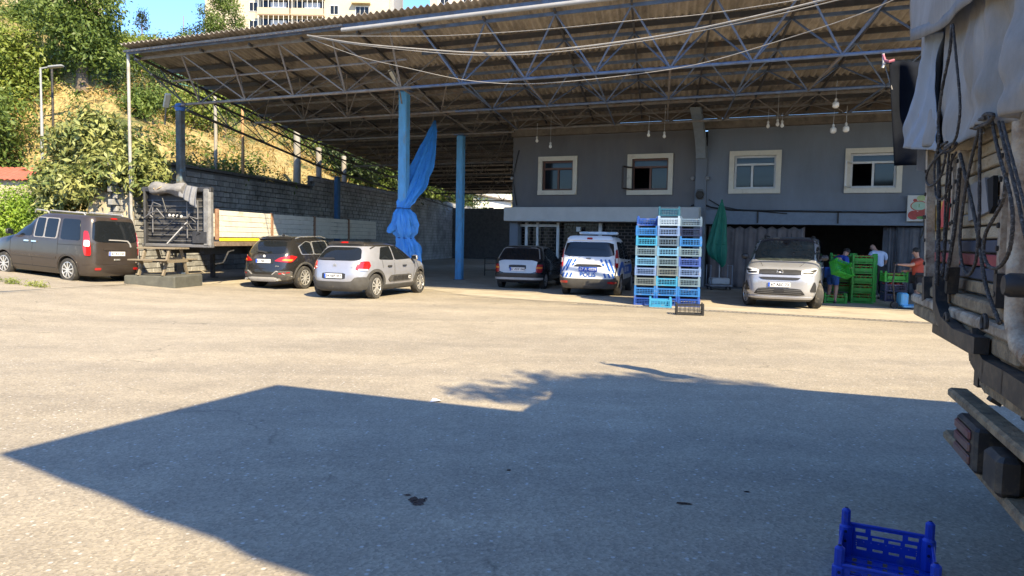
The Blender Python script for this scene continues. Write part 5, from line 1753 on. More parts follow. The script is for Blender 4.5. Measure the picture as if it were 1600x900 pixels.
for (x, y) in ((1478, 500), (1538, 505)):
    c = tl_(x, y, .10)
    MB().tube([c + Vector((.035 * math.cos(a), 0, .035 * math.sin(a))) for a in [-.6 + 4.6 * k / 12 for k in range(13)]], .010, 6).build('rope_hook', BLACK_STEEL, truck, 50)
# under-run guard with lamp cluster
g0, g1 = tl_(1497, 607, .02), tl_(1497, 690, .02)
MB().rbox((g0.x + 1.0, -.02, g0.z - .02), (2.0, .10, .05), .012).build('guard_rail', GRIMY, truck)
MB().rbox((g0.x + 1.0, -.02, g1.z + .02), (2.0, .12, .05), .012).build('guard_rail', GRIMY, truck)
MB().rbox((g0.x + 1.0, .04, (g0.z + g1.z) / 2), (1.98, .02, g0.z - g1.z - .06), .005).build('guard_plate', GRIMY, truck)
l0, l1 = tl_(1504, 634, .06), tl_(1541, 690, .06)
lc = Vector(((l0.x + l1.x) / 2 + .10, -.05, (g0.z + g1.z) / 2 - .0))
lamp = MB().rbox(lc, (.36, .13, .20), .015).build('lamp_box', BLACK_STEEL, truck)
for k in range(3):
    MB().rbox(lc + Vector((-.02, -.068, .055 - .055 * k)), (.28, .02, .045), .008).build('tail_lens', mat('dull_red_lens', (.12, .035, .035), .35, var=.2, dirt=(.16, .12, .09), damt=.5), lamp)
MB().rbox((g0.x + 1.05, -.06, g1.z + .12), (.22, .10, .16), .02).build('lamp_box', BLACK_STEEL, truck)
for k in (0.35, 1.6):
    MB().bar((g0.x + k, .06, g0.z), (g0.x + k, .16, 1.05), .07, .05).build('guard_hanger', BLACK_STEEL, truck)
# number plate glimpsed under the tail
c = tl_(1598, 577, -.25)
o = MB().rbox((c.x, c.y, c.z), (.5, .012, .11), .003).build('number_plate', PLATE_WHITE, truck)
MB().box((c.x - .226, c.y - .008, c.z), (.046, .004, .105)).build('plate_band', PLATE_BLUE, o)
# stickers on the planks
def sticker(pix, m, out=.0, name='sticker'):
    P = [tl_(x, y, -.012 + .0) for x, y in pix]
    return MB().add([Vector((p.x, p.y + .0 - out, p.z)) for p in P] + [Vector((p.x, p.y + .01, p.z)) for p in P], [(0, 1, 2, 3), (7, 6, 5, 4), (0, 4, 5, 1), (1, 5, 6, 2), (2, 6, 7, 3), (3, 7, 4, 0)]).fix().build(name, m, truck)
sticker([(1451, 328), (1478, 314), (1474, 357), (1450, 363)], mat('sticker_yellow', (.72, .40, .06), .6, var=.12), .012)
sticker([(1478, 314), (1484, 309), (1480, 354), (1468, 358)], mat('sticker_red', (.62, .07, .06), .6, var=.12), .015)
sticker([(1515, 292), (1543, 277), (1549, 330), (1517, 346)], mat('grey_patch', (.24, .23, .22), .7, var=.15), .012, 'grey_patch')
sticker([(1546, 280), (1556, 274), (1555, 322), (1549, 334)], mat('hole_shade', (.012, .012, .012), .9), .010, 'hole_shade_patch')  # dark patch painted for the shade of a hole
for k in range(6):
    z = z_bot + .02
c = tl_(1527, 466, .04)
# cargo body behind the tail, chassis and wheels
LEN = 6.0
for x in (0.02, Wd - .02):
    for k in range(8):
        MB().rbox((x, LEN / 2 + .1, z_bot + (k + .5) * (z_top - z_bot) / 8), (.03, LEN, (z_top - z_bot) / 8 - .012), .005).build('side_plank', OLD_PLANK, truck)
MB().box((Wd / 2, LEN / 2 + .08, 1.06), (Wd - .04, LEN, .10)).build('load_floor', BLACK_STEEL, truck)
MB().box((Wd / 2, LEN + .1, (z_bot + 3.2) / 2), (Wd, .06, 3.2 - z_bot)).build('headboard', OLD_STEEL, truck)
mb = MB()
for x in (.75, 1.7): mb.box((x, 4.0, .88), (.10, 7.6, .22))
mb.build('chassis_rail', BLACK_STEEL, truck); tag(truck.children[-1], kind='stuff')
tyre_m, rim_ms = wheel_meshes(.46, .26, 'steel', mat('lorry_rim', (.3, .28, .25), .6))
for (y, xs2) in ((1.9, (.28, .58, 1.87, 2.17)), (6.9, (.32, 2.13))):
    for x in xs2:
        w = link('wheel', tyre_m, truck); w.location = (x, y, .46); w.rotation_euler = (0, 0, rad(90) if x < 1.2 else rad(-90))
        link('rim', rim_ms, w)
MB().rbox((Wd / 2, 7.3, 1.75), (2.3, 1.9, 2.1), .15).build('cab', mat('cab_blue', (.08, .14, .3), .4, coat=.4), truck)
MB().box((Wd / 2, 8.26, 2.2), (1.9, .02, .8)).build('windscreen', GLASS_CAR, truck)

# tarpaulin over the load
TARP_GREY = mat('grey_blue_tarp', (.275, .26, .24), .7, var=.2, scale=3.5, bump=.25, bscale=30, dirt=(.19, .18, .16), damt=.5, dscale=2.2, stretch=(1, 1, .4))
TARP_BACK = mat('tarp_hem', (.21, .20, .185), .75, var=.2, scale=4, dirt=(.11, .10, .09), damt=.4)
ztarp = 3.75
tp = thing('lorry_tarpaulin', 'grey blue tarpaulin hanging in folds over the tail of the lorry', 'tarpaulin', T0, math.atan2(TA.y, TA.x))
def hang(name, left, right, top, bot, folds, amp, out, m, nu=90, nv=44, ph=0.0):
    """a hanging sheet between left/right pixel edges and top/bottom pixel curves, folded outwards"""
    def fn(u, v):
        t_, b_ = top(u), bot(u)
        py = t_ + (b_ - t_) * v
        px = left(py) + (right(py) - left(py)) * u
        fo = amp * (0.35 + .65 * v) * (math.sin(folds * 6.283 * u + ph + 1.3 * math.sin(3 * v + ph)) + .45 * math.sin(folds * 14.3 * u + 2 * ph + v * 2)) + .25 * amp * math.sin(9 * v + 5 * u) + .25 * amp * math.sin(23 * u + 11 * v + 2 * math.sin(7 * v)) + .10 * amp * math.sin(37 * u - 17 * v + ph) * math.sin(13 * v + 4 * u) + .5 * amp * v * math.sin(3.1 * u * folds + 5 * v)
        q = tl_(px, py, out)
        q.y -= fo
        return q
    mb = MB()
    mb.grid(fn, nu, nv)
    o = mb.build(name, m, tp, 180)
    sd = o.modifiers.new('thickness', 'SOLIDIFY'); sd.thickness = .004
    return o
def lin(y0, x0, y1, x1): return lambda y: x0 + (x1 - x0) * (y - y0) / (y1 - y0)
hang('rear_sheet', lin(-30, 1449, 240, 1441), lin(-30, 1551, 190, 1541), lambda u: -30, lambda u: 232 - 52 * max(0, u - .3) ** 1.2 - 4 * math.sin(9 * u), 2.4, .030, .10, TARP_GREY, ph=.6)
hang('rear_sheet', lin(-120, 1545, 190, 1538), lin(-120, 1680, 190, 1680), lambda u: -40 - 90 * u, lambda u: 190 + 18 * math.sin(2.2 * u + .2) - 95 * u ** 1.4, 2.6, .040, .13, TARP_GREY, ph=2.1)
hang('side_flap', lambda y: 1452 - 40 * max(0, (y - 60) / 170) ** 1.2, lambda y: 1470 + 2 * math.sin(y * .03), lambda u: 50, lambda u: 231 + 5 * u, .9, .03, .13, mat('tarp_blue_side', (.25, .29, .34), .7, var=.14, scale=2.5, bump=.3, bscale=9), ph=.2)
hang('gap_shade_sheet', lin(0, 1531, 185, 1540), lin(0, 1551, 185, 1553), lambda u: -30, lambda u: 176 + 10 * u, .5, .02, .05, mat('tarp_gap_shade', (.03, .035, .05), .8), ph=.2)  # dark sheet stands in for the shade between the hanging sheets
# overhanging top edge
def over(u, v):
    px = 1434 + (1570 - 1434) * u
    y0 = -34 - 60 * u; y1 = 62 - 78 * u + 6 * math.sin(7 * u)
    q = tl_(px + 6 * v * (1 - u) - 4, y0 + (y1 - y0) * v, .18)
    q.y -= .02 * math.sin(6 * u + 2 * v) + .03 * v + .008 * math.sin(17 * u + 5 * v)
    return q
mb = MB(); mb.grid(over, 34, 16); o = mb.build('top_overhang', TARP_GREY, tp, 180)
o.modifiers.new('thickness', 'SOLIDIFY').thickness = .006
def hem(u, v):
    px = 1434 + (1570 - 1434) * u
    y1 = 62 - 78 * u + 6 * math.sin(7 * u)
    q = tl_(px + 6 * (1 - u) - 4, y1 - 17 + 19 * v, .18)
    q.y -= .02 * math.sin(6 * u + 2) + .034 + .008 * math.sin(17 * u + 5)
    return q
mb = MB(); mb.grid(hem, 34, 2); o = mb.build('hem', TARP_BACK, tp, 180)
o.modifiers.new('thickness', 'SOLIDIFY').thickness = .006
# roof of the tarp with its own sag, reaching over the whole body
def roof_(u, v):
    x = -.12 + (Wd + .24) * u
    y = -.12 + (LEN + .3) * v
    e = min(u, 1 - u, .5)
    return Vector((x, y, ztarp - .50 * max(0, 1 - y / 2.2) + .30 * math.sin(math.pi * u) * min(1, .35 + y / 2) - .05 * math.sin(5 * math.pi * v) ** 2 + .05 * math.sin(11 * u + 7 * v)))
mb = MB(); mb.grid(roof_, 20, 30); mb.build('roof_sheet', TARP_GREY, tp, 180)
def side_far(x):
    def fn(u, v): return Vector((x + .03 * math.sin(30 * u) * v, -.05 + (LEN + .2) * u, ztarp - .50 * max(0, 1 - (LEN * u) / 2.2) - (ztarp - .50 * max(0, 1 - (LEN * u) / 2.2) - 2.15 + .1 * math.sin(14 * u)) * v))
    return fn
for x in (-.12, Wd + .12):
    mb = MB(); mb.grid(side_far(x), 44, 8); mb.build('side_sheet', TARP_GREY, tp, 180)
# loose peak of cloth whose shadow frays on the ground
# ropes
def rope(label_name, pix, r=.011, out=.16, parent=None):
    P = [tl_(x, y, out + (o if len(q) > 2 else 0)) for q in pix for x, y, o in [(q[0], q[1], q[2] if len(q) > 2 else 0)]]
    sm = []
    for i in range(len(P) - 1):
        p0, p1, p2, p3 = P[max(i - 1, 0)], P[i], P[i + 1], P[min(i + 2, len(P) - 1)]
        for k in range(7):
            u = k / 7
            sm.append(.5 * ((2 * p1) + (p2 - p0) * u + (2 * p0 - 5 * p1 + 4 * p2 - p3) * u * u + (3 * p1 - p0 - 3 * p2 + p3) * u ** 3))
    sm.append(P[-1])
    rs = [r * (1 + .22 * (k % 2)) for k in range(len(sm))]
    return MB().tube(sm, rs, 7).build('tie_rope', ROPE, parent or tp, 60)
rope('', [(1487, 38), (1484, 80), (1472, 140), (1466, 190), (1467, 220), (1462, 250)], 0.0066, .2)
rope('', [(1489, 38), (1494, 90), (1500, 160), (1497, 200), (1490, 222), (1470, 240), (1452, 262), (1447, 282), (1455, 290), (1470, 275), (1478, 240)], 0.0055, .2)
rope('', [(1466, 225), (1467, 300), (1466, 380), (1464, 440), (1463, 440)], 0.0099, .12)
rope('', [(1485, 225), (1480, 270), (1476, 350), (1474, 420), (1470, 432)], 0.0060, .10)
rope('', [(1535, 185), (1520, 240), (1508, 300), (1500, 370), (1503, 410), (1510, 428), (1518, 425), (1526, 400), (1530, 340), (1531, 240), (1534, 190)], 0.0066, .13)
rope('', [(1500, 240), (1512, 290), (1525, 350), (1533, 400), (1537, 430), (1545, 462), (1556, 490), (1562, 505)], 0.0077, .12)
rope('', [(1548, 180), (1556, 220), (1566, 260), (1575, 290), (1582, 330), (1581, 370), (1574, 400), (1560, 418), (1545, 416), (1537, 395), (1540, 365), (1556, 335), (1568, 310), (1572, 270)], 0.0066, .15)
rope('', [(1560, 190), (1575, 250), (1590, 310), (1600, 360), (1612, 400)], 0.0062, .17)
rope('', [(1566, 190), (1582, 250), (1598, 310), (1612, 360)], 0.0050, .19)
rope('', [(1536, 182), (1542, 178), (1552, 180), (1546, 190), (1534, 196), (1524, 200), (1530, 188), (1540, 184)], 0.0072, .17)
rope('', [(1476, 232), (1484, 226), (1494, 224), (1488, 234), (1474, 238), (1468, 230), (1480, 222)], 0.0066, .18)
rope('', [(1494, 238), (1486, 255), (1483, 285), (1477, 305), (1468, 312), (1462, 302), (1460, 270), (1462, 240)], 0.0055, .13)
rope('', [(1500, 262), (1497, 300), (1492, 352), (1486, 392), (1478, 438)], 0.0094, .09)

# black cloth hung beyond the lorry's corner
cl = thing('black_cloth', 'plain black cloth hung like a banner left of the lorry tarpaulin', 'cloth', at_y(1420, 260, 6.4))
cb = cl.location.copy()
def cloth(u, v):
    px = 1389 + 72 * u + 8 * v * (1 - u); py = 95 + 4 * u + v * (164 - 6 * u)
    return at_y(px, py, 6.4 + .05 * math.sin(5 * u + 2 * v) + .03 * math.sin(11 * u * (1 - v))) - cb
mb = MB(); mb.grid(cloth, 20, 20)
o = mb.build('sheet', mat('black_cloth', (.008, .010, .015), .9, var=.2, bump=.2, bscale=20, spec=.08), cl, 180)
o.modifiers.new('thickness', 'SOLIDIFY').thickness = .004
MB().tube([at_y(1389, 95, 6.4) - cb, at_y(1381, 93, 6.6) - cb], .006, 5).build('line', WIRE, cl)
MB().tube([at_y(1380, 86, 6.5) - cb, at_y(1383, 95, 6.45) - cb, at_y(1390, 96, 6.4) - cb, at_y(1397, 94, 6.4) - cb], .012, 6).build('knot', mat('pink_cord', (.4, .12, .16), .8), cl)
MB().tube([at_y(1380, 84, 6.5) - cb, at_y(1381, 100, 6.5) - cb, at_y(1379, 106, 6.5) - cb], .010, 6).build('knot', mat('white_cord', (.6, .6, .6), .8), cl)
MB().tube([at_y(1382, 100, 6.45) - cb, at_y(1388, 120, 6.45) - cb, at_y(1394, 140, 6.42) - cb], .005, 5).build('line', WIRE, cl)

# ------------------------------------------------------------------ semi trailer by the wall
TR0 = Vector((-11.1, 22.2, 0)); TRA = math.atan2(DD.y, DD.x)
semi = thing('semi_trailer', 'parked flatbed trailer with white side boards and black headboard along the block wall', 'trailer', (TR0.x, TR0.y, .12), TRA - math.pi / 2)
# local: x to its right side, y back along its length
TBLACK = mat('trailer_black', (.028, .029, .032), .55, var=.3, scale=5, dirt=(.09, .085, .08), damt=.3)
GREY_RIB = mat('grey_rib', (.12, .12, .125), .55, var=.2)
SIDE_WHITE = mat('side_board_white', (.62, .59, .50), .6, var=.1, scale=3, dirt=(.36, .30, .22), damt=.25, dscale=2)
W_, zb_, zt_ = 2.3, 1.16, 2.83
MB().box((W_ / 2, .14, (zb_ + zt_) / 2), (W_ - .1, .05, zt_ - zb_)).build('headboard', TBLACK, semi)
for x in (.04, W_ - .2):
    MB().rbox((x + .06, .05, (zb_ + zt_) / 2 - .02), (.26 if x > 1 else .08, .24, zt_ - zb_ + .08), .06).build('corner_post', mat('post_grey', (.17, .17, .17), .6, var=.3, dirt=(.07, .06, .05), damt=.4) if x > 1 else TBLACK, semi)
MB().rbox((W_ / 2, .05, zt_ - .05), (W_, .20, .16), .03).build('top_rail', TBLACK, semi)
MB().rbox((W_ / 2, .05, zb_ - .03), (W_, .2, .10), .02).build('bottom_rail', GREY_RIB, semi)
for k in range(8):
    z = zb_ + .12 + k * .17
    MB().bar((.1, .06, z), (W_ - .3, .06, z), .016, .018).build('rung', GREY_RIB, semi)
for x in (.35, 1.5, 1.85):
    MB().tube([(x, .0, zt_ - .35), (x, .0, zb_ + .35 if x < 1 else zb_ + .2)], .02, 6).build('upright', GREY_RIB, semi, 50)
MB().bar((.85, -.03, zb_ + .02), (1.5, -.03, zb_ + .65), .05, .03).build('brace_bar', mat('alu_bar', (.45, .45, .44), .4), semi)
MB().tube([(.95, -.05, zb_ + .85), (1.25, -.06, zb_ + .82), (1.55, -.05, zb_ + .8), (1.62, -.04, zb_ + .95)], .035, 6).build('hose_bundle', GREY_RIB, semi, 50)
gq = random.Random(8)
for k in range(9):
    a_ = Vector((gq.uniform(.3, 1.9), -.05 - .02 * (k % 3), zb_ + gq.uniform(.15, 1.2)))
    MB().tube([a_, a_ + Vector((gq.uniform(-.3, .3), -.03, gq.uniform(-.2, .2))), a_ + Vector((gq.uniform(-.5, .5), 0, gq.uniform(-.45, .3)))], .018, 6).build('hose', TBLACK if k % 2 else GREY_RIB, semi, 50)
for k in range(4): MB().rbox((.98 + .13 * k, -.09, zb_ + .86 - .01 * k), (.07, .06, .09), .02).build('coupling', mat('coupling_pale', (.5, .5, .48), .5), semi)
MB().rbox((1.95, -.03, zb_ + .22), (.5, .10, .36), .02).build('valve_box', TBLACK, semi)
L_ = 13.0
nbay = 4
seg = (L_ - .4) / nbay
for b in range(nbay):
    y0 = .3 + b * seg
    MB().rbox((W_ - .02, y0, (1.36 + 2.2) / 2), (.08, .13, .92), .01).build('side_post', mat('rusty_post', (.26, .15, .09), .8, var=.35), semi)
    for k in range(5):
        z = 1.40 + k * .162
        MB().rbox((W_ - .03, y0 + seg / 2, z + .08), (.035, seg - .14, .152), .008).build('side_board', SIDE_WHITE, semi)
        MB().rbox((.03, y0 + seg / 2, z + .08), (.035, seg - .14, .152), .008).build('side_board', SIDE_WHITE, semi)
MB().rbox((W_ + .0, .4 + 2.2, 1.33), (.03, 4.4, .10), .01).build('yellow_strip', mat('yellow_strip', (.80, .55, .03), .5), semi)
MB().rbox((W_ - .04, L_ / 2 + .2, 1.2), (.08, L_, .14), .01).build('sill_beam', mat('sill_rust', (.19, .14, .10), .8, var=.3, dirt=(.07, .05, .04), damt=.4), semi)
MB().box((W_ / 2, L_ / 2 + .2, 1.22), (W_ - .2, L_, .1)).build('deck', TBLACK, semi)
for x in (.6, 1.7): MB().box((x, L_ / 2 + .2, 1.02), (.12, L_ - .4, .28)).build('chassis_rail', TBLACK, semi)
for x in (.35, W_ - .35):
    leg = MB().rbox((x, 3.0, .62), (.12, .14, 1.2), .01).build('landing_leg', TBLACK, semi)
    MB().rbox((x, 3.0, .02), (.26, .28, .06), .01).build('foot', TBLACK, leg)
tyre_m, rim_ms = wheel_meshes(.48, .3, 'steel', mat('trailer_rim', (.35, .33, .3), .6))
for y in (8.8, 10.1, 11.4):
    for x in (.2, W_ - .2):
        w = link('wheel', tyre_m, semi); w.location = (x, y, .42); w.rotation_euler = (0, 0, rad(90) if x < 1 else rad(-90)); link('rim', rim_ms, w)
MB().tube([(W_ - .1, 1.3, 1.0), (W_ - .1, 1.0, .95), (W_ - .1, .8, .7), (W_ - .1, .7, .62), (W_ - .1, .35, .6)], .025, 6).build('air_hose', TBLACK, semi, 50)
# rolled tarp on the headboard
rt = thing('rolled_tarp', 'grey tarpaulin roll bundled on top of the black trailer headboard', 'tarpaulin', (TR0.x, TR0.y, .12), TRA - math.pi / 2)
RT = mat('roll_grey', (.17, .165, .16), .75, var=.3, scale=6, bump=.4, bscale=12)
rings = []
for i in range(17):
    f = i / 16
    x = .42 + 1.1 * f
    r = .17 + .03 * math.sin(9 * f)
    rings.append([Vector((x, -.08 + r * 1.1 * math.cos(a) * (1 + .12 * math.sin(5 * a + 6 * f)), zt_ - .04 + .03 * math.sin(5 * f) + r * math.sin(a) * (1 + .12 * math.sin(4 * a - 5 * f)))) for a in [2 * math.pi * k / 20 for k in range(20)]])
MB().loft(rings).fix().build('roll', RT, rt, 60)
def drape(u, v):
    return Vector((1.3 + .62 * u + .10 * v, -.10 - .16 * math.sin(1.6 * v) + .035 * math.sin(22 * u + 3 * v), zt_ + .12 - .10 * u - (.50 - .12 * math.cos(3 * u)) * v))
mb = MB(); mb.grid(drape, 40, 14); o = mb.build('drape', mat('drape_grey', (.13, .135, .15), .7, var=.25), rt, 180); o.modifiers.new('thickness', 'SOLIDIFY').thickness = .008
MB().tube([(.6, -.1, zt_ + .14), (.62, -.3, zt_ - .05), (.64, -.1, zt_ - .22)], .012, 6).build('strap', mat('tan_strap', (.45, .32, .18), .8), rt)
MB().tube([(.9, -.1, zt_ + .14), (.8, -.3, zt_ - .02), (.62, -.26, zt_ - .1)], .012, 6).build('strap', mat('tan_strap', (.45, .32, .18), .8), rt)

# concrete slab and picnic table in front of the trailer
c0 = at_z(246, 428, .26); c0.y = 21.0; c0.x = (252 - 800) / FPX * 21.0
sl = thing('concrete_plinth', 'low rough concrete plinth under the wooden picnic table', 'plinth', (c0.x, c0.y, ground_z(c0.x, c0.y) - .05), rad(-6))
MB().rbox((-.05, .2, .16), (1.5, 1.5, .36), .03).build('plinth_body', mat('plinth', (.085, .085, .072), .9, var=.3, scale=3, bump=.4, dirt=(.07, .07, .055), damt=.5), sl)
WOOD = mat('table_wood', (.19, .155, .105), .75, var=.2, scale=4, bump=.2, stretch=(1, 6, 6))
ptb = thing('picnic_table', 'weathered wooden picnic table standing on the concrete plinth beside the trailer', 'table', (c0.x, c0.y + .1, ground_z(c0.x, c0.y) + .29), rad(-6))
for k in range(5): MB().rbox((0, -.32 + .16 * k, .76), (1.12, .145, .045), .006).build('tabletop_board', WOOD, ptb)
for s in (-1, 1):
    for k in range(2): MB().rbox((0, s * (.62 + .14 * k), .44), (1.12, .125, .04), .006).build('seat_board', WOOD, ptb)
for x in (-.36, .36):
    for s in (-1, 1): MB().bar((x, s * .28, .73), (x, s * .62, .0), .05, .09).build('leg', WOOD, ptb)
    MB().bar((x + .03, -.78, .40), (x + .03, .78, .40), .045, .09).build('cross_beam', WOOD, ptb)

# ------------------------------------------------------------------ crates
def crate_mesh(name, L, W, H, m, bars=4, ribs=6, post=.034, solid=False, lip=.03):
    mb = MB()
    hx, hy = L / 2, W / 2
    th = .014
    for sx in (-1, 1):
        for sy in (-1, 1):
            mb.box((sx * (hx - post / 2), sy * (hy - post / 2), H / 2 + lip / 2), (post, post, H + lip))
            mb.box((sx * (hx - post / 2), sy * (hy - post * .9), H * .5), (post * 1.5, post * .5, H * .96))
    zl = [.02, H - .022] + [H * (i + 1) / (bars) for i in range(bars - 1)]
    for i, z in enumerate(zl):
        hh_ = .026 if i < 2 else .010
        for sy in (-1, 1): mb.box((0, sy * (hy - th / 2), z), (L - post * 2, th, hh_))
        for sx in (-1, 1): mb.box((sx * (hx - th / 2), 0, z), (th, W - post * 2, hh_))
    for k in range(1, ribs):
        x = -hx + L * k / ribs
        for sy in (-1, 1): mb.box((x, sy * (hy - th / 2 - .002), H / 2), (.010, th, H - .05))
    for k in range(1, ribs - 1):
        y = -hy + W * k / (ribs - 1)
        for sx in (-1, 1): mb.box((sx * (hx - th / 2 - .002), y, H / 2), (th, .010, H - .05))
    if solid:
        for sy in (-1, 1): mb.box((0, sy * (hy - th / 2 - .003), H * .45), (L * .76, th * .6, H * .42))
        for sx in (-1, 1): mb.box((sx * (hx - th / 2 - .003), 0, H * .45), (th * .6, W * .7, H * .42))
    for k in range(7):
        mb.box((0, -hy + W * (k + .5) / 7, .008), (L - .02, W / 7 * .62, .012))
    return mb.mesh(name, m)

CR = {}
def plastic(name, col, rough=.4): return mat('crate_' + name, col, rough, var=.12, scale=5, dirt=(.22, .21, .19), damt=.18, dscale=5)
CCOL = {'royal blue': (.025, .10, .46), 'bright blue': (.04, .22, .62), 'sky blue': (.18, .44, .72), 'cyan': (.06, .38, .66), 'grey': (.20, .31, .40), 'olive grey': (.20, .25, .27), 'lilac': (.20, .32, .60), 'violet blue': (.07, .14, .50), 'pale blue': (.40, .54, .72), 'dark navy': (.02, .035, .10), 'teal': (.03, .14, .22), 'grey blue': (.14, .22, .32)}
ORD = ['bottom', 'second', 'third', 'fourth', 'fifth', 'sixth', 'seventh', 'eighth', 'ninth', 'tenth', 'eleventh']
base = on_ground(1041, 478.5)
ang = rad(-13)
ux = Vector((math.cos(ang), math.sin(ang), 0)); uy = Vector((-ux.y, ux.x, 0))
CL_, CW_, CH_, SP_ = .535, .37, .205, .253
columns = {
    ('left', 0): ['royal blue', 'bright blue', 'olive grey', 'lilac', 'sky blue', 'grey', 'cyan', 'bright blue'],
    ('middle', 0): ['royal blue', 'bright blue', 'cyan', 'olive grey', 'grey', 'sky blue', 'grey blue', 'lilac', 'pale blue'],
    ('right', 0): ['royal blue', 'bright blue', 'grey', 'lilac', 'violet blue', 'grey', 'bright blue'],
    ('left', 1): ['royal blue', 'grey', 'dark navy', 'bright blue', 'grey', 'royal blue', 'dark navy', 'grey blue', 'royal blue'],
    ('middle', 1): ['dark navy', 'royal blue', 'grey', 'royal blue', 'teal', 'royal blue', 'dark navy', 'grey blue', 'royal blue', 'teal'],
    ('right', 1): ['dark navy', 'royal blue', 'dark navy', 'grey blue', 'dark navy', 'royal blue', 'dark navy', 'dark navy', 'grey blue'],
}
mesh_c = {}
for (side, row), lst in columns.items():
    for k, cn in enumerate(lst):
        if cn not in mesh_c: mesh_c[cn] = crate_mesh('crate', CL_, CW_, CH_, plastic(cn.replace(' ', '_'), tuple(.62 * q for q in CCOL[cn])), post=.045, lip=.045, bars=5, ribs=8)
        o = link('plastic_crate', mesh_c[cn])
        ci = {'left': -1, 'middle': 0, 'right': 1}[side]
        p = base + ux * (ci * (CL_ + .006) + random.uniform(-.008, .008)) + uy * (CW_ / 2 + row * (CW_ + .03) + random.uniform(-.008, .008))
        o.location = (p.x, p.y, k * SP_ + .004)
        o.rotation_euler = (0, 0, ang + random.uniform(-.015, .015))
        pos = ORD[k] + (' from the ground' if k else '')
        nm = 'top' if k == len(lst) - 1 else pos
        tag(o, f'{dict([("olive grey", "grey"), ("grey", "blue grey"), ("lilac", "light blue")]).get(cn, cn)} crate, {nm} in the {"front" if row == 0 else "rear"} {side} column of the blue stack', 'crate', 'blue crates stacked in the yard')
o = link('plastic_crate', mesh_c['cyan']); p = on_ground(1031, 481.0) + uy * .19
o.location = (p.x, p.y, .005); o.rotation_euler = (0, 0, ang + .05)
tag(o, 'cyan crate standing on the ground in front of the blue stack', 'crate', 'blue crates stacked in the yard')
dk = link('plastic_crate', crate_mesh('crate', .60, .38, .235, plastic('black', (.025, .025, .025)), bars=4, ribs=6, post=.03))
p = on_ground(1077, 493) + uy * .2; dk.location = (p.x, p.y, .005); dk.rotation_euler = (0, 0, rad(-9))
tag(dk, 'small black open crate on the ground in front of the blue crate stack', 'crate')

GREEN_C = plastic('green', (.028, .29, .032))
gm = crate_mesh('crate', .58, .39, .235, GREEN_C, bars=3, ribs=5, post=.045, solid=True, lip=.05)
TOMATO = mat('tomato', (.42, .03, .02), .3, var=.25, scale=9)
def tomatoes(L, W, z, seed):
    g = random.Random(seed); mb = MB()
    for k in range(26):
        x, y = g.uniform(-L / 2, L / 2), g.uniform(-W / 2, W / 2)
        r = g.uniform(.03, .04)
        mb.lathe([(.006, -r), (r * .75, -r * .6), (r, 0), (r * .75, r * .6), (.006, r * .9)], (x, y, z + g.uniform(-.015, .02)), 'z', 8)
    return mb.mesh('tomatoes', TOMATO, 80)
tm = tomatoes(.46, .28, .19, 3)
ga = rad(-19); gx = Vector((math.cos(ga), math.sin(ga), 0)); gy = Vector((-gx.y, gx.x, 0))
gbase = on_ground(1347, 474.5)
def green_crate(p, z, rz, label, filled=True, tilt=None):
    o = link('green_crate', gm)
    o.location = (p.x, p.y, z); o.rotation_euler = (0, 0, rz + random.uniform(-.02, .02))
    tag(o, label, 'crate', 'green crates at the loading bay')
    if filled: tag(link('tomatoes', tm, o), kind='stuff')
    return o
for nm, off, n in (('front', Vector((0, 0, 0)), 5), ('left', gx * -.52 + gy * .62, 5), ('rear right', gx * .12 + gy * .60, 5)):
    for k in range(n):
        p = gbase + off + gy * .2
        green_crate(p, .005 + k * .277, ga, f'green tomato crate, {"top" if k == n - 1 else ORD[k] + (" from the ground" if k else "")} in the {nm} green stack')
g1 = green_crate(on_ground(1305, 474.5) + gy * .2, .005, ga + .05, 'single green crate on the ground beside the car front wheel')

# ------------------------------------------------------------------ blue crate in the foreground
FB = mat('foreground_crate_blue', (.010, .045, .40), .38, var=.12, scale=9, bump=.1, dirt=(.07, .10, .26), damt=.25, dscale=16)
fl = at_z(1322, 793, .262); fr_ = at_z(1455, 815, .262); nl = at_z(1310, 855, .262)
xa = (fr_ - fl); xa.z = 0; wA = xa.length; xa.normalize()
ya = Vector((-xa.y, xa.x, 0))
cw, cl2 = wA + .035, .58
fc = thing('blue_fruit_crate', 'bright blue slotted fruit crate with corner posts in the near foreground', 'crate', Vector((fl.x, fl.y, 0)) - ya * (cl2 / 2 - .02) + xa * (wA / 2), math.atan2(xa.y, xa.x))
hx, hy = cw / 2, cl2 / 2
def slot_wall(w, h, holes):
    mb = MB()
    X = sorted(set([-w / 2, w / 2] + [q[0] for q in holes] + [q[1] for q in holes]))
    Z = sorted(set([0, h] + [q[2] for q in holes] + [q[3] for q in holes]))
    for i in range(len(X) - 1):
        run = None
        for j in range(len(Z) - 1):
            cx, cz = (X[i] + X[i + 1]) / 2, (Z[j] + Z[j + 1]) / 2
            if not any(q[0] < cx < q[1] and q[2] < cz < q[3] for q in holes):
                mb.add([(X[i], -.004, Z[j]), (X[i + 1], -.004, Z[j]), (X[i + 1], -.004, Z[j + 1]), (X[i], -.004, Z[j + 1]), (X[i], .004, Z[j]), (X[i + 1], .004, Z[j]), (X[i + 1], .004, Z[j + 1]), (X[i], .004, Z[j + 1])], [(0, 1, 2, 3), (7, 6, 5, 4), (0, 4, 5, 1), (3, 2, 6, 7), (0, 3, 7, 4), (1, 5, 6, 2)])
    return mb
hh2 = .172
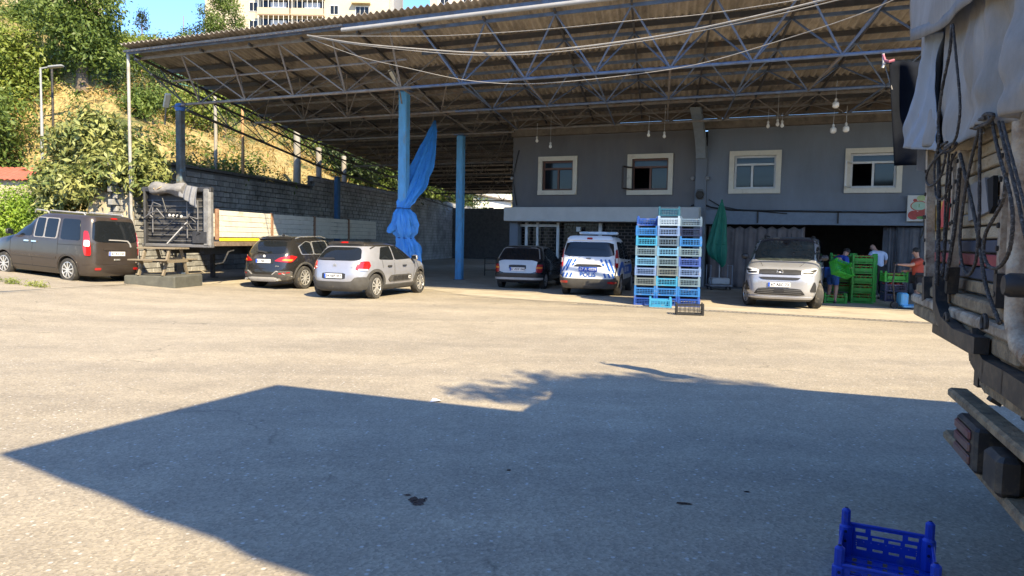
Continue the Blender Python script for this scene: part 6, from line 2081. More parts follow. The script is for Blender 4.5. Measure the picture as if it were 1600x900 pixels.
def slots(w):
    q = [(-w * .40, -w * .27, .130, .150), (-w * .20, w * .20, .122, .152), (w * .27, w * .40, .130, .150)]
    for k in range(4):
        c = -w * .31 + w * .207 * k
        q += [(c - w * .075, c + w * .075, .096, .112), (c - w * .065, c + w * .065, .040, .054)]
    for k in range(9):
        c = -w * .38 + w * .095 * k
        q.append((c - .003, c + .003, .082, .086))
    for z in (.062, .072):
        q += [(-w * .385, -w * .375, z - .003, z + .003), (w * .375, w * .385, z - .003, z + .003)]
    return q
for (p, rz, w) in (((0, hy - .006, .012), 0, cw - .06), ((0, -hy + .006, .012), 0, cw - .06), ((hx - .006, 0, .012), math.pi / 2, cl2 - .06), ((-hx + .006, 0, .012), math.pi / 2, cl2 - .06)):
    o = slot_wall(w, hh2 if abs(rz) < .1 else .135, slots(w) if abs(rz) < .1 else [h for h in slots(w) if h[3] < .125]).build('side_wall', FB, fc)
    o.location = p; o.rotation_euler = (0, 0, rz)
    MB().rbox((0, 0, (hh2 if abs(rz) < .1 else .135) - .004), (w, .016, .014), .004).build('rim', FB, o)
for sx in (-1, 1):
    for sy in (-1, 1):
        zt2 = .262 if sy > 0 else .262
        o = MB().rbox((sx * (hx - .02), sy * (hy - .02), zt2 / 2), (.042, .042, zt2), .012).build('corner_post', FB, fc, 40)
        MB().rbox((sx * (hx - .022), sy * (hy - .022), .095), (.062, .062, .185), .02).build('post_sleeve', FB, o, 40)
        for z in (.10, .15):
            MB().lathe([(.007, -.0), (.007, -.004)], (sx * (hx - .022), sy * (hy - .022) - .031, z), 'y', 10).build('post_hole', mat('hole_dark', (.004, .008, .05), .8), o)
        MB().lathe([(.008, 0), (.008, .002)], (sx * (hx - .02), sy * (hy - .02), zt2), 'z', 10).build('peg_hole', mat('hole_dark', (.004, .008, .05), .8), o)
mb = MB()
for k in range(6):
    mb.box((-hx + cw * (k + .5) / 6, 0, .012), (cw / 6 * .7, cl2 - .03, .008))
for k in range(8):
    mb.box((0, -hy + cl2 * (k + .5) / 8, .018), (cw - .03, .014, .006))
mb.build('crate_floor', FB, fc)

# ------------------------------------------------------------------ folded green parasol on its trolley
pb = at_y(1123, 450, 25.7); pb.z = .01
par = thing('folded_parasol', 'folded green market parasol standing on a white base trolley by the pillar', 'parasol', pb)
sc_ = pb.y / FPX
zt3 = at_y(1122.5, 316, pb.y).z
GREENP = mat('parasol_green', (.012, .16, .10), .65, var=.2, scale=4, bump=.25, bscale=12)
MB().tube([(0, 0, .2), (0, 0, zt3 + .03)], .022, 8).build('pole', mat('pole_alu', (.5, .5, .5), .35, metal=.5), par, 50)
rings = []
spec = [(0, .03, 0), (.06, .05, 0), (.25, .10, 0), (.6, .17, -.02), (1.0, .22, -.06), (1.4, .27, -.10), (1.7, .30, -.12), (1.95, .27, -.10), (2.15, .20, -.04), (2.25, .10, 0)]
for dz, r, dx in spec:
    r *= 1.02
    ring_ = []
    for k in range(48):
        a = 2 * math.pi * k / 48
        f = 1 + .22 * math.sin(8 * a + dz * .4) + .08 * math.sin(13 * a + dz)
        ring_.append(Vector((dx + r * f * math.cos(a), r * f * math.sin(a), zt3 - dz * .95 - .12 * (dz / 2.2) ** 2 * math.cos(a + .5))))
    rings.append(ring_)
MB().loft(rings).fix().build('canopy', GREENP, par, 70)
MB().tube([Vector((-.09 + .29 * math.cos(a), .29 * math.sin(a), zt3 - 1.45)) for a in [2 * math.pi * k / 24 for k in range(25)]], .02, 6).build('tie_band', GREENP, par, 50)
MB().lathe([(.03, 0), (.04, .05), (.015, .09)], (0, 0, zt3), 'z', 10).build('finial', GREENP, par, 40)
MB().rbox((0, 0, .30), (.62, .5, .22), .03).build('base_block', mat('base_white', (.5, .5, .48), .7, var=.1), par)
MB().rbox((0, 0, .15), (.78, .6, .05), .01).build('trolley_deck', mat('trolley_grey', (.3, .31, .33), .6), par)
for sx in (-1, 1):
    for sy in (-1, 1):
        w = MB().lathe([(.06, -.02), (.065, 0), (.06, .02)], (sx * .33, sy * .24, .065), 'x', 12).build('castor', TYRE, par, 40)
    MB().tube([(sx * .37, -.28, .16), (sx * .37, -.28, .85), (sx * .37, .28, .85), (sx * .37, .28, .16)], .018, 6).build('trolley_rail', mat('trolley_rail', (.2, .22, .25), .5), par, 50)

# ------------------------------------------------------------------ curtains of the loading bay
CURT = mat('curtain_brown_grey', (.165, .135, .125), .85, var=.2, scale=3)
CURT_D = mat('curtain_dark_grey', (.14, .135, .14), .85, var=.2, scale=3)
def curtain(x0, x1, y0, label, m, folds, amp, inn, bottom=.05, sag=0.0, lean=0.0):
    s0, z0 = face_s(x0, y0, -inn); s1, z1 = face_s(x1, y0, -inn)
    zt4 = Z_LOW - .06
    p0 = face_pt(s0, 0, -inn)
    c = thing('bay_curtain', label, 'curtain', p0, -FA, 'curtains of the loading bay')
    wdt = s1 - s0
    n = max(40, int(folds * 10))
    def fn(u, v):
        z = zt4 + (bottom - zt4) * v - sag * abs(math.sin(folds * math.pi * u)) * (1 - v) ** 3
        return Vector((wdt * (u + lean * v * (1 - u)) + .02 * math.sin(folds * 6.28 * u), amp * math.sin(folds * 6.283 * u + 1.6 * math.sin(9 * u + 1.5 * v) + .8 * math.sin(2.5 * v + 4 * u)) * (.45 + .55 * v) + .35 * amp * math.sin(folds * 15 * u + 2 * v + 2 * math.sin(5 * u)), z))
    mb = MB(); mb.grid(fn, n, 12)
    o = mb.build('curtain_sheet', m, c, 180); o.modifiers.new('thickness', 'SOLIDIFY').thickness = .004
    MB().tube([(-.1, 0, zt4 + .04), (wdt + .1, 0, zt4 + .04)], .012, 6).build('curtain_rail', BLACK_STEEL, c, 50)
curtain(1106, 1256, 400, 'brown grey curtain hanging behind the silver people carrier', CURT, 9, .045, .35, sag=.10)
curtain(1378, 1402, 400, 'narrow dark striped curtain gathered left of the rightmost curtain', CURT_D, 4, .06, .45)
curtain(1401, 1470, 400, 'wide dark grey curtain at the right end of the loading bay', CURT_D, 5, .06, .3)

# fruit sign
s0, z0 = face_s(1416, 346, .12); s1, z1 = face_s(1462, 305, .12)
sg = thing('fruit_sign', 'white sign board with red fruit and a pale green oval by the lorry', 'sign', face_pt((s0 + s1) / 2, (z0 + z1) / 2, .12), -FA)
ws, hs = s1 - s0, z1 - z0
MB().rbox((0, 0, 0), (ws, .12, hs), .01).build('sign_board', mat('sign_white', (.58, .57, .52), .5, var=.05), sg)
def disc(x, z, rx, rz_, m, name, y=-.064, n=20):
    q = MB(); P = [(x + rx * math.cos(2 * math.pi * k / n), y, z + rz_ * math.sin(2 * math.pi * k / n)) for k in range(n)]
    q.add(P + [(a_, y + .004, b_) for a_, _, b_ in P], [tuple(range(n)), tuple(range(2 * n - 1, n - 1, -1))] + [(k, n + k, n + (k + 1) % n, (k + 1) % n) for k in range(n)])
    return q.fix().build(name, m, sg)
FRED = mat('fruit_red', (.40, .06, .04), .5, var=.25, scale=6); FGREEN = mat('fruit_green', (.12, .26, .06), .5, var=.2)
x_ = -ws / 2
disc(x_ + .34, .08, .25, .17, mat('oval_edge', (.45, .10, .05), .5), 'oval_edge', -.0645)
disc(x_ + .34, .08, .22, .14, mat('oval_green', (.36, .50, .36), .5), 'oval_plate', -.067)
disc(x_ + .20, -.22, .17, .15, FRED, 'apple'); disc(x_ + .47, -.17, .17, .14, FRED, 'apple', -.0655); disc(x_ + .42, -.30, .14, .05, FGREEN, 'leaf', -.0665)
disc(x_ + .42, .33, .16, .09, mat('pear_green', (.38, .46, .20), .5), 'pear'); disc(x_ + .22, .26, .06, .05, FRED, 'apple')
lettering('1', .16, FGREEN, sg, (x_ + .34, -.0695, .08), (1, 0, 0), (0, 0, 1), 'sign_mark')
MB().tube([(.08, -.12, -hs / 2 + .2), (.12, -.14, -hs / 2 - .1), (.08, -.12, -hs / 2 - .4), (.02, -.10, -hs / 2 - .55)], .03, 6).build('hanging_strap', BLACK_STEEL, sg, 50)

# wire stand left of the dark hatchback
q = on_ground(757, 431)
ws_ = thing('wire_stand', 'black wire stand standing on the floor left of the old hatchback', 'stand', q)
for (dx, dy) in ((0, 0), (.5, 0), (0, .4), (.5, .4)): MB().tube([(dx, dy, 0), (dx, dy, .8)], .015, 6).build('leg', BLACK_STEEL, ws_, 50)
for z in (.25, .55, .8):
    mb = MB()
    for a_, b_ in (((0, 0), (.5, 0)), ((0, .4), (.5, .4)), ((0, 0), (0, .4)), ((.5, 0), (.5, .4))): mb.bar((*a_, z), (*b_, z), .016)
    mb.bar((.25, 0, z), (.25, .4, z), .012)
    mb.build('shelf_frame', BLACK_STEEL, ws_)

# litter and spills on the asphalt
STAIN = mat('wet_stain', (.012, .012, .014), .25, var=.3, scale=20)
def stain(px, py, rx, ry, label, blobs, seed):
    p = on_ground(px, py); g = random.Random(seed)
    t_ = thing('oil_stain', label, 'stain', (p.x, p.y, ground_z(p.x, p.y) + .004), 0, 'dark stains on the yard')
    mb = MB()
    for b in range(blobs):
        cx, cy = (g.uniform(-rx, rx), g.uniform(-ry, ry)) if b else (0, 0)
        r = (rx if b == 0 else rx * g.uniform(.2, .5)); n = 22
        P = [(cx + r * math.cos(2 * math.pi * k / n) * g.uniform(.7, 1.15), cy + r * ry / rx * math.sin(2 * math.pi * k / n) * g.uniform(.7, 1.15), .0006 * b) for k in range(n)]
        mb.add([(cx, cy, .0006 * b)] + P, [(0, k + 1, (k + 1) % n + 1) for k in range(n)])
    mb.build('stain_patch', STAIN, t_)
stain(653, 785, .045, .07, 'wet black stain, the largest, in the middle of the shadow', 6, 1)
stain(1066, 787, .045, .02, 'thin dark stain in the shadow left of the blue fruit crate', 4, 2)
stain(1167, 769, .02, .015, 'tiny dark spot right of the thin stain', 2, 3)
stain(795, 735, .015, .015, 'tiny black speck above and right of the largest stain', 2, 5)
stain(637, 774, .022, .014, 'small dark spot just above the largest stain', 2, 6)
lp = on_ground(680, 628)
lt = link('paper_scrap', MB().add([(-.05, -.03, .003), (.05, -.02, .02), (.06, .04, .006), (-.03, .05, .028), (0, .01, .035)], [(0, 1, 4), (1, 2, 4), (2, 3, 4), (3, 0, 4)]).mesh('paper_scrap', mat('paper', (.65, .66, .68), .7))); lt.location = lp
tag(lt, 'crumpled white paper scrap lying on the straight edge of the shadow', 'litter')
# loose chips of stone lying on the asphalt
g = np.random.default_rng(5)
mb = MB()
for k in range(1500):
    Y = 2.2 + 12 * g.random() ** 1.6; X = (g.random() - .5) * 1.5 * Y
    r = .004 + .006 * g.random()
    a_ = g.random() * 6.28
    P = [(X + r * math.cos(a_), Y + r * math.sin(a_), 0), (X + r * math.cos(a_ + 2.1), Y + r * math.sin(a_ + 2.1), 0), (X + r * math.cos(a_ + 4.2), Y + r * math.sin(a_ + 4.2), 0), (X, Y, r * .7)]
    mb.add(P, [(0, 1, 3), (1, 2, 3), (2, 0, 3)])
tag(mb.build('gravel', mat('chip_stone', (.34, .33, .30), .8, var=.4, scale=3)), 'pale stone chips scattered loose over the asphalt yard', 'gravel', kind='stuff')
# ================================================================== PEOPLE
SKIN = mat('skin', (.42, .24, .17), .55, var=.1, scale=12)
def skin_obj(name, nodes, edges, m, parent, root, sub=2):
    """nodes: name -> (point, radius); grows one smooth surface over the joints"""
    names = list(nodes)
    me = bpy.data.meshes.new(name)
    me.from_pydata([nodes[k][0] for k in names], [(names.index(a_), names.index(b_)) for a_, b_ in edges], [])
    me.materials.append(m)
    o = link(name, me, parent)
    o.modifiers.new('skin', 'SKIN').use_smooth_shade = True
    for i, k in enumerate(names):
        r = nodes[k][1]
        me.skin_vertices[0].data[i].radius = (r, r) if not isinstance(r, tuple) else r
        me.skin_vertices[0].data[i].use_root = (k == root)
    sb = o.modifiers.new('smooth', 'SUBSURF'); sb.levels = sub; sb.render_levels = sub
    return o

def person(label, loc, rz, J, shirt, lower, lower_len, shoe, hair, bald=False, long_sleeve=False, cap_grey=None):
    """J: joints in the person's own axes (x right, y forward, z up)"""
    t = thing('person', label, 'person', loc, rz)
    V = {k: Vector(v) for k, v in J.items()}
    hd, nk, ch, pv = V['head'], V['neck'], V['chest'], V['pelvis']
    N = {'pelvis': (pv, .125), 'belly': ((pv + ch) / 2, .125), 'chest': (ch, (.135, .15)), 'neck0': (nk - (nk - ch) * .15, .075), 'neck': (nk, .052), 'jaw': (hd + (nk - hd) * .45, .062), 'head': (hd, .088), 'crown': (hd + (hd - nk).normalized() * .085, .066)}
    E = [('pelvis', 'belly'), ('belly', 'chest'), ('chest', 'neck0'), ('neck0', 'neck'), ('neck', 'jaw'), ('jaw', 'head'), ('head', 'crown')]
    for s in 'lr':
        N['sh' + s] = (V['sh' + s], .062); N['el' + s] = (V['el' + s], .044); N['wr' + s] = (V['wr' + s], .029)
        N['fa' + s] = ((V['el' + s] * .65 + V['wr' + s] * .35), .042)
        d = (V['wr' + s] - V['el' + s]).normalized()
        N['pa' + s] = (V['wr' + s] + d * .07, (.036, .024))
        E += [('neck0', 'sh' + s), ('sh' + s, 'el' + s), ('el' + s, 'fa' + s), ('fa' + s, 'wr' + s), ('wr' + s, 'pa' + s)]
        N['hp' + s] = (V['hp' + s], .095); N['kn' + s] = (V['kn' + s], .062); N['an' + s] = (V['an' + s], .042)
        N['cf' + s] = (V['kn' + s] * .68 + V['an' + s] * .32, .058)
        E += [('pelvis', 'hp' + s), ('hp' + s, 'kn' + s), ('kn' + s, 'cf' + s), ('cf' + s, 'an' + s)]
        f = V.get('foot' + s, Vector((0, 1, 0)))
        N['to' + s] = (V['an' + s] + f * .13 - Vector((0, 0, .05)), .035)
        E.append(('an' + s, 'to' + s))
        # fingers, each from inside the palm
        side = d.cross(Vector((0, 0, 1)));  side = side.normalized() if side.length > .1 else Vector((1, 0, 0))
        pal = N['pa' + s][0]
        for q, L in enumerate((.062, .072, .068, .052)):
            b = pal - d * .02 + side * (.022 - .0145 * q)
            k1 = b + d * (L * .6) ; k2 = k1 + d * (L * .35) - Vector((0, 0, L * .45)); 
            N[f'f{s}{q}a'] = (b + d * .02, .010); N[f'f{s}{q}b'] = (k1, .0088); N[f'f{s}{q}c'] = (k2, .0075)
            E += [('pa' + s, f'f{s}{q}a'), (f'f{s}{q}a', f'f{s}{q}b'), (f'f{s}{q}b', f'f{s}{q}c')]
        b = pal - d * .05 + side * .032
        N[f't{s}a'] = (b, .012); N[f't{s}b'] = (b + d * .035 + side * .018 - Vector((0, 0, .01)), .009)
        E += [('wr' + s, f't{s}a'), (f't{s}a', f't{s}b')]
    skin_obj('body', N, E, SKIN, t, 'pelvis', 1)
    g = .014
    S = {'pelvis': (pv - Vector((0, 0, .03)), .15), 'belly': (N['belly'][0], .148), 'chest': (ch, (.155, .165)), 'neck0': (nk - (nk - ch) * .22, .085)}
    SE = [('pelvis', 'belly'), ('belly', 'chest'), ('chest', 'neck0')]
    for s in 'lr':
        S['sh' + s] = (V['sh' + s], .082)
        mid = V['sh' + s] + (V['el' + s] - V['sh' + s]) * (.72 if not long_sleeve else .97)
        S['sl' + s] = (mid, .070)
        SE += [('neck0', 'sh' + s), ('sh' + s, 'sl' + s)]
    skin_obj('shirt', S, SE, shirt, t, 'pelvis', 2)
    Lw = {'pelvis': (pv - Vector((0, 0, .04)), .148)}
    LE = []
    for s in 'lr':
        Lw['hp' + s] = (V['hp' + s], .115)
        k = V['hp' + s] + (V['kn' + s] - V['hp' + s]) * min(1, lower_len)
        Lw['kn' + s] = (k, .088)
        LE += [('pelvis', 'hp' + s), ('hp' + s, 'kn' + s)]
        if lower_len > 1:
            Lw['an' + s] = (V['an' + s] + Vector((0, 0, .03)), .062); LE.append(('kn' + s, 'an' + s))
    skin_obj('shorts' if lower_len <= 1 else 'trousers', Lw, LE, lower, t, 'pelvis', 2)
    for s in 'lr':
        f = V.get('foot' + s, Vector((0, 1, 0))).normalized()
        a_ = V['an' + s]
        skin_obj('shoe', {'heel': (Vector((a_.x, a_.y, .045)) - f * .05, .045), 'mid': (Vector((a_.x, a_.y, .045)) + f * .06, .046), 'toe': (Vector((a_.x, a_.y, .035)) + f * .17, .036)}, [('heel', 'mid'), ('mid', 'toe')], shoe, t, 'mid', 1)
    # face
    fwd = Vector(J.get('look', (0, 1, 0))).normalized()
    up = (hd - nk).normalized(); up = (up - fwd * up.dot(fwd)).normalized()
    rt_ = fwd.cross(up)
    hm = MB()
    rings = []
    for i in range(9):
        th = math.pi * (.02 + .5 * i / 8 * (1.12 if not bald else .8))
        ring_ = []
        for k in range(18):
            a_ = 2 * math.pi * k / 18
            dirv = rt_ * (math.sin(th) * math.cos(a_)) + fwd * (math.sin(th) * math.sin(a_)) + up * math.cos(th)
            low = 1.0
            if dirv.dot(fwd) > .45 and i > 4: low = .80
            ring_.append(hd + up * .03 + fwd * -.008 + Vector(dirv) * .099 * low)
        rings.append(ring_)
    if not bald: hm.loft(rings).fix().build('hair', hair, t, 80)
    fm = MB()
    fm.rbox(hd + fwd * .092 - up * .012, (.022, .022, .03), .008); fm.build('nose', SKIN, t, 60)
    for s in (-1, 1):
        MB().lathe([(.002, -.008), (.010, 0), (.002, .008)], tuple(hd + fwd * .082 + rt_ * s * .032 + up * .018), 'z', 8).build('eye', mat('eye_dark', (.03, .02, .018), .2), t, 60)
        MB().rbox(hd + rt_ * s * .088 - up * .005, (.018, .02, .05), .008).build('ear', SKIN, t, 60)
    MB().rbox(hd + fwd * .083 - up * .05, (.02, .012, .009), .004).build('mouth', mat('lips', (.28, .09, .07), .5), t, 60)
    return t, hd, fwd, up, rt_

BLACK_HAIR = mat('black_hair', (.012, .011, .010), .7, var=.3, scale=40)
SHOE_W = mat('shoe_white', (.5, .5, .52), .6); SHOE_D = mat('shoe_dark', (.03, .03, .03), .6)
# young man in red pulling the pallet jack: faces left in the picture
p3 = on_ground(1432, 482.5)
RED_SHIRT = mat('red_shirt', (.36, .055, .03), .8, var=.12); BLACK_SHORTS = mat('black_shorts', (.014, .014, .018), .85)
J = dict(head=(0, .10, 1.47), neck=(0, .04, 1.32), chest=(0, .02, 1.13), pelvis=(0, 0, .84), shl=(-.18, .03, 1.24), shr=(.18, .03, 1.24), ell=(-.17, .30, 1.14), wrl=(-.10, .53, 1.15), elr=(.22, .10, .97), wrr=(.12, .30, .98), hpl=(-.09, 0, .80), hpr=(.09, 0, .80), knl=(-.10, .04, .44), knr=(.10, -.02, .44), anl=(-.10, .04, .08), anr=(.10, -.10, .08), look=(0, 1, -.12))
person('young man in red shirt and black shorts reaching for the pallet jack handle', p3, rad(88), J, RED_SHIRT, BLACK_SHORTS, .95, SHOE_W, BLACK_HAIR)
# man in blue bending with a tipped green crate
p1 = at_y(1299, 468, 20.6); p1.z = 0
NAVY_SHIRT = mat('blue_shirt', (.02, .06, .32), .8, var=.12); BLUE_SHORTS = mat('blue_shorts', (.02, .09, .34), .85, var=.12)
J = dict(head=(0, .44, 1.42), neck=(0, .36, 1.31), chest=(0, .24, 1.20), pelvis=(0, 0, .90), shl=(-.18, .28, 1.26), shr=(.18, .28, 1.26), ell=(-.26, .22, 1.0), wrl=(-.16, .42, 1.02), elr=(.24, .28, .98), wrr=(.14, .46, 1.0), hpl=(-.09, 0, .86), hpr=(.09, 0, .86), knl=(-.11, .03, .48), knr=(.11, .05, .48), anl=(-.11, -.02, .08), anr=(.11, .02, .08), look=(0, .8, -.6))
t1, hd, fw, up_, rt_ = person('bearded man in blue shirt and shorts bending to tip out a green crate', p1, rad(-72), J, NAVY_SHIRT, BLUE_SHORTS, 1.0, SHOE_D, BLACK_HAIR)
MB().rbox(hd + fw * .055 - up_ * .075, (.11, .10, .07), .03).build('beard', BLACK_HAIR, t1, 60)
# man in pale shirt behind the crates, seen from behind
p2 = at_y(1371, 470, 22.4); p2.z = 0
PALE_SHIRT = mat('pale_blue_shirt', (.46, .56, .74), .8, var=.06)
J = dict(head=(-.10, .20, 1.58), neck=(-.05, .12, 1.47), chest=(0, .06, 1.28), pelvis=(0, 0, .94), shl=(-.22, .07, 1.40), shr=(.22, .04, 1.38), ell=(-.30, .18, 1.12), wrl=(-.22, .36, 1.02), elr=(.31, .12, 1.12), wrr=(.28, .32, 1.0), hpl=(-.10, 0, .90), hpr=(.10, 0, .90), knl=(-.11, .02, .5), knr=(.11, .02, .5), anl=(-.11, -.02, .08), anr=(.11, -.02, .08), look=(-.4, .8, -.35))
person('balding man in pale blue shirt standing behind the green crate stacks', p2, rad(12), J, PALE_SHIRT, BLACK_SHORTS, 1.2, SHOE_D, BLACK_HAIR, bald=True)
# tipped crate in the first man's hands
tc = link('green_crate', crate_mesh('crate', .58, .39, .235, mat('crate_light_green', (.06, .42, .05), .4, var=.1), bars=3, ribs=5, post=.045, solid=True, lip=.03))
q = at_y(1309, 423, 20.15)
tc.location = q; tc.rotation_euler = (rad(62), rad(14), rad(22))
tag(tc, 'light green empty crate tipped on edge in the hands of the man in blue', 'crate', 'green crates at the loading bay')

# pallet jack with crates on its forks
pj = on_ground(1394, 482)
jack = thing('pallet_jack', 'light blue hand pallet jack loaded with two crates', 'pallet jack', pj, rad(-8))
JB = mat('jack_blue', (.10, .38, .66), .45, var=.1, dirt=(.3, .3, .3), damt=.15)
MB().rbox((.24, 0, .25), (.18, .36, .34), .03).build('pump_body', JB, jack)
for s in (-1, 1): MB().rbox((.68, s * .19, .08), (1.0, .15, .055), .01).build('fork', JB, jack)
MB().lathe([(.085, -.06), (.09, -.04), (.09, .04), (.085, .06)], (.04, 0, .09), 'y', 16).build('steer_wheel', TYRE, jack, 40)
MB().tube([(.06, 0, .18), (-.02, 0, .7), (.02, 0, 1.12)], .022, 8).build('handle_bar', BLACK_STEEL, jack, 50)
MB().tube([(.02, -.12, 1.12), (.02, -.10, 1.2), (.02, .10, 1.2), (.02, .12, 1.12)], .016, 6).build('grip', BLACK_STEEL, jack, 50)
nv = link('plastic_crate', mesh_c['dark navy']); nv.location = pj + Vector((.22, .42, .42)); nv.rotation_euler = (0, 0, rad(-8)); tag(nv, 'dark navy crate under a green one beside the pallet jack', 'crate')
tag(link('tomatoes', tm, nv), kind='stuff')
nv2 = link('plastic_crate', mesh_c['dark navy']); nv2.location = pj + Vector((.22, .42, .16)); nv2.rotation_euler = (0, 0, rad(-8)); tag(nv2, 'dark navy crate lowest of the pile beside the pallet jack', 'crate')
green_crate(pj + Vector((.22, .42, 0)), .68, rad(-8), 'green crate topmost of the pile beside the pallet jack')
# ================================================================== VEGETATION AND FAR BUILDINGS
LEAF_A = leaf_mat('leaf_mid', (.055, .095, .018), (.17, .23, .045), .7)
LEAF_B = leaf_mat('leaf_yellow_green', (.10, .15, .022), (.28, .32, .06), .8)
LEAF_C = leaf_mat('leaf_loquat', (.065, .11, .025), (.40, .40, .14), 1.6, .2)
LEAF_D = leaf_mat('leaf_dark', (.02, .04, .014), (.06, .09, .025), .9)
LEAF_E = leaf_mat('leaf_bright', (.10, .19, .02), (.30, .42, .045), 1.2)

def hp(px, py, Y):
    """point on the hill under pixel column px at distance Y"""
    x = (px - 800) / FPX * Y
    return Vector((x, Y, max(hill_z(x, Y), ground_z(x, Y)) - .1))

# big tree at the upper left
p = hp(133, 170, 33)
tree('walnut_tree', 'tall spreading green tree on the slope left of the canopy roof', 'tree', p, 3.5, 8.8, 1.5, LEAF_A, 15000, .27, 9.0, .22, 3, k=22, twig=.40, spread=.95)
for (px, Y, w, h, z0, leaf, n, sz, lab, sd) in (
    (20, 33, 4.6, 2.9, .3, LEAF_B, 9000, .26, 'rounded yellow green tree at the left frame edge above the tiled roof', 5),
    (-40, 30, 5, 3.6, .4, LEAF_A, 7000, .28, 'green tree cut by the left frame edge, half out of view', 6),
    (75, 41, 2.6, .7, .3, LEAF_A, 9000, .30, 'leafy tree behind the street lamp, left of the tall spreading tree', 7),
    (190, 40, 2.8, 1.3, .1, LEAF_B, 9000, .28, 'bushy light green tree right of the tall spreading tree', 8),
    (240, 50, 3.2, .8, .0, LEAF_B, 9000, .32, 'broad light green tree below the red roofed house', 9),
    (300, 62, 3.4, 1.6, .2, LEAF_A, 6000, .36, 'low green tree just above the canopy edge, below the sky gap', 10),
    (352, 74, 4.2, 9.0, 1.5, LEAF_A, 8000, .34, 'slim tall poplar in front of the pale apartment tower', 11),
    (318, 80, 5.0, 4.5, 1.0, LEAF_D, 4000, .36, 'dark bushy tree left of the slim poplar', 12),
    (226, 84, 1.5, 1.5, 6.2, LEAF_D, 500, .3, 'tiny lone tree crown standing against the sky', 13)):
    q = hp(px, 0, Y)
    tree('hillside_tree', lab, 'tree', q, w, h, z0, leaf, n, sz, z0 + h * .7, .14, sd, k=16, group='trees on the slope behind the hall', twig=.45, spread=.9)
# loquat tree in front of the slope
q = Vector((-13.55, 24.6, ground_z(-13.5, 24.6)))
t_ = thing('loquat_tree', 'broad loquat tree with long pale leaves beside the dark van', 'tree', q)
trunk_mesh(MB(), 3.2, .12, 21, limbs=6, spread=1.2).build('trunk', BARK, t_, 60)
bl = []
g = random.Random(4)
for k in range(20):
    a_ = k * 2.4; f = (k + .5) / 20
    rr = 1.75 * math.sqrt(f) * (0.95 if g.random() > .3 else .7)
    z = 2.3 + 2.6 * (1 - (rr / 2.3) ** 1.5) * g.uniform(.25, 1)
    bl.append(((rr * math.cos(a_) - .1, rr * math.sin(a_) * .8, z), (.62, .55, .42)))
bl += [((1.75, -.2, 2.6), (.5, .4, .3)), ((-1.6, 0, 2.9), (.5, .5, .4)), ((-.2, -.2, 4.75), (.6, .5, .35)), ((2.1, -.3, 2.35), (.35, .3, .2)), ((1.0, -.5, 3.4), (.5, .5, .4)), ((-1.0, -.5, 3.9), (.5, .5, .4)), ((-1.2, -.4, 2.1), (.5, .5, .4))]
link('crown', leaves_mesh('crown', bl, 15500, .26, LEAF_C, .34, 31, droop=.1, aspect=.34, per=12), t_)

def shrub(name, label, px, Y, w, h, leaf, n, sz, seed, dz=0.0, group=None, cat='shrub'):
    n, sz = int(n * 1.8), sz * .7
    q = hp(px, 0, Y); q.z += dz
    t = thing(name, label, cat, q, 0, group)
    g = random.Random(seed)
    b = [((g.uniform(-.32, .32) * w, g.uniform(-.3, .3) * w, h * g.uniform(.25, .75)), (w * .26, w * .26, h * .28)) for _ in range(7)]
    link('foliage', leaves_mesh('foliage', b, n, sz, leaf, .28, seed), t)
    st_ = MB()
    for k in range(4):
        st_.tube([(0, 0, 0), (g.uniform(-.2, .2) * w, g.uniform(-.2, .2) * w, h * .6)], [.03, .01], 5)
    tag(st_.build('stems', BARK, t), kind='stuff')
    return t
# bright hedge behind the van
for (px, Y, w, h, n, lab, sd) in (
    (10, 25.5, 3.2, 3.0, 4200, 'bright green creeper hedge under the tiled roof at the left edge', 41),
    (58, 25.2, 2.4, 2.5, 3000, 'bright green hedge clump between the van and the tiled roof', 42),
    (100, 25.8, 2.2, 1.9, 2200, 'low bright green hedge clump under the loquat tree', 43),
    (-40, 25.5, 3.0, 3.0, 2600, 'bright hedge clump cut by the left frame edge', 44),
    (140, 26.0, 2.0, 1.8, 1600, 'green shrub below the loquat crown behind the van roof', 45)):
    shrub('hedge_clump', lab, px, Y, w, h, LEAF_E, n, .17, sd, group='hedge clumps behind the brown grey van')
# rounded dark bush and scattered shrubs on the dry slope
shrub('dark_bush', 'round dark green bush on the slope behind the corner post', 262, 41, 3.0, 2.6, LEAF_D, 2600, .2, 51, .2)
SH = [(215, 33, 'left of the downpipe'), (300, 36, 'behind the worn corner post'), (335, 43, 'between the corner post and the first pale pole'), (352, 37, 'just over the wall left of the pale pole'), (398, 46, 'over the wall right of the pale pole'),
      (428, 50, 'left of the thick pale trunk'), (470, 47, 'right of the thick pale trunk just over the wall'), (500, 52, 'above the step in the wall'), (450, 64, 'high under the roof edge'), (390, 60, 'under the side truss'), (300, 50, 'high left of the side truss'), (250, 36, 'right of the downpipe'), (180, 37, 'beside the foot of the tall tree'),
      (560, 58, 'under the roof right of the wall step'), (610, 64, 'behind the tall blue post'), (660, 70, 'between the two blue posts'), (700, 76, 'left of the second blue post'), (740, 84, 'right of the second blue post'), (530, 70, 'far under the roof above the wall'), (640, 84, 'farthest, deep under the roof')]
for k, (px, Y, lab) in enumerate(SH):
    shrub('slope_shrub', 'wild green shrub on the slope, ' + lab, px, Y, 2.6 + 1.2 * (k % 3) + (2.5 if px > 520 else 0), 1.7 + .5 * (k % 4) + (2.2 if px > 520 else 0), (LEAF_A, LEAF_B, LEAF_D)[k % 3] if px < 520 else LEAF_A, 1500 + (1000 if px > 520 else 0), .22 + (.1 if px > 520 else 0), 60 + k, group='wild shrubs on the dry slope')
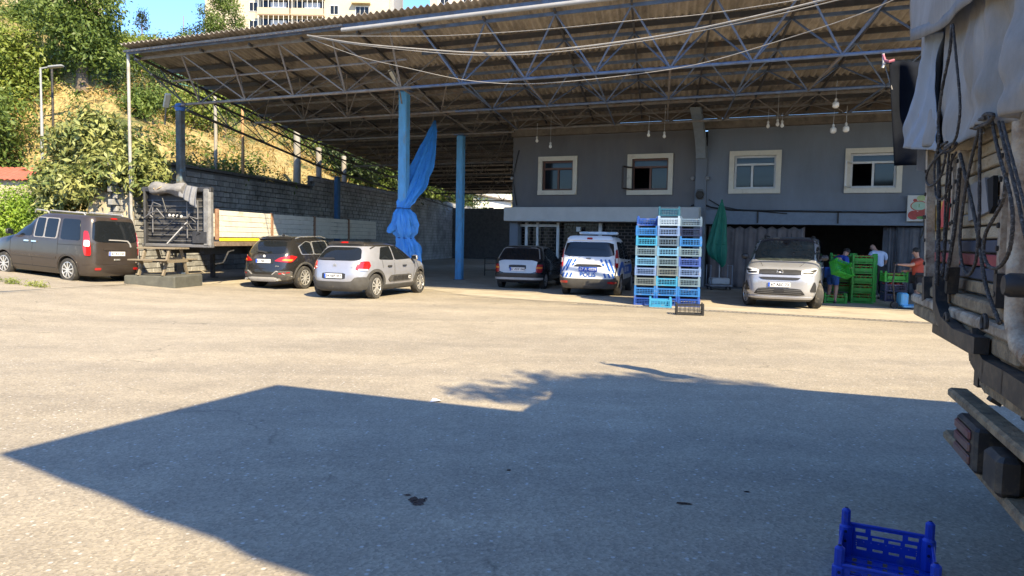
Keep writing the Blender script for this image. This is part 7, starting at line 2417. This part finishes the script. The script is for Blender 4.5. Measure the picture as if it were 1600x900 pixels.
for k, (px, Y, w, h) in enumerate(((548, 47, 4.5, 2.2), (580, 50, 4.5, 3.0), (615, 53, 5, 3.4), (655, 59, 5.5, 3.8), (700, 66, 6, 4.2), (745, 76, 6.5, 4.6))):
    lab = ('right of the wall step', 'between the wall step and the tall blue post', 'behind the tall blue post', 'behind the blue tarpaulin', 'left of the shorter blue post', 'right of the shorter blue post')[k]
    tree('dark_tree', 'dark green tree over the wall, ' + lab, 'tree', hp(px, 0, Y), w, h, .3, (LEAF_D, LEAF_A)[k % 2], 4200, .34, h * .8, .12, 200 + k, k=14, group='dark trees over the wall under the roof')
# undergrowth over the slope
g = np.random.default_rng(9)
P = []
while len(P) < 3400:
    d1, d2 = .4 + 34 * g.random() ** 1.3, .3 + 60 * g.random()
    x, y, z = hill_pt(d1, d2)
    k = math.sin(x * .55 + 1.3) * math.sin(y * .42 + .4) + .45 * math.sin(x * 1.3 + y * .9)
    if k + (1.1 if d1 > 7.5 else 0) + (.9 if d2 < 7 else 0) > .25 + .5 * g.random(): P.append(((x, y, z + .15), (.7, .7, .32)))
tag(link('undergrowth', leaves_mesh('undergrowth', P, 100000, .18, LEAF_A, .4, 77)), 'patchy green undergrowth covering the slope behind the hall', 'undergrowth', kind='stuff')
P = []
while len(P) < 1500:
    d1, d2 = .4 + 12 * g.random(), .3 + 45 * g.random()
    x, y, z = hill_pt(d1, d2); P.append(((x, y, z + .06), (.5, .5, .15)))
tag(link('dry_grass', leaves_mesh('dry_grass', P, 26000, .30, leaf_mat('leaf_dry', (.26, .17, .05), (.48, .34, .13), .8, .3), .35, 78, droop=-.8, aspect=.14)), 'dry yellow grass on the bare slope above the wall', 'grass', kind='stuff')
# weeds at the pavement edge
P = [((q.x, q.y, ground_z(q.x, q.y) + .03), (.16, .08, .04)) for q in [on_ground(x, y) for x, y in ((18, 443), (30, 445), (44, 447), (55, 447), (5, 441), (62, 449))]]
tag(link('weeds', leaves_mesh('weeds', P, 420, .09, LEAF_B, .1, 79, droop=-.6, aspect=.2)), 'little tufts of weeds in the pavement crack before the van', 'weeds', kind='stuff')

# street lamp
p = hp(69, 0, 30.5)
zt_l = at_y(69, 106, 30.5).z
LAMP_POST = mat('lamp_post', (.24, .25, .25), .5, var=.1)
sl_ = thing('street_lamp', 'grey street lamp with a short arm among the trees at left', 'street lamp', p)
MB().tube([(0, 0, 0), (0, 0, (zt_l - p.z) * .55), (0, 0, (zt_l - p.z) * .56), (0, 0, zt_l - p.z)], [.065, .06, .045, .04], 10).build('pole', LAMP_POST, sl_, 50)
MB().tube([(0, 0, zt_l - p.z - .03), (.35, 0, zt_l - p.z + .03)], .035, 8).build('arm', LAMP_POST, sl_, 50)
MB().rbox((.62, 0, zt_l - p.z + .06), (.62, .22, .10), .04, Matrix.Rotation(rad(-6), 3, 'Y')).build('lamp_head', LAMP_POST, sl_, 40)
p = hp(86.5, 0, 31.5)
bp_ = thing('thin_pole', 'thin dark pole standing right of the grey street lamp', 'pole', p)
MB().tube([(0, 0, 0), (0, 0, at_y(85, 108, 31.5).z - p.z)], .05, 8).build('shaft', BLACK_STEEL, bp_, 50)
# pale poles and trunks above the wall
def pole(px0, y_top, Y, r, label, m):
    p = hp(px0, 0, Y); z = at_y(px0, y_top, Y).z - p.z
    o = thing('utility_pole', label, 'pole', p, 0, 'poles on the slope above the wall')
    MB().tube([(0, 0, 0), (.02, 0, z * .5), (0, 0, z)], [r, r * .9, r * .8], 10).build('shaft', m, o, 50)
    MB().lathe([(r * .85, 0), (r * .5, .04)], (0, 0, z), 'z', 10).build('top_cap', m, o)
PP = mat('pale_pole', (.28, .26, .22), .8, var=.2, scale=3, dirt=(.25, .22, .18), damt=.4)
pole(337, 150, 30.5, .075, 'slender pale pole on the slope, leftmost behind the side truss', PP)
pole(379, 170, 31.3, .07, 'orange brown pole on the slope, right of the slender pale one', mat('brown_pole', (.38, .22, .10), .8, var=.2))
pole(463, 205, 36, .19, 'thick pale trunk like pole rising just over the wall', PP)
pole(497, 232, 38, .17, 'thick pale pole left of the step in the wall', PP)
pole(536, 245, 41, .16, 'pale pole right of the step in the wall, rightmost', PP)
# green railing on the slope
a_ = hp(205, 0, 40); b_ = hp(560, 0, 66)
rl = thing('slope_railing', 'thin green pipe railing crossing the slope above the dry grass', 'railing', a_)
GR = mat('rail_green', (.10, .32, .28), .5)
n = 16
pts = []
for k in range(n + 1):
    f = k / n
    x, y = a_.x + (b_.x - a_.x) * f, a_.y + (b_.y - a_.y) * f
    pts.append(Vector((x, y, hill_z(x, y))) - a_)
for k, q in enumerate(pts): MB().tube([q, q + Vector((0, 0, 1.05))], .03, 6).build('rail_post', GR, rl, 50)
for h in (.55, 1.05): MB().tube([q + Vector((0, 0, h)) for q in pts], .03, 6).build('rail', GR, rl, 50)

# tiled garden roof at the left edge
RED_TILE = mat('clay_tile', (.42, .10, .065), .75, var=.25, scale=5, dirt=(.22, .08, .06), damt=.3)
q0 = at_y(-60, 276, 27.5); q1 = at_y(56, 276, 27.5)
gr_ = thing('tiled_shed', 'small shed roof of red clay tiles above the green hedge', 'shed', (q0.x, 27.5, 0))
MB().box(((q1.x - q0.x) / 2, .8, q0.z / 2), (q1.x - q0.x - .2, 1.4, q0.z - .05)).build('shed_wall', PALE_RENDER, gr_)
tile = MB()
tile.loft([[Vector((.11 * math.cos(math.pi * k / 6), y, .05 * math.sin(math.pi * k / 6) + y * .36)) for k in range(7)] + [Vector((.095 * math.cos(math.pi * k / 6), y, .05 * math.sin(math.pi * k / 6) + y * .36 - .015)) for k in range(6, -1, -1)] for y in (0, .42)])
tmh = tile.mesh('roof_tile', RED_TILE, 50)
for i in range(int((q1.x - q0.x) / .22) + 1):
    for j in range(4):
        o = link('roof_tile', tmh, gr_); o.location = (i * .22, -.1 + j * .38, q0.z - .1 + j * .136 + .004 * (i % 2)); o.rotation_euler = (0, 0, random.uniform(-.02, .02))

# red roofed house on the ridge
p = at_y(232, 69, 84)
h_ = thing('ridge_house', 'low house with an orange red roof on the ridge against the sky', 'house', (p.x, 84, p.z - 4.2))
MB().box((0, 3, 2.0), (8.2, 6, 4.4)).build('house_wall', mat('house_cream', (.5, .42, .3), .85), h_)
mb = MB(); mb.add([(-4.7, -.6, 4.1), (4.7, -.6, 4.1), (4.7, 6.6, 4.1), (-4.7, 6.6, 4.1), (-3.6, 3, 5.2), (3.6, 3, 5.2)], [(0, 1, 5, 4), (1, 2, 5), (2, 3, 4, 5), (3, 0, 4), (3, 2, 1, 0)])
mb.build('roof', mat('roof_orange', (.52, .16, .07), .75, var=.15, scale=.8), h_)
for x in (-2.4, 0, 2.4):
    w = MB().box((x, -.02, 2.3), (1.2, .1, 1.3)).build('window', WHITE_FRAME, h_); MB().box((x, -.08, 2.3), (1.0, .02, 1.1)).build('pane', PANE, w)
MB().tube([(2.6, 3, 5.5), (2.6, 3, 8.2)], .05, 6).build('aerial', STEEL_GREY, h_)

# apartment blocks
CREAM_B = mat('block_cream', (.46, .37, .25), .85, var=.06, scale=.4)
CREAM_L = mat('block_light', (.46, .40, .30), .85, var=.05, scale=.4)
RAILM = mat('balcony_rail', (.30, .22, .16), .6)
CURTW = mat('net_curtain', (.62, .62, .62), .8, var=.1)
ST = 3.0
def flat_window(parent, x, y, z, w, h, split=2):
    f = MB()
    f.box((x, y, z + h / 2), (w, .12, .08)); f.box((x, y, z - h / 2), (w, .12, .08))
    for sx in (-1, 1): f.box((x + sx * w / 2, y, z), (.08, .118, h + .08))
    for k in range(1, split): f.box((x - w / 2 + w * k / split, y, z), (.06, .1, h))
    o = f.build('window', WHITE_FRAME, parent)
    MB().box((x, y + .03, z), (w, .03, h)).build('pane', PANE, o)
    return o
Yb = 130.0
def bx_(px): return (px - 800) / FPX * Yb
x0, x1 = bx_(323), bx_(604)
zref = at_y(470, 40, Yb).z
apt = thing('apartment_tower', 'tall cream apartment tower with balconies rising behind the canopy roof', 'building', (x0, Yb, 14))
zz = lambda py, px=470: at_y(px, py, Yb).z - 14
Wb = x1 - x0
MB().box((Wb / 2, 8, 26), (Wb, 16, 52)).build('tower_wall', CREAM_L, apt)
xb0, xb1, xb2 = bx_(407) - x0, bx_(457) - x0, bx_(507) - x0
floor_px = 29.5
fz0 = zz(26)                       # balcony floor level seen at y 26
stp = zz(26 - 28.5) - fz0
for k in range(-3, 4):
    z = fz0 + k * stp
    for (a_, b_) in ((xb0, xb1 - .15), (xb1 + .15, xb2)):
        MB().box(((a_ + b_) / 2, -.75, z), (b_ - a_, 1.5, .22)).build('balcony_slab', CREAM_B, apt)
        MB().box(((a_ + b_) / 2, -1.45, z + .5), (b_ - a_, .12, 1.0)).build('balcony_front', CREAM_B, apt)
        o = MB().box(((a_ + b_) / 2, -.06, z + 1.55), (b_ - a_ - .5, .1, 2.0)).build('balcony_glazing', PANE, apt)
        n = 6
        for q in range(n + 1):
            MB().box((a_ + .15 + (b_ - a_ - .3) * q / n, -1.4, z + 1.95), (.07, .07, 1.9)).build('mullion', WHITE_FRAME, o)
        MB().box(((a_ + b_) / 2 + .5, -.14, z + 1.7), ((b_ - a_) * .5, .03, 1.3)).build('curtain_panel', CURTW, o)
        MB().box(((a_ + b_) / 2, -1.4, z + 2.85), (b_ - a_, .1, .1)).build('head_rail', RAILM, o)
    flat_window(apt, bx_(397) - x0, -.05, z + 1.5, 1.4, 1.5)
    flat_window(apt, bx_(520.5) - x0, -.05, z + 1.2, 1.4, 1.5)
    flat_window(apt, bx_(563.5) - x0, -.05, z + 1.0, 2.3, 1.7, 3)
    MB().box((bx_(562) - x0, -.5, z + 2.35), (3.2, 1.0, .25)).build('window_ledge', CREAM_B, apt)
MB().box((Wb + .35, 6, 26), (.7, 10, 52)).build('corner_strip', mat('block_grey_strip', (.25, .26, .28), .8), apt)
x2 = bx_(659)
apt2 = thing('pink_apartment', 'pinkish apartment block with french balconies just over the corrugated eave', 'building', (x2, Yb + 8, 14))
MB().box((9, 8, 26), (18, 16, 52)).build('block_wall', mat('block_pink', (.58, .40, .30), .85, var=.05), apt2)
z = at_y(690, 6, Yb + 8).z - 14
for k in range(-2, 3):
    for x in (2.6, 6.8, 11):
        MB().box((x, -.06, z + k * 3.1), (2.6, .16, 2.9)).build('white_panel', mat('panel_white', (.68, .66, .62), .8), apt2)
        o = flat_window(apt2, x, -.2, z + .1 + k * 3.1, 1.5, 2.0)
        MB().box((x, -.45, z - .55 + k * 3.1), (1.9, .06, .8)).build('blue_rail', mat('rail_blue', (.06, .10, .28), .4), apt2)
x3 = (0 - 800) / FPX * 70
apt3 = thing('left_apartment', 'beige apartment block with balconies behind the trees at upper left', 'building', ((-60 - 800) / FPX * 75, 75, 10))
wl = (64 + 60) / FPX * 75
MB().box((wl / 2, 6, 20), (wl, 12, 40)).build('block_wall', CREAM_B, apt3)
for k in range(8):
    for x in (1.4, 3.9, 6.3):
        flat_window(apt3, x, -.05, 4 + k * 3.0, 1.3, 1.4)
    MB().box((2.6, -.6, 2.9 + k * 3.0), (4.4, 1.2, .2)).build('balcony_slab', CREAM_L, apt3)
    MB().box((2.6, -1.15, 3.4 + k * 3.0), (4.4, .1, .9)).build('balcony_front', mat('balcony_beige', (.45, .36, .28), .8), apt3)
# white annexe glimpsed far under the roof
p = at_y(772, 322, 74)
wa = thing('white_annexe', 'small white annexe glimpsed in the sun far under the roof', 'building', (p.x - 1.8, 74, 0))
MB().box((1.6, 2, p.z / 2 + .6), (3.8, 4, p.z + 1.2)).build('annexe_wall', mat('annexe_white', (.6, .6, .58), .8), wa)
mb = MB(); mb.add([(-.6, -.4, p.z + 1.2), (3.8, -.4, p.z + .4), (3.8, 4.4, p.z + .4), (-.6, 4.4, p.z + 1.2), (-.6, -.4, p.z + 1.35), (3.8, -.4, p.z + .55), (3.8, 4.4, p.z + .55), (-.6, 4.4, p.z + 1.35)], [(0, 1, 5, 4), (1, 2, 6, 5), (2, 3, 7, 6), (3, 0, 4, 7), (4, 5, 6, 7), (3, 2, 1, 0)]); mb.build('roof', STEEL_GREY, wa)
flat_window(wa, 1.2, -.06, p.z - .6, 1.2, 1.0)

# ================================================================== UNSEEN, BEHIND THE CAMERA: ADDED SHADE BLOCKERS AND A TREE
AW = mat('caster_sheet', (.30, .29, .27), .7, var=.2, scale=2)
HC = 5.0
def back_proj(x, y): return Vector((x, y, 0)) + SUN_H * (HC / math.tan(SUN_EL))
q1_, q2_, q3_ = on_ground(0, 712), on_ground(435, 603), on_ground(470, 900)
A_, B_, C_ = back_proj(q1_.x, q1_.y), back_proj(q2_.x, q2_.y), back_proj(q3_.x, q3_.y)
dF = (back_proj(*on_ground(930, 657).xy) - B_); dF.normalize()
dC = (C_ - A_).normalized()
aw = thing('shadow_awning', 'unseen flat awning on posts added behind the camera to cast the foreground shadow', 'awning', (A_.x, A_.y, 0))  # unseen sheet added to cast the foreground shadow, outline traced back towards the sun
mb = MB()
top = []
L_aw = 9.0
fr_e = [B_ + dF * (L_aw * k / 30) for k in range(31)]
bk_e = [A_ + dC * (L_aw * 1.05 * k / 30) + Vector((-dC.y, dC.x, 0)) * (.014 * math.sin(k * 1.9) + .010 * math.sin(k * 4.1)) for k in range(31)]
vs = []
for dz in (0, .06):
    for e in (bk_e, fr_e): vs += [Vector((q.x - A_.x, q.y - A_.y, HC + dz)) for q in e]
m_ = 31
fs = []
for k in range(30):
    fs += [(k, m_ + k, m_ + k + 1, k + 1), (2 * m_ + k, 2 * m_ + k + 1, 3 * m_ + k + 1, 3 * m_ + k), (m_ + k, 3 * m_ + k, 3 * m_ + k + 1, m_ + k + 1), (k, k + 1, 2 * m_ + k + 1, 2 * m_ + k)]
fs += [(0, 2 * m_, 3 * m_, m_), (m_ - 1, 2 * m_ - 1, 4 * m_ - 1, 3 * m_ - 1)]
mb.add(vs, fs); mb.fix().build('caster_roof', AW, aw)
for k in (16, 28):
    q = bk_e[k] - A_ + (fr_e[k] - bk_e[k]) * .08
    MB().tube([(q.x, q.y, 0), (q.x, q.y, HC)], .06, 8).build('post', STEEL_GREY, aw, 50)
ob = thing('sky_blocker_hall', 'long plain unseen hall added behind the camera to block sky light', 'building', (0, -9, 0))  # unseen block added to cut sky light and deepen the foreground shade
MB().box((0, -4, 3.2), (56, 8, 6.4)).build('hall_wall', mat('hall_wall', (.22, .21, .19), .9, var=.15, scale=.6), ob)
MB().box((0, -4, 6.5), (57, 9, .25)).build('hall_roof', STEEL_DARK, ob)
for k in range(9):
    x = -24 + k * 6
    d_ = MB().box((x, .02, 1.7), (3.6, .12, 3.4)).build('shutter_door', mat('hall_door', (.10, .12, .13), .7, var=.2), ob)
    w_ = MB().box((x, .02, 5.0), (2.2, .1, 1.0)).build('window', WHITE_FRAME, ob); MB().box((x, .08, 5.0), (2.0, .02, .8)).build('pane', PANE, w_)
# tree behind the lorry whose crown edge dapples the yard
def shade_from(px, py, H):
    q = on_ground(px, py)
    return Vector((q.x, q.y, 0)) + SUN_H * (H / math.tan(SUN_EL))
ct = shade_from(880, 625, 9.0)
t_ = thing('roadside_tree', 'roadside tree standing behind the camera to the right', 'tree', (ct.x + 1.4, ct.y - .4, 0))
trunk_mesh(MB(), 8.2, .2, 91, limbs=5, spread=1.2).build('trunk', BARK, t_, 60)
bl = []
for (px, py, H, r) in ((735, 606, 9.3, .10), (752, 616, 9.3, .12), (768, 603, 9.3, .12), (815, 622, 9.0, .16), (848, 600, 9.1, .18), (1060, 640, 8.8, .4), (775, 618, 9.2, .16), (800, 598, 9.2, .14), (830, 612, 9.0, .20), (860, 590, 9.2, .2), (880, 640, 8.8, .22), (905, 605, 9.1, .3), (940, 620, 9.0, .3), (960, 596, 9.2, .3), (1000, 615, 9, .4), (1040, 600, 9.2, .4), (1100, 630, 9, .5), (1010, 650, 8.6, .35), (1150, 612, 9.2, .5)):
    c = shade_from(px, py, H)
    bl.append(((c.x - t_.location.x, c.y - t_.location.y, H), (r * 1.2, r * 1.2, r)))
link('crown', leaves_mesh('crown', bl, 5200, .15, LEAF_A, .2, 92), t_)
